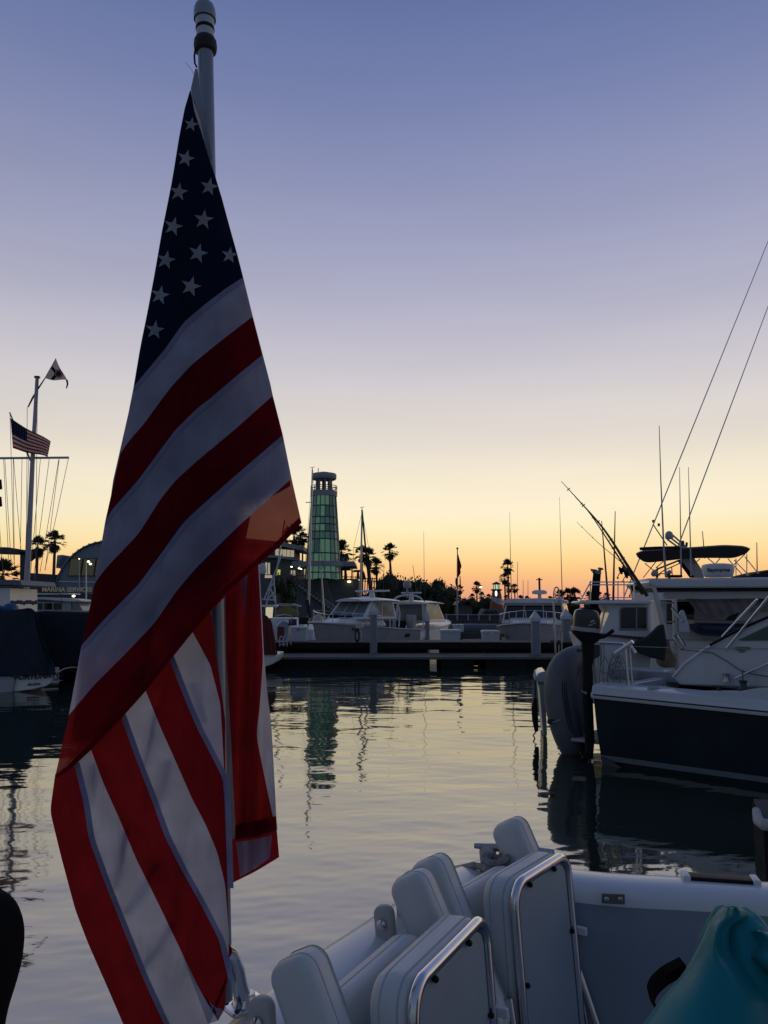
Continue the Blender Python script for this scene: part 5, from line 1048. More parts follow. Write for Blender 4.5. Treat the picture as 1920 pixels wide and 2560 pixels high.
def express_cruiser():
    L, B = 7.6, 3.0; bow = P(792, 1560, 39.4); th = math.radians(33)
    fwd = Vector((-math.sin(th), -math.cos(th), 0)); org = Vector((bow.x, bow.y, 0))-fwd*L; rz = math.atan2(fwd.y, fwd.x)
    root = thing('express_cruiser', 'white express cruiser with a hardtop moored bow-first left of centre', 'boat', (org.x, org.y, 0), rz)
    root.scale = (1.04, 1.08, 1.08)
    _, half, sheer = hull(root, L, B, 1.15, 1.62, M_GELGREY, M_GELFAR)
    # foredeck trunk
    mb = MB(); mb.hexa([Vector((3.0, 1.25, 1.35)), Vector((6.4, .55, 1.55)), Vector((6.4, -.55, 1.55)), Vector((3.0, -1.25, 1.35))], [Vector((3.2, 1.05, 1.86)), Vector((5.9, .42, 1.74)), Vector((5.9, -.42, 1.74)), Vector((3.2, -1.05, 1.86))]); mb.build('foredeck', M_GELFAR, root, 30, bevel=.08)
    house(root, 2.1, 5.0, 1.28, 1.12, 1.72, 2.66, 1.0, .15, M_CLEAR, 'cabin', sidew=((.06, .46), (.5, .94)), band=(.12, .92))
    # overhanging hardtop with a crown
    secs = []
    for i in range(13):
        t = i/12; x = 1.55+3.1*t; w = 1.28*(1-.35*max(0, (t-.6)/.4)**2); z = 2.70-.06*(2*t-1)**2
        secs.append([Vector((x, w*u, z+.10*(1-u*u)+(.0 if abs(u) < 1 else -.05))) for u in np.linspace(-1, 1, 9)]+[Vector((x, w*u, z-.05)) for u in np.linspace(1, -1, 9)])
    mb = MB(); mb.loft(secs); mb.build('hardtop', M_GELFAR, root, 50)
    for s in (-1, 1):
        mb = MB(); mb.tube([Vector((1.7, s*1.15, 1.3)), Vector((1.6, s*1.15, 2.0)), Vector((1.8, s*1.1, 2.68))], .035, 8); mb.build('hardtop_post', M_GELFAR, root)
        mb = MB(); mb.prism([Vector((x, s*(half(x/L)+.006), z)) for x, z in ((5.3, 1.18), (5.85, 1.24), (5.85, 1.32), (5.3, 1.28))], Vector((0, -s*.05, 0))); mb.build('hull_window', M_GLASS, root)
        for x in (1.2, 1.45): mb = MB(); mb.prism([Vector((x, s*(B/2+.004), .78)), Vector((x+.18, s*(B/2+.004), .78)), Vector((x+.12, s*(B/2+.004), .95)), Vector((x-.06, s*(B/2+.004), .95))], Vector((0, -s*.05, 0))); mb.build('vent', M_BLACK, root)
    rail(root, half, sheer, L, .5, .97, .55)
    mb = MB(); mb.rbox(Vector((7.45, 0, 1.62)), (.7, .35, .08), .03); mb.build('anchor_pulpit', M_GELFAR, root)
    mb = MB(); mb.rbox(Vector((5.3, .25, 1.86)), (.55, .5, .09), .04); mb.build('deck_hatch', M_BLACK, root); mb = MB(); mb.rbox(Vector((5.1, -.6, 1.86)), (.3, .35, .16), .05); mb.build('deck_bag', M_BLACK, root)
    radar_bar(root, Vector((2.5, .0, 2.78)), 1.3); mb = MB(); mb.lathe([(.22, 0), (.24, .06), (.14, .12)], Vector((2.2, -.6, 2.75)), 14); mb.build('gps_dome', M_GELFAR, root)
express_cruiser()
def second_boat():
    L, B = 8.0, 3.0; c = P(1000, 1592, 49.5); rz = math.radians(62)
    fwd = Vector((math.cos(rz), math.sin(rz), 0)); root = thing('sport_boat', 'white sport boat seen from its open stern behind the express cruiser', 'boat', (c.x-.2, c.y, 0), rz)
    _, half, sheer = hull(root, L, B, 1.0, 1.6, M_GELFAR, M_GELFAR)
    house(root, 2.0, 5.2, 1.25, 1.1, 1.5, 2.75, .9, .1, M_CLEAR, 'cabin', band=(.15, .9))
    mb = MB()
    secs = []
    for i in range(9):
        t = i/8; x = 1.3+3.2*t; w = 1.3; z = 2.82-.06*(2*t-1)**2
        secs.append([Vector((x, w*u, z+.12*(1-u*u))) for u in np.linspace(-1, 1, 9)]+[Vector((x, w*u, z-.06)) for u in np.linspace(1, -1, 9)])
    mb.loft(secs); mb.build('hardtop', M_GELFAR, root, 50)
    mb = MB(); pts = [Vector((1.6, 1.0*math.cos(a), 2.95+.32*math.sin(a))) for a in np.linspace(0, math.pi, 12)]; mb.tube(pts, .06, 8); mb.build('radar_hoop', M_GELFAR, root)
    mb = MB(); mb.lathe([(.24, 0), (.27, .12), (.27, .3), (.18, .45), (.02, .5)], Vector((1.7, .1, 3.75)), 14); mb.tube([Vector((1.7, .1, 3.1)), Vector((1.7, .1, 3.78))], .07, 8); mb.build('satellite_dome', M_GELGREY, root)
    radar_bar(root, Vector((2.1, 0, 2.95)), .9, .6)
    for s in (-1, 1):
        mb = MB(); mb.tube([Vector((1.4, s*1.2, 1.1)), Vector((1.3, s*1.2, 2.8))], .04, 8); mb.build('hardtop_post', M_GELFAR, root)
    for x, y, h in ((1.2, .55, .95), (1.2, -.45, .95), (.6, 0, .6)):
        mb = MB(); mb.rbox(Vector((x, y, 1.05+h/2)), (.5, .5, h), .08); mb.build('helm_seat', M_GELGREY if h > .8 else M_BLACK, root)
    mb = MB(); mb.rbox(Vector((-.35, .0, .7)), (.5, .45, .9), .1); mb.build('outboard_cowl', M_BLACK, root)
    for s, h in ((-1.1, 4.6), (1.1, 4.0)): mb = MB(); mb.tube([Vector((1.8, s, 2.8)), Vector((1.4, s*1.15, 2.8+h))], [.022, .008], 6); mb.build('whip_antenna', M_DARK, root)
second_boat()
def pilothouse():
    L, B = 8.6, 3.55; bow = P(1262, 1570, 39.3); rz = math.radians(-104)
    fwd = Vector((math.cos(rz), math.sin(rz), 0)); c = P(1318, 1600, 39.3); org = Vector((c.x+.25, c.y+.4, 0))-fwd*L
    root = thing('pilothouse_boat', 'white pilothouse boat with a dark wraparound windscreen facing the dock', 'boat', (org.x, org.y, 0), rz)
    root.scale = (1, 1.2, 1.02)
    _, half, sheer = hull(root, L, B, 1.2, 1.68, M_GELGREY, M_GELFAR)
    house(root, 1.6, 5.6, 1.62, 1.42, 1.55, 2.78, .55, .1, M_GLASS, 'pilothouse', ws=((.03, .33), (.345, .655), (.67, .97)), band=(.18, .80))
    secs = []
    for i in range(11):
        t = i/10; x = 1.4+4.0*t; w = 1.52; z = 2.80-.03*(2*t-1)**2
        secs.append([Vector((x, w*u, z+.14*(1-u**4))) for u in np.linspace(-1, 1, 11)]+[Vector((x, w*u*1.0, z-.10)) for u in np.linspace(1, -1, 11)])
    mb = MB(); mb.loft(secs); mb.build('roof', M_GELFAR, root, 50)
    mb = MB(); mb.hexa([Vector((5.0, 1.35, 1.5)), Vector((7.4, .6, 1.62)), Vector((7.4, -.6, 1.62)), Vector((5.0, -1.35, 1.5))], [Vector((5.2, 1.15, 1.9)), Vector((7.0, .5, 1.78)), Vector((7.0, -.5, 1.78)), Vector((5.2, -1.15, 1.9))]); mb.build('foredeck', M_GELFAR, root, 30, bevel=.08)
    rail(root, half, sheer, L, .5, .97, .62)
    mb = MB(); mb.rbox(Vector((8.4, 0, 1.66)), (.6, .4, .1), .03); mb.build('anchor_pulpit', M_GELFAR, root)
    for s in (-1, 1):
        for t in (.70,):
            x = t*L; b = half(t)*.955; mb = MB(); mb.prism([Vector((x-.35, s*(b+.06), .86)), Vector((x+.35, s*(b-.13), .86)), Vector((x+.35, s*(b-.10), 1.06)), Vector((x-.35, s*(b+.09), 1.06))], Vector((0, s*.03, 0))); mb.build('hull_window', M_GLASS, root)
    mb = MB(); mb.lathe([(.1, 0), (.08, .25), (.34, .28), (.36, .42), (.25, .5)], Vector((3.2, .2, 2.9)), 16); mb.build('radar_dome', M_GELFAR, root)
    mb = MB(); mb.tube([Vector((3.0, .2, 3.35)), Vector((3.0, .2, 4.1))], .05, 6); mb.box(Vector((3.0, .2, 4.0)), (.1, .3, .05)); mb.build('instrument_mast', M_DARK, root)
    for s, h in ((-1.2, 5.2), (1.25, 6.0)): mb = MB(); mb.tube([Vector((2.4, s, 2.8)), Vector((2.4, s, 2.8+h))], [.022, .006], 6); mb.build('whip_antenna', M_DARK, root)
pilothouse()
def grey_inflatable():
    D = 60; root = thing('grey_inflatable', 'long grey inflatable boat lying beneath the far fence', 'dinghy', tuple(P(1175, 1580, D)))
    for off, yo in ((0, 0), (1.5, -2)):
        pts = [P(x, y+yo, D+off) for x, y in ((1100, 1571), (1115, 1571), (1180, 1571), (1235, 1572), (1246, 1568))]; mb = MB(); mb.tube(pts, [.16, .30, .32, .32, .2], 12); mb.build('tube', M_GREY, root, 60, world=True)
    mb = MB(); mb.prism([P(x, 1574, D) for x in (1110, 1240)]+[P(x, 1574, D)+Vector((0, 1.5, 0)) for x in (1240, 1110)], Vector((0, 0, .05))); mb.build('floor', M_DARK, root, world=True)
grey_inflatable()
# red-covered boat behind the flag
def red_boat():
    D = 30; root = thing('covered_sailboat', 'small boat under a dark red cover showing beside the big flag', 'boat', tuple(P(640, 1660, D)))
    prof = [(560, 1540), (640, 1528), (668, 1540), (680, 1556), (688, 1600), (694, 1636)]
    s = []
    for d in (0, 1.2, 2.4):
        s.append([P(x, y+d*2, D+d) for x, y in prof]+[P(560, 1640, D+d)])
    mb = MB(); mb.loft(s); mb.build('cover', M_REDCANV, root, 40, world=True)
    mb = MB(); mb.prism([P(x, y, D+.1) for x, y in ((560, 1636), (692, 1636), (690, 1646), (682, 1660), (660, 1668), (560, 1672))], Vector((0, 2.2, 0))); mb.build('hull', M_GELFAR, root, 30, world=True, bevel=.05)
    for x0, x1 in ((670, 676), (676, 684)):
        mb = MB(); mb.tube([P(x0, 1545, D-.02), P(x1, 1590, D-.02), P(x1+5, 1636, D-.02)], .015, 5); mb.build('cover_seam', mat('red_seam', (.2, .05, .05), .8), root, world=True)
red_boat()
# ------------------------------------------------------------------ lighthouse cafe
def lighthouse():
    D = 110.0; T = lambda x, y, d=0: P(x, y, D+d); k = m_per_px(D)/cp*1.0; cx = T(804, 1400).x; cy = D+3
    Z = lambda y: T(804, y).z
    root = thing('lighthouse_tower', 'glass lighthouse tower glowing green with a round lantern roof', 'tower', (cx, cy, 1.15))
    C = Vector((cx, cy, 0)); px = lambda w: w*(D+3)/F
    wall = mat('grey_tower_render', (.28, .31, .35), .6, var=.1, scale=.5); frame = mat('tower_mullion', (.05, .085, .08), .5)
    def ringpt(r, z, a): return Vector((cx+r*math.cos(a), cy+r*math.sin(a), z))
    ys = [1233, 1260, 1289, 1307, 1326, 1345, 1381, 1402]; rr = lambda y: px(30.5+(45-30.5)*(y-1233)/(1445-1233)); n = 18
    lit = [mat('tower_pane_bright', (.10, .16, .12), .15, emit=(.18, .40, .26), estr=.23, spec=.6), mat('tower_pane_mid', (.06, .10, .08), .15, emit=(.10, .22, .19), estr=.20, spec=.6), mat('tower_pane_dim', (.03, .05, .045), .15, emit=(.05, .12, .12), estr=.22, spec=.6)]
    rnd = random.Random(4)
    rows = list(zip(ys[:-1], ys[1:]))+[(1414, 1430), (1430, 1445)]
    for ri, (y0, y1) in enumerate(rows):
        for c in range(n):
            a0, a1 = 2*math.pi*(c+.06)/n, 2*math.pi*(c+.94)/n; am = (a0+a1)/2; front = -math.sin(am); side = abs(math.cos(am))
            p = [ringpt(rr(y1), Z(y1), a0), ringpt(rr(y1), Z(y1), a1), ringpt(rr(y0), Z(y0), a1), ringpt(rr(y0), Z(y0), a0)]
            off = Vector((math.cos(am), math.sin(am), 0))*-.08
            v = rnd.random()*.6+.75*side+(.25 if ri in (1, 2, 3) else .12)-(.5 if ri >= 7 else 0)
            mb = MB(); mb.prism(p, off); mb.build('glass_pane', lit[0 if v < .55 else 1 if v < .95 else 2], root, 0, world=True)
    for c in range(n):
        a = 2*math.pi*c/n; mb = MB(); mb.tube([ringpt(rr(1445)+.02, Z(1445), a), ringpt(rr(1233)+.02, Z(1233), a)], .07, 6); mb.build('mullion', frame, root, world=True)
    for y in ys[1:-1]+[1430]:
        mb = MB(); mb.lathe([(rr(y)-.05, Z(y)-.09), (rr(y)+.08, Z(y)-.09), (rr(y)+.08, Z(y)+.09), (rr(y)-.05, Z(y)+.09)], C, 36, closed=False); mb.build('transom_ring', frame, root, world=True)
    mb = MB(); mb.lathe([(px(14), Z(1445)), (px(12), Z(1235))], C, 14); mb.build('stair_core', mat('tower_core', (.05, .07, .065), .8), root, world=True)
    # gallery
    mb = MB(); mb.lathe([(px(26), Z(1236)), (px(33.5), Z(1234)), (px(34), Z(1222)), (px(30), Z(1220)), (px(10), Z(1220))], C, 36); mb.build('gallery', wall, root, world=True)
    for y in (1208, 1213):
        mb = MB(); mb.tube([ringpt(px(33), Z(y), a) for a in np.linspace(0, 2*math.pi, 37)], .055, 5, False); mb.build('gallery_rail', frame, root, world=True)
    for c in range(14): mb = MB(); a = 2*math.pi*c/14; mb.tube([ringpt(px(33), Z(1221), a), ringpt(px(33), Z(1208), a)], .045, 5); mb.build('rail_post', frame, root, world=True)
    for c in range(8):
        a = 2*math.pi*(c+.3)/8; mb = MB(); mb.tube([ringpt(px(19), Z(1220), a), ringpt(px(19), Z(1190), a)], .13, 8); mb.build('lantern_column', wall, root, world=True)
    mb = MB(); mb.lathe([(px(1.5), Z(1220)), (px(1.5), Z(1190))], C, 10)
    for i in range(7): mb.lathe([(px(2), Z(1218-i*4)), (px(4.5), Z(1217-i*4)), (px(2), Z(1216-i*4))], C, 10)
    mb.build('lantern', M_DARK, root, world=True)
    mb = MB(); mb.lathe([(px(18), Z(1192)), (px(29), Z(1191)), (px(31.5), Z(1188)), (px(31.5), Z(1178)), (px(30), Z(1176)), (px(20), Z(1175)), (px(12), Z(1172)), (.05, Z(1171))], C, 36); rf = mb.build('lantern_roof', wall, root, world=True)
    mb = MB(); mb.tube([ringpt(px(16), Z(1176), 3.6), ringpt(px(16), Z(1162), 3.6)], .06, 6); mb.build('wind_vane', M_DARK, rf, world=True)
    # ring canopy
    mb = MB(); mb.lathe([(px(36), Z(1403)), (px(52), Z(1402)), (px(53), Z(1414)), (px(36), Z(1415))], C, 40); mb.build('canopy_ring', wall, root, world=True)
    return root
lighthouse()
def cafe():
    D = 113.0; T = lambda x, y, d=0: P(x, y, D+d); root = thing('cafe_building', 'low grey cafe building with a flat canopy around the lighthouse foot', 'building', (T(740, 1480).x, D+4, 1.15))
    wall = mat('cafe_wall', (.12, .125, .135), .8, var=.15, scale=.4); fascia = mat('cafe_fascia', (.30, .31, .33), .6)
    def pz(pts, d, off, name, m, par=root, bev=0): mb = MB(); mb.prism([T(x, y, d) for x, y in pts], off); return mb.build(name, m, par, 20, world=True, bevel=bev)
    base = pz([(560, 1447), (893, 1447), (893, 1550), (560, 1550)], 2, Vector((0, 12, 0)), 'terrace_wall', wall)
    pz([(730, 1403), (886, 1403), (889, 1415), (730, 1415)], -.5, Vector((0, 9, 0)), 'canopy', fascia)
    up = pz([(560, 1393), (746, 1397), (746, 1448), (560, 1448)], 3, Vector((0, 9, 0)), 'lower_storey', wall)
    up2 = pz([(560, 1362), (736, 1372), (736, 1394), (560, 1394)], 4, Vector((0, 8, 0)), 'upper_storey', wall)
    pz([(560, 1340), (706, 1355), (760, 1366), (760, 1376), (706, 1364), (560, 1352)], 1.5, Vector((0, 12, 0)), 'roof', fascia)
    pz([(560, 1387), (690, 1388), (748, 1398), (748, 1402), (690, 1394), (560, 1394)], 2, Vector((0, 2, 0)), 'balcony_slab', fascia)
    gl = mat('lit_warm_window', (.3, .27, .2), .3, emit=(.62, .55, .38), estr=.5); gy = mat('lit_yellow_window', (.3, .3, .05), .4, emit=(.75, .75, .12), estr=.55)
    for x0, x1, y0, y1, d, m, par in [(688+i*9.6, 696.6+i*9.6, 1372+i*.9, 1389+i*.9, 3.9, gl, up2) for i in range(5)]+[(663, 668, 1406, 1436, 2.9, gl, up), (670, 675, 1407, 1436, 2.9, gl, up), (678, 688, 1408, 1436, 2.9, M_GLASS, up), (727, 731, 1426, 1440, 2.9, gl, up), (733, 738, 1426, 1440, 2.9, gl, up), (692, 701, 1424, 1437, 2.9, gy, up), (662, 680, 1438, 1445, 2.9, gl, up)]:
        f = pz([(x0-.8, y0-.8), (x1+.8, y0-.8), (x1+.8, y1+.8), (x0-.8, y1+.8)], d-.02, Vector((0, .1, 0)), 'window', M_DARK, par)
        mb = MB(); q = [T(x, y, d-.1) for x, y in ((x0, y0), (x1, y0), (x1, y1), (x0, y1))]; mb.prism(q, Vector((0, .05, 0))); mb.build('pane', m, f, 0, world=True)
    for x in (846, 862, 880):
        mb = MB(); mb.tube([T(x, 1447, 5), T(x, 1415, 5)], .12, 6); mb.build('canopy_post', M_DARK, root, world=True)
    # stairs down to the marina
    for k in range(14):
        x, y = 745+k*7.2, 1462+k*5.2; mb = MB(); mb.prism([T(x, y, 1.2), T(x+7.4, y, 1.2), T(x+7.4, y+6, 1.2), T(x, y+6, 1.2)], Vector((0, 1.2, 0))); mb.build('stair_step', fascia, root, world=True)
    mb = MB(); mb.tube([T(742, 1448, 1.1), T(842, 1520, 1.1)], .10, 6); mb.tube([T(742, 1452, 1.1), T(842, 1526, 1.1)], .06, 6); mb.build('stair_rail', M_ALU, root, world=True)
    mb = MB(); mb.tube([T(740, 1438, 1.8), T(893, 1443, 1.8)], .06, 5); mb.build('terrace_rail', M_DARK, root, world=True)
    for x in range(745, 893, 12): mb = MB(); mb.tube([T(x, 1447, 1.8), T(x, 1440, 1.8)], .04, 4); mb.build('rail_post', M_DARK, root, world=True)
    mb = MB(); mb.prism([T(x, y, 1.7) for x, y in ((846, 1500), (868, 1500), (868, 1508), (846, 1508))], Vector((0, .2, 0))); mb.build('notice_board', M_GELGREY, root, world=True)
    # standing letters on the canopy edge
    a, b = T(857, 1399, -.4), T(887, 1399, -.4)
    text_mesh('SE CAFE', .62, facing((a+b)/2+Vector((0, 0, .05)), Vector((1, .1, 0)), (0, 0, 1)), 'lettering', mat('grey_letters', (.22, .24, .26), .5), root, .05, .015)
    # lit wall lamps
    for x, y, r, m in ((873, 1452, .26, M_LIT), (729, 1415, .14, M_LITW), (748, 1419, .16, M_LITW), (753, 1421, .11, M_LITW)):
        mb = MB(); mb.lathe([(r*1.3, 0), (r*1.1, r*.3), (r*.4, r*.6)], T(x, y, 1.6), 12); lp = mb.build('wall_lamp', M_DARK, root, world=True)
        mb = MB(); mb.sphere(T(x, y+2, 1.6), r, 10, 6, (1.1, .6, .55)); mb.build('bulb', m, lp, world=True)
    # closed parasols and heaters on the terrace
cafe()
def parasol(x, D, y0, y1, label, closed=True):
    root = thing('patio_umbrella', label, 'umbrella', tuple(P(x, y1, D)), group='closed terrace umbrellas')
    k = m_per_px(D); mb = MB(); mb.tube([P(x, y1, D), P(x, y0, D)], .05, 6); mb.build('pole', M_DARK, root, world=True)
    h = P(x, y0, D).z-P(x, y1, D).z
    mb = MB(); mb.lathe([(k*9, -h*.9), (k*7, -h*.6), (k*5, -h*.3), (.05, 0)], P(x, y0, D), 10); mb.build('canopy', M_BLKCANV, root, world=True)
parasol(907, 118, 1425, 1452, 'closed dark terrace umbrella right of the tall mast')
def heater(x, D, y0, label):
    root = thing('patio_table', label, 'table', tuple(P(x, 1446, D)), group='terrace furniture'); k = m_per_px(D)
    mb = MB(); mb.tube([P(x, 1447, D), P(x, y0, D)], [.28, .14], 8); mb.build('post', M_DARK, root, world=True)
    mb = MB(); mb.lathe([(k*14, 0), (k*14, .12), (k*10, .3)], P(x, y0+2, D), 14); mb.build('top', M_DARK, root, world=True)
heater(864, 117, 1424, 'dark mushroom-shaped heater under the cafe canopy'); heater(895, 118, 1428, 'slim dark patio heater beside the closed umbrella')
# ------------------------------------------------------------------ quonset building on the left
def quonset():
    D = 76.0; T = lambda x, y, d=0: P(x, y, D+d); root = thing('marina_office', 'arched metal marina services building left of the flag', 'building', (T(262, 1490).x, D+5, 1.15))
    c = T(262, 1482); R = (T(262, 1482)-T(135, 1482)).length; n = 26; metal = mat('corrugated_blue_metal', (.20, .25, .31), .5, .0, var=.12, scale=.6)
    rnd = random.Random(8)
    for i in range(n):                                   # roof panels, one rib between each
        a0, a1 = math.pi*i/n, math.pi*(i+.93)/n
        ring = []
        for a in (a0, (a0+a1)/2, a1): ring.append(Vector((c.x-R*math.cos(a), c.y, c.z+R*1.03*math.sin(a))))
        inn = [Vector((c.x+(q.x-c.x)*.985, q.y, c.z+(q.z-c.z)*.985)) for q in ring[::-1]]
        mb = MB(); mb.prism(ring+inn, Vector((0, 11, 0))); mb.build('roof_panel', metal, root, 20, world=True)
        a = a1+.035*math.pi/n; q = Vector((c.x-R*1.004*math.cos(a), c.y-.02, c.z+R*1.034*math.sin(a))); mb = MB(); mb.tube([q, q+Vector((0, 11, 0))], .06, 5); mb.build('roof_rib', metal, root, world=True)
    face = [Vector((c.x-R*.98*math.cos(math.pi*i/24), c.y+.35, c.z+R*1.0*math.sin(math.pi*i/24))) for i in range(25)]+[Vector((c.x+R*.98, c.y+.35, .9)), Vector((c.x-R*.98, c.y+.35, .9))]
    mb = MB(); mb.prism(face, Vector((0, .2, 0))); fr = mb.build('front_wall', metal, root, 20, world=True)
    for k in range(40):                                  # vertical corrugations of the front
        x = c.x-R*.96+R*1.92*k/39; h = math.sqrt(max(0, 1-((x-c.x)/(R*.98))**2))*R; mb = MB(); mb.tube([Vector((x, c.y+.34, 1.0)), Vector((x, c.y+.34, c.z+h))], .05, 4); mb.build('wall_rib', metal, fr, world=True)
    for x0 in (0, 33, 66):
        q = [(176+x0, 1396), (207+x0, 1396), (201+x0, 1440), (169+x0, 1440)]
        mb = MB(); mb.prism([T(x, y, .2) for x, y in q], Vector((0, .1, 0))); w = mb.build('window', M_DARK, root, world=True)
        mb = MB(); mb.prism([T(x+(1.5 if x < 190+x0 else -1.5), y+(1.5 if y < 1410 else -1.5), .12) for x, y in q], Vector((0, .05, 0))); mb.build('pane', mat('office_glass', (.03, .035, .03), .1, emit=(.10, .10, .06), estr=.25), w, world=True)
    mb = MB(); mb.prism([T(x, y, .25) for x, y in ((138, 1452), (240, 1454), (240, 1457), (138, 1455))], Vector((0, .1, 0))); mb.build('flashing', M_ALU, root, world=True)
    base = mat('office_base_wall', (.06, .065, .06), .8); mb = MB(); mb.prism([T(x, y, -.3) for x, y in ((70, 1432), (134, 1436), (136, 1484), (300, 1486), (300, 1535), (70, 1535))], Vector((0, 4, 0))); mb.build('base_wall', base, root, world=True)
    mb = MB(); mb.prism([T(x, y, .5) for x, y in ((143, 1388), (156, 1387), (140, 1420), (143, 1420))], Vector((0, 3, 0))); mb.build('chimney_block', metal, root, world=True)
    a, b = T(108, 1474, -.45), T(227, 1475, -.45)
    text_mesh('MARINA SERVICES', .60, facing((a+b)/2, (1, 0, 0), (0, 0, 1)), 'lettering', mat('lit_sign_letters', (.4, .4, .25), .5, emit=(.75, .72, .42), estr=.05), root, .05, .01)
quonset()
def lamp_post(x, y0, y1, D, label, heads, m=M_LITW, r=.16):
    root = thing('lamp_post', label, 'lamp post', tuple(P(x, y1, D)))
    mb = MB(); mb.tube([P(x, y1, D), P(x, y0, D)], [.09, .06], 8); mb.build('post', M_ALU, root, world=True)
    for hx, hy in heads:
        mb = MB(); mb.tube([P(x, y0, D), P(hx, hy-2, D)], .04, 6); mb.lathe([(r*1.5, 0), (r*1.2, r*.6), (r*.3, r)], P(hx, hy-1, D), 10); hd = mb.build('lamp_head', M_DARK, root, world=True)
        mb = MB(); mb.sphere(P(hx, hy+1, D-.1), r, 10, 6, (1.2, 1, .8)); mb.build('bulb', m, hd, world=True)
lamp_post(215, 1406, 1530, 70, 'lit twin lamp post in front of the arched building', [(226, 1409), (221, 1403)], M_LIT, .11)
lamp_post(199, 1395, 1530, 76, 'thin lit lamp in the arched building window', [(198, 1396)], M_LIT, .06)
lamp_post(184, 1482, 1530, 62, 'low lit dock lamp under the marina services sign', [(184, 1489)], M_LIT, .11)
lamp_post(1201, 1462, 1535, 125, 'lit street lamp among the small palms left of the little lighthouse', [(1202, 1467)], M_LIT, .16)
# ------------------------------------------------------------------ signal mast with yard and flags
def signal_mast():
    D = 45.0; T = lambda x, y, d=0: P(x, y, D+d); root = thing('signal_mast', 'tall white signal mast with a yard and halyards at the left', 'mast', (T(64, 1520).x, D, .3))
    wm = mat('white_mast_paint', (.34, .36, .40), .45, var=.1, dirt=.2)
    mb = MB(); mb.tube([T(63, 1530), T(70, 1400), T(81, 1160), T(93, 943)], [.16, .155, .13, .10], 12); mb.build('pole', wm, root, world=True)
    mb = MB(); mb.box(T(93, 943), (.28, .2, .12)); mb.build('masthead', M_DARK, root, world=True)
    mb = MB(); mb.tube([T(-60, 1146), T(172, 1144)], .07, 8); mb.build('yard', wm, root, world=True)
    mb = MB(); mb.tube([T(80, 1158), T(62, 1120), T(24, 1031)], [.06, .05, .04], 8); mb.build('gaff', wm, root, world=True)
    mb = MB(); mb.tube([T(95, 972), T(113, 945), T(140, 896)], [.05, .03, .02], 6); mb.build('burgee_staff', M_DARK, root, world=True)
    mb = MB(); mb.tube([T(88, 984), T(82, 994), T(70, 1018)], [.05, .06, .04], 8); mb.build('floodlight_arm', M_DARK, root, world=True)
    for tx, ty, bx, by in ((-14, 1146, 8, 1440), (9, 1148, 22, 1408), (12, 1148, 30, 1440), (33, 1148, 36, 1420), (34, 1148, 52, 1372), (55, 1148, 51, 1372), (72, 1148, 63, 1400), (101, 1148, 76, 1440), (123, 1148, 84, 1445), (147, 1148, 100, 1430), (148, 1148, 113, 1425), (171, 1146, 112, 1426), (68, 1018, 66, 1400), (94, 946, 88, 1500), (25, 1034, 35, 1400)):
        mb = MB(); mb.tube([T(tx, ty, -.1), T(bx, by, -.1)], .016, 4); mb.build('halyard', M_WIRE, root, world=True)
signal_mast()
def small_flag():
    D = 44.7; root = thing('gaff_flag', 'small American flag flying from the signal mast gaff', 'flag', tuple(P(28, 1080, D)))
    A, B, C_, E_ = (26, 1045), (127, 1107), (119, 1146), (32, 1120)
    def pt(u, v):
        x = (A[0]*(1-u)+B[0]*u)*(1-v)+(E_[0]*(1-u)+C_[0]*u)*v; y = (A[1]*(1-u)+B[1]*u)*(1-v)+(E_[1]*(1-u)+C_[1]*u)*v
        y += 5*math.sin(u*5.2+.3)*u; return P(x, y, D+.22*math.sin(u*7+v))
    def strip(u0, u1, v0, v1, name, m, par, o=0):
        nu = 16; g = [[pt(u0+(u1-u0)*i/nu, v0+(v1-v0)*j/2)+Vector((0, -o, 0)) for i in range(nu+1)] for j in range(3)]
        mb = MB(); mb.loft(g, ring=False, caps=False); return mb.build(name, m, par, 180, world=True)
    red = cloth('far_flag_red', (.25, .02, .025), (.35, .03, .03), .4); wh = cloth('far_flag_white', (.55, .52, .5), (.6, .55, .5), .45); nv = cloth('far_flag_navy', (.012, .018, .06), (.02, .025, .06), .3)
    for i in range(13): strip(.41 if i < 7 else 0, 1, i/13, (i+1)/13, 'stripe', red if i % 2 == 0 else wh, root)
    cn = strip(0, .41, 0, 7/13, 'canton', nv, root)
    for j in range(5):
        for i in range(6):
            c = pt(.41*(i+.5)/6, 7/13*(j+.5)/5)+Vector((0, -.01, 0)); mb = MB(); r = .035
            mb.add([c+Vector((math.sin(math.pi*k/5)*(r if k % 2 == 0 else r*.42), 0, math.cos(math.pi*k/5)*(r if k % 2 == 0 else r*.42))) for k in range(10)]+[c], [(k, (k+1) % 10, 10) for k in range(10)]); mb.build('star', wh, cn, 0, world=True)
small_flag()
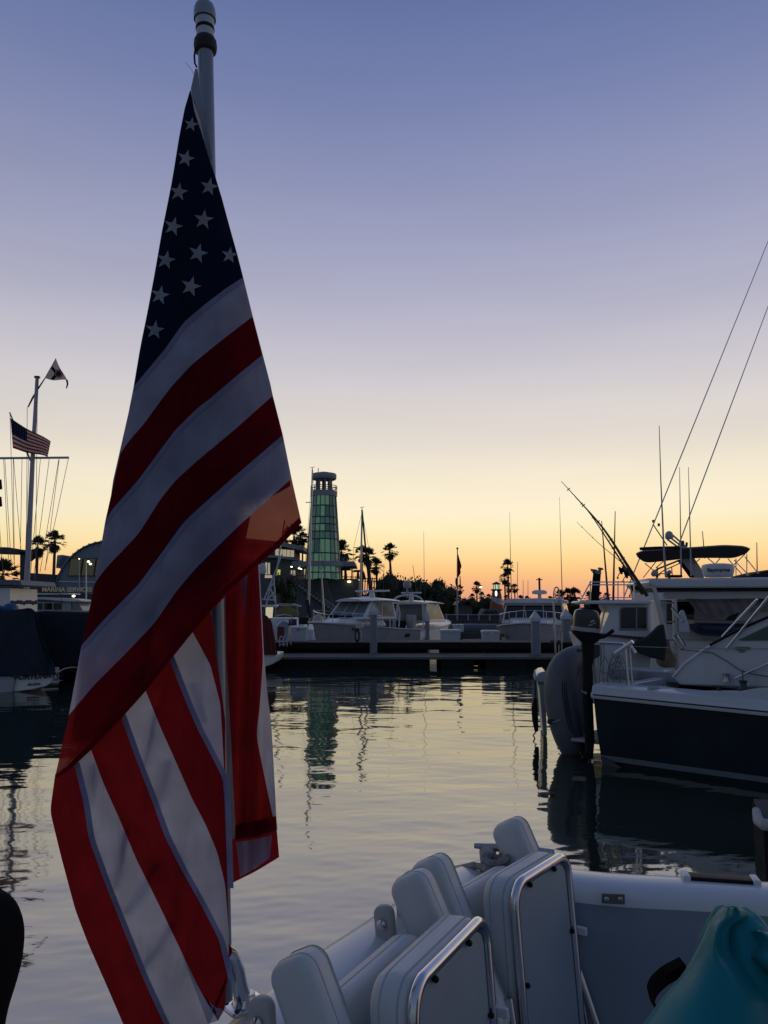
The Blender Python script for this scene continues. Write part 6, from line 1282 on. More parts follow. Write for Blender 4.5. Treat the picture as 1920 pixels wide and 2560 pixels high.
def burgee():
    D = 44.6; root = thing('burgee', 'white triangular burgee with a red disc at the masthead', 'flag', tuple(P(120, 940, D)))
    a, b, c = np.array((140, 897)), np.array((113, 945)), np.array((168, 953)); wh = MATS['far_flag_white']
    def pt(u, v, o=0): q = (a*(1-v)+b*v)*(1-u)+c*u; return P(q[0], q[1]+3*math.sin(u*5), D+.12*math.sin(u*6)-o)
    g = [[pt(i/14, j/8) for i in range(15)] for j in range(9)]; mb = MB(); mb.loft(g, ring=False, caps=False); mb.build('field', wh, root, 180, world=True)
    nv = MATS['far_flag_navy']
    for p0, p1 in (((.02, .42), (.62, .46)), ((.30, .95), (.42, .1))):
        d = np.array(p1)-np.array(p0); n_ = np.array((-d[1], d[0]))/np.linalg.norm(d)*.075
        mb = MB(); mb.loft([[pt(*(np.array(p0)+d*t-n_), .02) for t in np.linspace(0, 1, 8)], [pt(*(np.array(p0)+d*t+n_), .02) for t in np.linspace(0, 1, 8)]], ring=False, caps=False); mb.build('bar', nv, root, 180, world=True)
    for r, m, o in ((11, nv, .035), (9.3, wh, .05), (6.8, MATS['far_flag_red'], .065)):
        cc = P(146, 934, D-.12-o); k = m_per_px(D); mb = MB(); mb.add([cc+Vector((r*k*math.cos(t), 0, r*k*math.sin(t))) for t in np.linspace(0, 2*math.pi, 20, endpoint=False)], [tuple(range(20))]); mb.build('disc', m, root, 0, world=True)
    mb = MB(); mb.tube([P(167, 950, D), P(169, 960, D), P(166, 971, D)], [.06, .05, .03], 6); mb.build('tail', nv, root, world=True)
burgee()
def dark_signal():
    D = 44.4; root = thing('signal_flags', 'pair of dark signal flags cut off by the left picture edge', 'flag', tuple(P(-20, 1260, D)))
    for y in (1195, 1238):
        g = [[P(-60+i*8+(2 if j else 0), y+j*26+4*math.sin(i+j), D+.1*math.sin(i*1.3)) for i in range(9)] for j in range(2)]; mb = MB(); mb.loft(g, ring=False, caps=False); mb.build('flag_cloth', MATS['far_flag_navy'], root, 180, world=True)
    mb = MB(); mb.tube([P(-12, 1150, D), P(-4, 1300, D)], .015, 4); mb.build('halyard', M_WIRE, root, world=True)
dark_signal()
# ------------------------------------------------------------------ covered boat on the left
def covered_boat():
    D = 23.4; T = lambda x, y, d=0: P(x, y, D+d); root = thing('covered_boat', 'sailing boat under a navy canvas cover with its white transom showing', 'boat', (T(60, 1732).x, D+3, 0))
    tr = [(-120, 1690), (20, 1688), (137, 1683), (134, 1694), (126, 1708), (116, 1715), (80, 1724), (40, 1729), (-40, 1733), (-120, 1733)]
    mb = MB(); mb.prism([T(x, y) for x, y in tr], Vector((-3.4, 7, 0))); hl = mb.build('hull', M_GELFAR, root, 30, world=True, bevel=.03)
    mb = MB(); mb.prism([T(x, y, -.12) for x, y in ((-120, 1693), (28, 1690), (36, 1697), (30, 1732), (-120, 1738))], Vector((0, .5, 0))); mb.build('swim_step', M_GELGREY, root, 30, world=True, bevel=.03)
    blk = mat('dark_letters', (.012, .013, .016), .5); up = (T(90, 1690)-T(90, 1700)).normalized(); ri = (T(130, 1682)-T(60, 1686)).normalized()
    text_mesh('FORTUNATO', .235, facing(T(97, 1691, -.06), ri, up+ri*.25), 'name_lettering', blk, root, .003, .006)
    text_mesh('BALBOA', .10, facing(T(85, 1711, -.03), ri, up+ri*.25), 'port_lettering', blk, root, .003, .002)
    # draped cover over the stern
    out = [(-160, 1526), (20, 1526), (52, 1524), (64, 1519), (84, 1518), (90, 1528), (94, 1548), (108, 1592), (122, 1640), (142, 1668), (138, 1686), (60, 1690), (-160, 1694)]
    secs = []
    o = resample(out, 70)
    for d, s in ((-.15, 1), (.3, 1.0), (1.0, .99), (2.0, .985)):
        secs.append([P(x*s+(.004*x*d), y+(3*math.sin(x/9.0)+2*math.sin(x/4.1))*(1 if 1600 < y < 1700 and d < .5 else .2), D+d+(.12*math.sin(x/13)+.08*math.sin(x/6+y/50) if d < .5 else 0)) for x, y in o])
    mb = MB(); mb.loft(secs); mb.build('stern_cover', M_CANV, root, 70, world=True)
    n, mrow = 46, 22; g = []
    for j in range(mrow):                                           # hanging canvas with pleats running to the corner
        v = j/(mrow-1); row = []
        for i in range(n):
            u = i/(n-1); x = -160+u*(247+v*v*52); y = 1526+v*(162-3*u)
            row.append(P(x, y, D-.20+.05*math.sin(u*34-v*7)*v+.035*math.sin(u*71+v*3)*v))
        g.append(row)
    mb = MB(); mb.loft(g, ring=False, caps=False); mb.build('hanging_canvas', M_CANV, root, 180, world=True)
    out2 = [(20, 1532), (120, 1527), (240, 1531), (330, 1532), (330, 1668), (146, 1668), (60, 1668), (20, 1600)]
    mb = MB(); mb.prism([T(x, y, 2.4) for x, y in out2], Vector((-1.5, 5, 0))); mb.build('tent_cover', M_CANV, root, 30, world=True, bevel=.06)
    mb = MB(); mb.tube([T(142, 1682, -.1), T(160, 1672, .4), T(178, 1668, 1), T(196, 1669, 2)], .02, 6); mb.build('tie_rope', M_ROPE, root, world=True)
    mb = MB(); mb.tube([T(0, 1688, -.2), T(8, 1680, -.2), T(14, 1674, -.2)], .025, 6); mb.build('stern_line', M_ROPE, root, world=True)
covered_boat()
def left_dock():
    root = thing('left_slip_dock', 'low dock edge beside the covered boat at the left', 'dock', tuple(P(230, 1690, 27)))
    mb = MB(); mb.prism([P(x, y, 27) for x, y in ((148, 1664), (420, 1664), (420, 1671), (148, 1671))], Vector((0, 2, 0))); mb.build('edge', M_WOOD, root, world=True)
    mb = MB(); mb.prism([P(x, y, 27.05) for x, y in ((148, 1671), (420, 1671), (420, 1700), (148, 1700))], Vector((0, 1.9, 0))); mb.build('float', M_DARKWOOD, root, world=True)
left_dock()
def left_background():
    D = 38; T = lambda x, y, d=0: P(x, y, D+d)
    r = thing('dock_shed', 'small white shed with a blue-grey roof at the left edge', 'shed', tuple(T(0, 1530)))
    mb = MB(); mb.prism([T(x, y) for x, y in ((-80, 1470), (25, 1470), (25, 1530), (-80, 1530))], Vector((0, 3, 0))); mb.build('wall', M_GELFAR, r, world=True)
    mb = MB(); mb.prism([T(x, y, -.4) for x, y in ((-90, 1448), (50, 1450), (54, 1462), (-90, 1462))], Vector((0, 4, 0))); mb.build('roof', mat('blue_grey_roof', (.09, .12, .16), .5), r, world=True)
    r = thing('boat_hoist', 'dark steel boat hoist frame behind the signal mast', 'hoist', tuple(P(55, 1530, 48)))
    mb = MB(); mb.prism([P(x, y, 48) for x, y in ((-80, 1366), (20, 1368), (70, 1376), (70, 1387), (-80, 1382))], Vector((0, .5, 0))); mb.build('beam', M_DARK, r, world=True)
    mb = MB(); mb.prism([P(x, y, 48) for x, y in ((50, 1380), (64, 1380), (62, 1530), (50, 1530))], Vector((0, .5, 0))); mb.build('post', M_DARK, r, world=True)
    mb = MB(); mb.tube([P(66, 1376, 48.2), P(74, 1384, 48.2), P(82, 1392, 48.2), P(76, 1402, 48.2)], [.2, .3, .3, .1], 8); mb.build('hook_block', M_BLACK, r, world=True)
    mb = MB()
    for cx, cy, rx, ry in ((-10, 1522, 26, 9), (26, 1520, 18, 12), (34, 1524, 10, 8)):
        c = P(cx, cy, 36); k = m_per_px(36); mb.sphere(c, 1, 14, 8, (rx*k, .35, ry*k))
    solo(mb, 'blue_tarp', 'crumpled bright blue tarp beside the white shed', 'tarp', mat('blue_tarp', (.01, .07, .18), .5, var=.3, scale=3, bump=.5, bscale=6), smooth=60)
    # low motor boat with long hardtops
    r = thing('hardtop_launch', 'low white motor launch with long pale hardtops behind the signal mast', 'boat', tuple(P(140, 1530, 50)))
    def pz(pts, d, off, name, m): mb = MB(); mb.prism([P(x, y, 50+d) for x, y in pts], off); return mb.build(name, m, r, 30, world=True, bevel=.03)
    pz([(72, 1494), (110, 1493), (170, 1496), (202, 1500), (202, 1504), (168, 1504), (110, 1499), (72, 1498)], 0, Vector((0, 2.6, 0)), 'hardtop', M_GELFAR)
    pz([(74, 1483), (172, 1483), (172, 1486), (74, 1486)], .4, Vector((0, 2, 0)), 'upper_hardtop', M_GELFAR)
    pz([(80, 1504), (178, 1506), (178, 1528), (80, 1528)], .2, Vector((0, 2.2, 0)), 'cabin', M_GELGREY)
    pz([(180, 1505), (194, 1505), (208, 1528), (180, 1528)], .2, Vector((0, 2.2, 0)), 'windscreen', mat('pale_windscreen', (.2, .2, .19), .2))
    for x0 in (86, 110, 134): pz([(x0, 1508), (x0+20, 1508), (x0+20, 1524), (x0, 1524)], .17, Vector((0, .04, 0)), 'cabin_window', M_GLASS)
    pz([(60, 1528), (230, 1526), (222, 1580), (66, 1580)], 0, Vector((0, 2.8, 0)), 'hull', M_GELFAR)
    mb = MB(); mb.tube([P(125, 1445, 50), P(150, 1484, 50), P(156, 1510, 50)], .02, 5); mb.build('antenna', M_DARK, r, world=True)
    r = thing('float_line', 'row of small grey floats strung below the signal mast', 'float line', tuple(P(60, 1510, 37.5)))
    mb = MB(); mb.tube([P(26, 1506, 37.5), P(95, 1507, 37.5)], .02, 5); mb.build('line', M_ROPE, r, world=True)
    for i in range(9):
        x = 30+i*7.5; mb = MB(); mb.sphere(P(x, 1506+1.5*math.sin(i*2), 37.5), .09, 10, 6, (1, 1, 1.2)); mb.build('float', M_GREY, r, world=True)
left_background()
# ------------------------------------------------------------------ little playground lighthouse, flagpole, fence, house
def mini_lighthouse():
    D = 96; T = lambda x, y, d=0: P(x, y, D+d); C = T(1242, 1520, 2); px = lambda w: w*D/F; Z = lambda y: T(1242, y, 2).z
    root = thing('toy_lighthouse', 'little orange and white playground lighthouse with a lit lantern', 'playhouse', (C.x, C.y, Z(1526)))
    C0 = Vector((C.x, C.y, 0)); org = mat('orange_plastic', (.30, .07, .03), .5, var=.15); wt = mat('pale_plastic', (.42, .44, .42), .5)
    N_ = 24
    # tapering body cut into an orange lower part and a white spiral band
    def rr(y): return px(19-(y-1522)/(1478-1522)*8.5)
    for name, m, f0, f1 in (('orange_body', org, lambda a: 1524, lambda a: 1503-10*math.cos(a-2.4)), ('white_band', wt, lambda a: 1503-10*math.cos(a-2.4), lambda a: 1488-8*math.cos(a-1.8)), ('upper_body', org, lambda a: 1488-8*math.cos(a-1.8), lambda a: 1477)):
        g = []
        for i in range(N_+1):
            a = 2*math.pi*i/N_; y0, y1 = f0(a), max(1477, f1(a)); g.append([Vector((C.x+rr(y)*math.cos(a), C.y+rr(y)*math.sin(a), Z(y))) for y in (y0, (y0+y1)/2, y1)])
        mb = MB(); mb.loft(g, ring=False, caps=False); mb.build(name, m, root, 180, world=True)
    mb = MB(); mb.lathe([(px(13), Z(1477)), (px(14), Z(1475)), (px(14), Z(1473)), (px(8), Z(1473))], C0, 18); mb.build('gallery', M_DARK, root, world=True)
    mb = MB(); mb.lathe([(px(6.5), Z(1473)), (px(6.5), Z(1462))], C0, 14); mb.build('lantern_glass', mat('lit_lantern_green', (.3, .4, .3), .3, emit=(.55, .85, .62), estr=.75), root, world=True)
    for c in range(6): a = math.pi*c/3; mb = MB(); mb.tube([Vector((C.x+px(7)*math.cos(a), C.y+px(7)*math.sin(a), Z(1473))), Vector((C.x+px(7)*math.cos(a), C.y+px(7)*math.sin(a), Z(1461)))], .05, 5); mb.build('lantern_post', M_DARK, root, world=True)
    mb = MB(); mb.lathe([(px(12), Z(1461)), (px(11), Z(1459)), (px(5), Z(1456)), (.03, Z(1454))], C0, 14); mb.build('lantern_roof', M_DARK, root, world=True)
    q = Vector((C.x-px(3), C.y-rr(1486)-.05, Z(1484))); mb = MB(); mb.sphere(q, px(4), 10, 8, (.7, .3, 1.8)); mb.build('spot_lamp', mat('lit_spot', (.8, .85, .7), .4, emit=(.8, .95, .75), estr=1.6), root, world=True)
    mb = MB(); mb.prism([T(x, y, 0) for x, y in ((1212, 1522), (1262, 1524), (1262, 1560), (1200, 1560), (1204, 1534))], Vector((0, 4, 0))); mb.build('base', mat('playhouse_base', (.16, .16, .17), .7), root, world=True)
    for x in (1218, 1228, 1238): mb = MB(); mb.tube([T(x-6, 1540, -.2), T(x-4, 1530, -.2), T(x, 1527, -.2), T(x+4, 1530, -.2), T(x+6, 1540, -.2)], .1, 6); mb.build('climbing_arch', M_DARK, root, world=True)
mini_lighthouse()
def park_flagpole():
    D = 82; T = lambda x, y, d=0: P(x, y, D+d); root = thing('park_flagpole', 'slim pale flagpole with limp flags in the park behind the docks', 'flagpole', tuple(T(1143, 1550)))
    mb = MB(); mb.tube([T(1143, 1552), T(1143.5, 1372)], [.10, .05], 8); mb.build('pole', M_GELGREY, root, world=True); mb = MB(); mb.sphere(T(1143.5, 1371), .12, 8, 6); mb.build('ball', M_DARK, root, world=True)
    mb = MB(); mb.tube([T(1136, 1497), T(1150, 1497)], .05, 5); mb.build('yard', M_GELGREY, root, world=True)
    def limp(pts, name, m):
        a = [p[0] for p in pts]; secs = [[T(x0, y, .05), T((x0*2+x1)/3, y+1, -.25), T((x0+2*x1)/3, y+1, .25), T(x1, y, 0)] for x0, x1, y in pts]
        mb = MB(); mb.loft(secs, ring=False, caps=False); mb.build(name, m, root, 180, world=True)
    limp([(1144, 1145.5, 1385), (1144, 1148, 1395), (1144, 1152, 1408), (1144.5, 1154, 1416), (1144.5, 1151, 1424), (1144, 1152, 1432), (1144, 1147, 1442)], 'flag_cloth', MATS['far_flag_red'])
    limp([(1139, 1142, 1444), (1138, 1142, 1456), (1140, 1143, 1466)], 'pennant', MATS['far_flag_navy']); limp([(1149, 1151, 1440), (1149, 1152, 1454), (1150, 1152, 1466)], 'pennant', MATS['far_flag_navy'])
park_flagpole()
def fence():
    D = 76; root = thing('park_fence', 'grey park fence on the seawall between the boats', 'fence', tuple(P(1160, 1560, D)))
    for y in (1537, 1556):
        mb = MB(); mb.tube([P(1060, y, D), P(1300, y, D)], .05, 5); mb.build('fence_rail', M_GELGREY, root, world=True)
    for i, x in enumerate(np.arange(1062, 1300, 27)):
        mb = MB(); mb.tube([P(x, 1562, D), P(x, 1535, D)], .08, 6); mb.build('fence_post', M_GELGREY, root, world=True)
    for i, x in enumerate(np.arange(1063, 1272, 27)):
        mb = MB(); mb.prism([P(x+1, 1538, D+.1), P(x+26, 1538, D+.1), P(x+26, 1555, D+.1), P(x+1, 1555, D+.1)], Vector((0, .04, 0))); mb.build('fence_panel', mat('fence_mesh_panel', (.06, .06, .065), .7), root, 0, world=True)
    h = thing('park_house', 'small dark gabled park house behind the flagpole', 'building', tuple(P(1165, 1540, 92)))
    mb = MB(); mb.prism([P(x, y, 92) for x, y in ((1146, 1512), (1180, 1512), (1180, 1545), (1146, 1545))], Vector((0, 5, 0))); mb.build('wall', mat('park_house_wall', (.10, .10, .105), .8), h, world=True)
    mb = MB(); mb.prism([P(x, y, 91.4) for x, y in ((1142, 1512), (1150, 1502), (1172, 1500), (1186, 1514), (1182, 1515), (1171, 1504))], Vector((0, 6, 0))); mb.build('roof', M_DARK, h, world=True)
fence()
# ------------------------------------------------------------------ palms and trees
def frond_crown(seed, n=64):
    rnd = random.Random(seed); mb = MB()
    for i in range(n):
        el = math.radians(rnd.uniform(-62, 88)) if i < n*.8 else math.radians(rnd.uniform(-88, -55)); az = rnd.uniform(0, 2*math.pi); st = rnd.uniform(.38, .58)
        d = Vector((math.cos(el)*math.cos(az), math.cos(el)*math.sin(az), math.sin(el))); droop = Vector((0, 0, -.10))
        tip = d*st+droop*.5; side = d.cross(Vector((0, 0, 1))); side = side.normalized() if side.length > .1 else Vector((1, 0, 0)); upv = side.cross(d)
        mb.add([d*.02-side*.012, d*.02+side*.012, tip+side*.01, tip-side*.01], [(0, 1, 2, 3)])
        for k in range(9):
            a = math.radians(-72+18*k); ln = rnd.uniform(.34, .50)*(1-.25*abs(k-4)/4)
            v = (d*math.cos(a)+side*math.sin(a)+upv*rnd.uniform(-.15, .15)).normalized(); e = tip+v*ln+Vector((0, 0, -.10*rnd.random())); w = v.cross(upv)*1.0; w = w.normalized()*.05; m_ = tip+v*ln*.55
            mb.add([tip-w*.3, m_-w, e, m_+w], [(0, 1, 2, 3)])
    return mb
CROWNS = []
for s_ in (1, 2, 3):
    mbx = frond_crown(s_); me = bpy.data.meshes.new('palm_crown'); me.from_pydata([tuple(v) for v in mbx.v], [], mbx.f); me.materials.append(M_LEAF); CROWNS.append(me)
mbx = MB(); mbx.loft([[(ox+r_*math.cos(2*math.pi*k/9), r_*math.sin(2*math.pi*k/9), z_) for k in range(9)] for ox, r_, z_ in ((0, 1.35, 0), (.25, 1.05, .2), (.5, .95, .5), (.3, .85, .8), (0, .8, 1.0))]); TRUNK = bpy.data.meshes.new('palm_trunk'); TRUNK.from_pydata([tuple(v) for v in mbx.v], [], mbx.f); TRUNK.materials.append(M_BARK); TRUNK.polygons.foreach_set('use_smooth', [True]*len(TRUNK.polygons))
PN = [0]
def palm(x, y, rpx, D, label, xb=None, skirt=True):
    c = P(x, y, D); xb = x if xb is None else xb; gz = 1.15 if D > 74 else .3; b = P(xb, y, D); b = Vector((b.x, D, gz)); PN[0] += 1; rnd = random.Random(PN[0]*13)
    o = bpy.data.objects.new('palm_tree', None); COL.objects.link(o); o.location = b; ROOTM[o.name] = Matrix.Translation(b); tag(o, label, 'palm tree', 'palms along the shore')
    k = rpx*m_per_px(D)*rnd.uniform(1.75, 1.95); h = c.z-gz
    t = bpy.data.objects.new('trunk', TRUNK); COL.objects.link(t); t.parent = o; r = max(.11, min(.22, k*.12)); t.scale = (r, r, 1)
    t.matrix_parent_inverse = Matrix.Identity(4); t.scale = (r, r, h); sh = (c.x-b.x)/h
    if abs(sh) > .01: t.rotation_euler = (0, math.atan(sh), 0)
    cr = bpy.data.objects.new('crown', CROWNS[PN[0] % 3]); COL.objects.link(cr); cr.parent = o; cr.location = (c.x-b.x, 0, h); cr.scale = (k, k, k*rnd.uniform(.95, 1.15)); cr.rotation_euler = (0, 0, rnd.uniform(0, 6.28))
for a in ((94, 1366, 17, 95, 'shorter of the two palms beside the arched building'), (137, 1351, 18, 95, 'taller palm at the left edge of the arched building'),
          (6, 1440, 30, 60, 'low bushy palm behind the shed roof at the left edge'), (735, 1340, 22, 135, 'palm crown above the cafe roof beside the flag edge'), (756, 1345, 12, 140, 'small palm crown touching the left side of the lighthouse tower'),
          (853, 1378, 20, 132, 'palm crown right of the lighthouse tower above the canopy'), (904, 1384, 15, 128, 'left palm of the pair crossing the tall mast'), (920, 1390, 14, 130, 'right palm of the pair crossing the tall mast', 930),
          (940, 1414, 15, 125, 'spiky palm between the mast pair and the lone palm', 942), (974, 1378, 14, 135, 'lone tall palm right of the lighthouse', 976),
          (1150, 1473, 7, 190, 'small palm just behind the park flagpole'), (1191, 1467, 9, 180, 'small palm left of the lit street lamp'), (1204, 1490, 7, 185, 'low palm below the lit street lamp'), (1181, 1492, 6, 200, 'tiny palm left of the street lamp palms'), (1221, 1493, 6, 200, 'tiny palm just left of the little lighthouse'),
          (1269, 1416, 12, 170, 'tallest palm right of the little lighthouse'), (1261, 1446, 10, 165, 'second tallest palm leaning by the little lighthouse'), (1271, 1469, 8, 175, 'middle height palm under the tallest one'), (1286, 1470, 8, 175, 'palm at the right end of the little lighthouse group'), (1266, 1496, 6, 190, 'shortest palm beside the little lighthouse body'),
          (1301, 1498, 7, 210, 'tiny far palm left of the pilothouse radar'), (1318, 1500, 7, 215, 'tiny far palm touching the pilothouse roof'), (1400, 1492, 12, 150, 'left palm of the clump behind the hook lamp'), (1418, 1489, 12, 150, 'middle palm of the clump behind the hook lamp'), (1437, 1487, 13, 150, 'right palm of the clump behind the hook lamp'), (1430, 1508, 9, 155, 'low palm under the clump behind the hook lamp'),
          (1474, 1497, 12, 150, 'palm behind the upright gaff bundle'), (1491, 1492, 12, 155, 'palm just right of the gaff bundle'), (1517, 1492, 8, 160, 'lone low palm over the trawler roof'), (1090, 1462, 9, 170, 'small palm top rising from the dark trees'), (1375, 1500, 7, 210, 'tiny far palm right of the pilothouse radar')):
    palm(*a)
def leaf_crown(seed, n=1700):
    rng = np.random.default_rng(seed); mb = MB(); lumps = [(Vector((rng.uniform(-.6, .6), rng.uniform(-.5, .5), rng.uniform(-.35, .5))), rng.uniform(.28, .5)) for _ in range(11)]+[(Vector((0, 0, 0)), .6)]
    for _ in range(n):
        c, r = lumps[rng.integers(len(lumps))]; d = Vector(rng.normal(size=3)).normalized(); p = c+d*r*rng.uniform(.72, 1.06); s = rng.uniform(.025, .06)
        u = Vector(rng.normal(size=3)).normalized(); v = u.cross(d).normalized() if u.cross(d).length > .1 else Vector((1, 0, 0)); w = (d*.5+u*.6).normalized()
        mb.add([p-v*s, p-w*s*.8, p+v*s, p+w*s*1.3], [(0, 1, 2, 3)])
    for c, r in lumps: mb.sphere(c, r*.74, 10, 7)
    me = bpy.data.meshes.new('tree_crown'); me.from_pydata([tuple(v) for v in mb.v], [], mb.f); me.materials.append(M_LEAF2); return me
LEAFY = [leaf_crown(s) for s in (21, 22, 23)]
TN = [0]
def tree(x, y, rx, ry, D, label):
    c = P(x, y, D); TN[0] += 1; gz = 1.15; o = bpy.data.objects.new('leafy_tree', None); COL.objects.link(o); o.location = (c.x, D, gz); ROOTM[o.name] = Matrix.Translation(Vector((c.x, D, gz))); tag(o, label, 'tree', 'dark trees behind the marina')
    k = m_per_px(D); t = bpy.data.objects.new('trunk', TRUNK); COL.objects.link(t); t.parent = o; t.scale = (.22, .22, max(.3, c.z-gz))
    cr = bpy.data.objects.new('crown', LEAFY[TN[0] % 3]); COL.objects.link(cr); cr.parent = o; cr.location = (0, 0, c.z-gz); cr.scale = (rx*k*1.45, rx*k*1.0, ry*k*1.62); cr.rotation_euler = (0, 0, TN[0]*1.7)
for a in ((712, 1486, 36, 38, 100, 'round dark bush in front of the cafe terrace wall'), (985, 1495, 36, 48, 112, 'dark tree just right of the terrace below the lone palm'), (1012, 1506, 28, 36, 115, 'lower dark tree behind the sport boat dome'), (950, 1515, 30, 34, 112, 'dark tree at the right end of the terrace wall'),
          (1060, 1510, 26, 34, 118, 'dark tree left of the park flagpole, lowest of its row'), (1090, 1500, 34, 40, 116, 'broad dark tree left of the park flagpole'), (1128, 1506, 26, 30, 112, 'dark tree right behind the park flagpole'), (1165, 1522, 26, 22, 112, 'low dark hedge tree behind the gabled park house'), (1200, 1522, 26, 22, 115, 'low dark tree left of the little lighthouse'), (1290, 1524, 30, 20, 118, 'low dark tree right of the little lighthouse'),
          (1340, 1524, 34, 16, 150, 'far low tree behind the pilothouse roof'), (1420, 1528, 36, 20, 130, 'dark low tree under the palm clump by the hook lamp'), (1490, 1528, 34, 22, 130, 'dark low tree under the palms behind the trawler roof'), (880, 1506, 26, 30, 122, 'dark tree behind the terrace lamp wall'), (40, 1490, 40, 30, 100, 'dark tree behind the boat hoist post'), (1040, 1496, 30, 38, 125, 'dark tree between the two tree clumps'), (1240, 1530, 40, 18, 140, 'far dark hedge behind the little lighthouse'), (1110, 1520, 40, 26, 125, 'dark hedge behind the park flagpole foot'), (925, 1516, 30, 26, 125, 'dark bush under the terrace umbrella')):
    tree(*a)
# ------------------------------------------------------------------ sailboats, masts and the crowd of boats behind the left dock
def sailboat(x0, y0, x1, y1, D, label, spreaders=(), stays=(), boom=None, rpx=4):
    root = thing('sailboat', label, 'sailboat', (P(x1, y1, D).x, D, 0)); k = m_per_px(D)
    mb = MB(); mb.tube([P(x1, y1, D), P((x0+x1)/2, (y0+y1)/2, D), P(x0, y0, D)], [rpx*k, rpx*k*.85, rpx*k*.6], 8); m_ = mb.build('mast', M_ALU, root, world=True)
    for y, a, b in spreaders: mb = MB(); mb.tube([P(a, y, D), P(b, y, D)], .03, 5); mb.build('spreader', M_ALU, m_, world=True)
    for p in stays:
        mb = MB(); w = p[4] if len(p) > 4 else .012; mb.tube([P(p[0], p[1], D), P((p[0]+p[2])/2, (p[1]+p[3])/2, D), P(p[2], p[3], D)], w, 5); mb.build('stay', M_WIRE if w < .05 else M_BLKCANV, root, world=True)
    mb = MB(); mb.tube([P(x0-5, y0-6, D), P(x0, y0-4, D), P(x0+5, y0-8, D)], .02, 4); mb.tube([P(x0, y0, D), P(x0, y0-6, D)], .02, 4); mb.build('wind_vane', M_DARK, m_, world=True)
    b = P(x1, 1570, D); L = 7.5
    secs = []
    for i in range(11):
        t = i/10; hb = 1.2*math.sin(math.pi*(.12+.88*t))**.6 if t < 1 else .02; s = 1.0+.25*t*t; secs.append([Vector((b.x+hb*.8, b.y-2+L*t, s)), Vector((b.x+hb*.7, b.y-2+L*t, .1)), Vector((b.x-hb*.7, b.y-2+L*t, .1)), Vector((b.x-hb*.8, b.y-2+L*t, s))])
    mb = MB(); mb.loft(secs); mb.build('hull', M_GELFAR, root, 40, world=True)
    if boom: mb = MB(); mb.tube([P(boom[0], boom[1], D), P(boom[2], boom[3], D)], .14, 8); mb.build('sail_cover', M_CANV, root, world=True)
sailboat(781, 1174, 770, 1570, 54, 'sailboat whose mast stands in front of the lighthouse tower', [(1256, 764, 782), (1340, 754, 778)], [(781, 1180, 755, 1500), (781, 1180, 822, 1540), (785, 1300, 832, 1520)], (768, 1500, 774, 1545), 3.2)
sailboat(803, 1425, 812, 1570, 56, 'sailboat with a short mast just right of the lighthouse mast', [], [(803, 1425, 838, 1520)], None, 3)
sailboat(905, 1274, 900, 1570, 58, 'sailboat with a tall mast and furled sail right of the lighthouse', [(1369, 884, 922)], [(905, 1276, 926, 1500, .07), (905, 1280, 884, 1369), (905, 1280, 922, 1369), (884, 1369, 884, 1500), (922, 1369, 930, 1500)], None, 3.2)
def tower_boat():
    D = 52; T = lambda x, y, d=0: P(x, y, D+d); root = thing('tuna_tower_boat', 'sport fishing boat with a white lattice tower beside the big flag', 'boat', (T(670, 1570).x, D+1, 0))
    for (a, b) in (((664, 1520), (682, 1440)), ((690, 1520), (684, 1440)), ((668, 1500), (688, 1478)), ((688, 1505), (676, 1470)), ((674, 1470), (686, 1455)), ((660, 1500), (705, 1386)), ((655, 1498), (688, 1500)), ((690, 1440), (712, 1300))):
        mb = MB(); mb.tube([T(*a), T(*b)], .05, 6); mb.build('tower_tube', M_CAP, root, world=True)
        mb = MB(); mb.tube([T(*a, 1.4), T(*b, 1.4)], .05, 6); mb.build('tower_tube', M_CAP, root, world=True)
    mb = MB(); mb.lathe([(.22, 0), (.28, .2), (.22, .55), (.05, .7)], T(656, 1434), 12); mb.build('satellite_dome', M_CAP, root, world=True)
    def pz(pts, d, off, name, m): mb = MB(); mb.prism([T(x, y, d) for x, y in pts], off); return mb.build(name, m, root, 30, world=True, bevel=.03)
    pz([(600, 1512), (686, 1512), (686, 1517), (600, 1517)], 0, Vector((0, 2, 0)), 'hardtop', M_GELFAR)
    pz([(664, 1518), (683, 1518), (681, 1544), (672, 1550), (664, 1540)], .3, Vector((0, .05, 0)), 'lit_curtain', mat('glowing_curtain', (.5, .45, .3), .5, emit=(.62, .55, .36), estr=.7))
    pz([(600, 1545), (735, 1545), (728, 1600), (600, 1600)], -1, Vector((0, 3, 0)), 'hull', M_GELFAR)
tower_boat()
def yellow_boat():
    D = 58; T = lambda x, y, d=0: P(x, y, D+d); root = thing('bimini_runabout', 'small boat with a yellow cover and a pale bimini behind the left dock', 'boat', (T(720, 1560).x, D, 0))
    secs = []
    for i in range(12):
        t = i/11; x = 688+60*t; s = math.sin(math.pi*(.1+.8*t)); secs.append([T(x, 1540, d) for d in (-.9,)]+[T(x, 1540-22*s, -.6), T(x, 1540-26*s, .2), T(x, 1540-22*s, 1.0), T(x, 1540, 1.3)])
    mb = MB(); mb.loft(secs, ring=False, caps=False); mb.build('cover', mat('yellow_canvas', (.16, .15, .03), .8, var=.2, scale=2), root, 60, world=True)
    mb = MB(); mb.prism([T(x, y) for x, y in ((684, 1512), (700, 1508), (730, 1509), (748, 1514), (748, 1516), (684, 1515))], Vector((0, 1.8, 0))); mb.build('bimini', M_GELGREY, root, world=True)
    for x in (690, 718, 744): mb = MB(); mb.tube([T(x, 1514), T(x-4, 1560)], .03, 5); mb.build('bimini_post', M_CAP, root, world=True)
    mb = MB(); mb.prism([T(x, y, -1) for x, y in ((676, 1548), (765, 1546), (756, 1600), (684, 1600))], Vector((0, 2.4, 0))); mb.build('hull', M_GELFAR, root, world=True, bevel=.05)
yellow_boat()
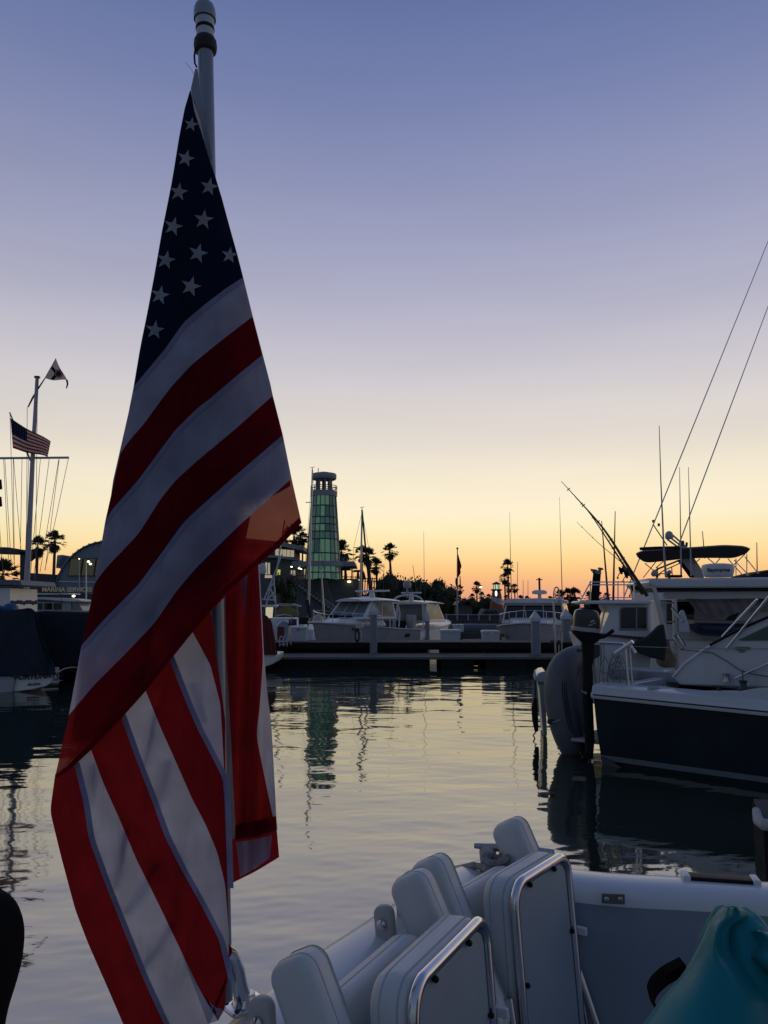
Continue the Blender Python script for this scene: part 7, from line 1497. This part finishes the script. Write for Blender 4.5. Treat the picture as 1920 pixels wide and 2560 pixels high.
def bow_boat():
    D = 47; T = lambda x, y, d=0: P(x, y, D+d); root = thing('blue_bow_sailboat', 'pale blue sailboat bow moored between red post and dock box', 'sailboat', (T(705, 1600).x, D, 0))
    prof = [(682, 1575), (690, 1560), (712, 1552), (728, 1556), (734, 1568), (730, 1600), (688, 1600)]
    s = [[T(x*sx+707*(1-sx), y, d) for x, y in prof] for d, sx in ((0, .55), (.8, .85), (2, 1), (5, 1))]; mb = MB(); mb.loft(s); mb.build('hull', mat('pale_blue_hull', (.24, .30, .38), .4), root, 40, world=True)
    mb = MB(); mb.tube([T(690, 1556, -.2), T(690, 1540, -.2), T(712, 1536, -.5), T(728, 1540, -.2), T(728, 1556, -.2)], .03, 6); mb.build('pulpit', M_STEEL, root, world=True)
bow_boat()
for x0, x1, y0, y1, D, nm, lb, m in ((693, 710, 1566, 1604, 38.5, 'dock_locker', 'narrow dark red locker left of the first white dock box', mat('dark_red_paint', (.10, .03, .035), .6)), (722, 740, 1548, 1564, 47, 'blue_crate', 'small blue crate behind the left dock', mat('blue_plastic', (.02, .04, .10), .5)), (747, 771, 1543, 1561, 47, 'sail_bag', 'black sail bag on deck left of the express cruiser', M_BLKCANV)):
    mb = MB(); mb.prism([P(x, y, D) for x, y in ((x0, y0), (x1, y0), (x1, y1), (x0, y1))], Vector((0, .5, 0))); solo(mb, nm, lb, 'locker' if 'locker' in nm else 'crate' if 'crate' in nm else 'bag', m, bevel=.03)
mb = MB(); mb.lathe([(.35, 0), (.36, .3), (.25, .55), (.05, .65)], P(795, 1562, 49), 14); solo(mb, 'covered_engine', 'pale grey rounded engine cover left of the express cruiser', 'engine cover', M_GELGREY)
# thin far masts and poles standing against the sunset
for i, (x0, y0, x1, y1, lb) in enumerate(((1032, 1412, 1046, 1490, 'leaning thin pole above the dark trees'), (1051, 1450, 1051, 1500, 'short thin pole right of the leaning one'), (1294, 1404, 1293, 1510, 'thin mast right of the little lighthouse palms'), (1308, 1450, 1308, 1510, 'short thin mast left of the pilothouse radar'), (1320, 1450, 1320, 1510, 'short thin mast beside the pilothouse radar'), (960, 1410, 956, 1530, 'thin mast between the spiky palm and the lone palm'), (985, 1300, 985, 1301, ''), (930, 1440, 945, 1475, 'leaning flag boom on the terrace end'))):
    if not lb: continue
    mb = MB(); mb.tube([P(x1, y1+30, 88+i*2), P(x0, y0, 88+i*2)], [.05, .025], 5); solo(mb, 'far_mast', lb, 'mast', M_DARK, group='thin masts against the sunset')
# terrace clutter right of the cafe
root = thing('terrace_railing', 'dark railing and chairs on the terrace end by the mast', 'railing', tuple(P(925, 1470, 114)))
for y in (1446, 1453): 
    mb = MB(); mb.tube([P(893, y, 114), P(940, y, 114)], .07, 5); mb.build('rail', M_DARK, root, world=True)
for x in range(894, 942, 6): mb = MB(); mb.tube([P(x, 1475, 114), P(x+1.5*math.sin(x), 1445, 114)], .08, 5); mb.build('post', M_DARK, root, world=True)
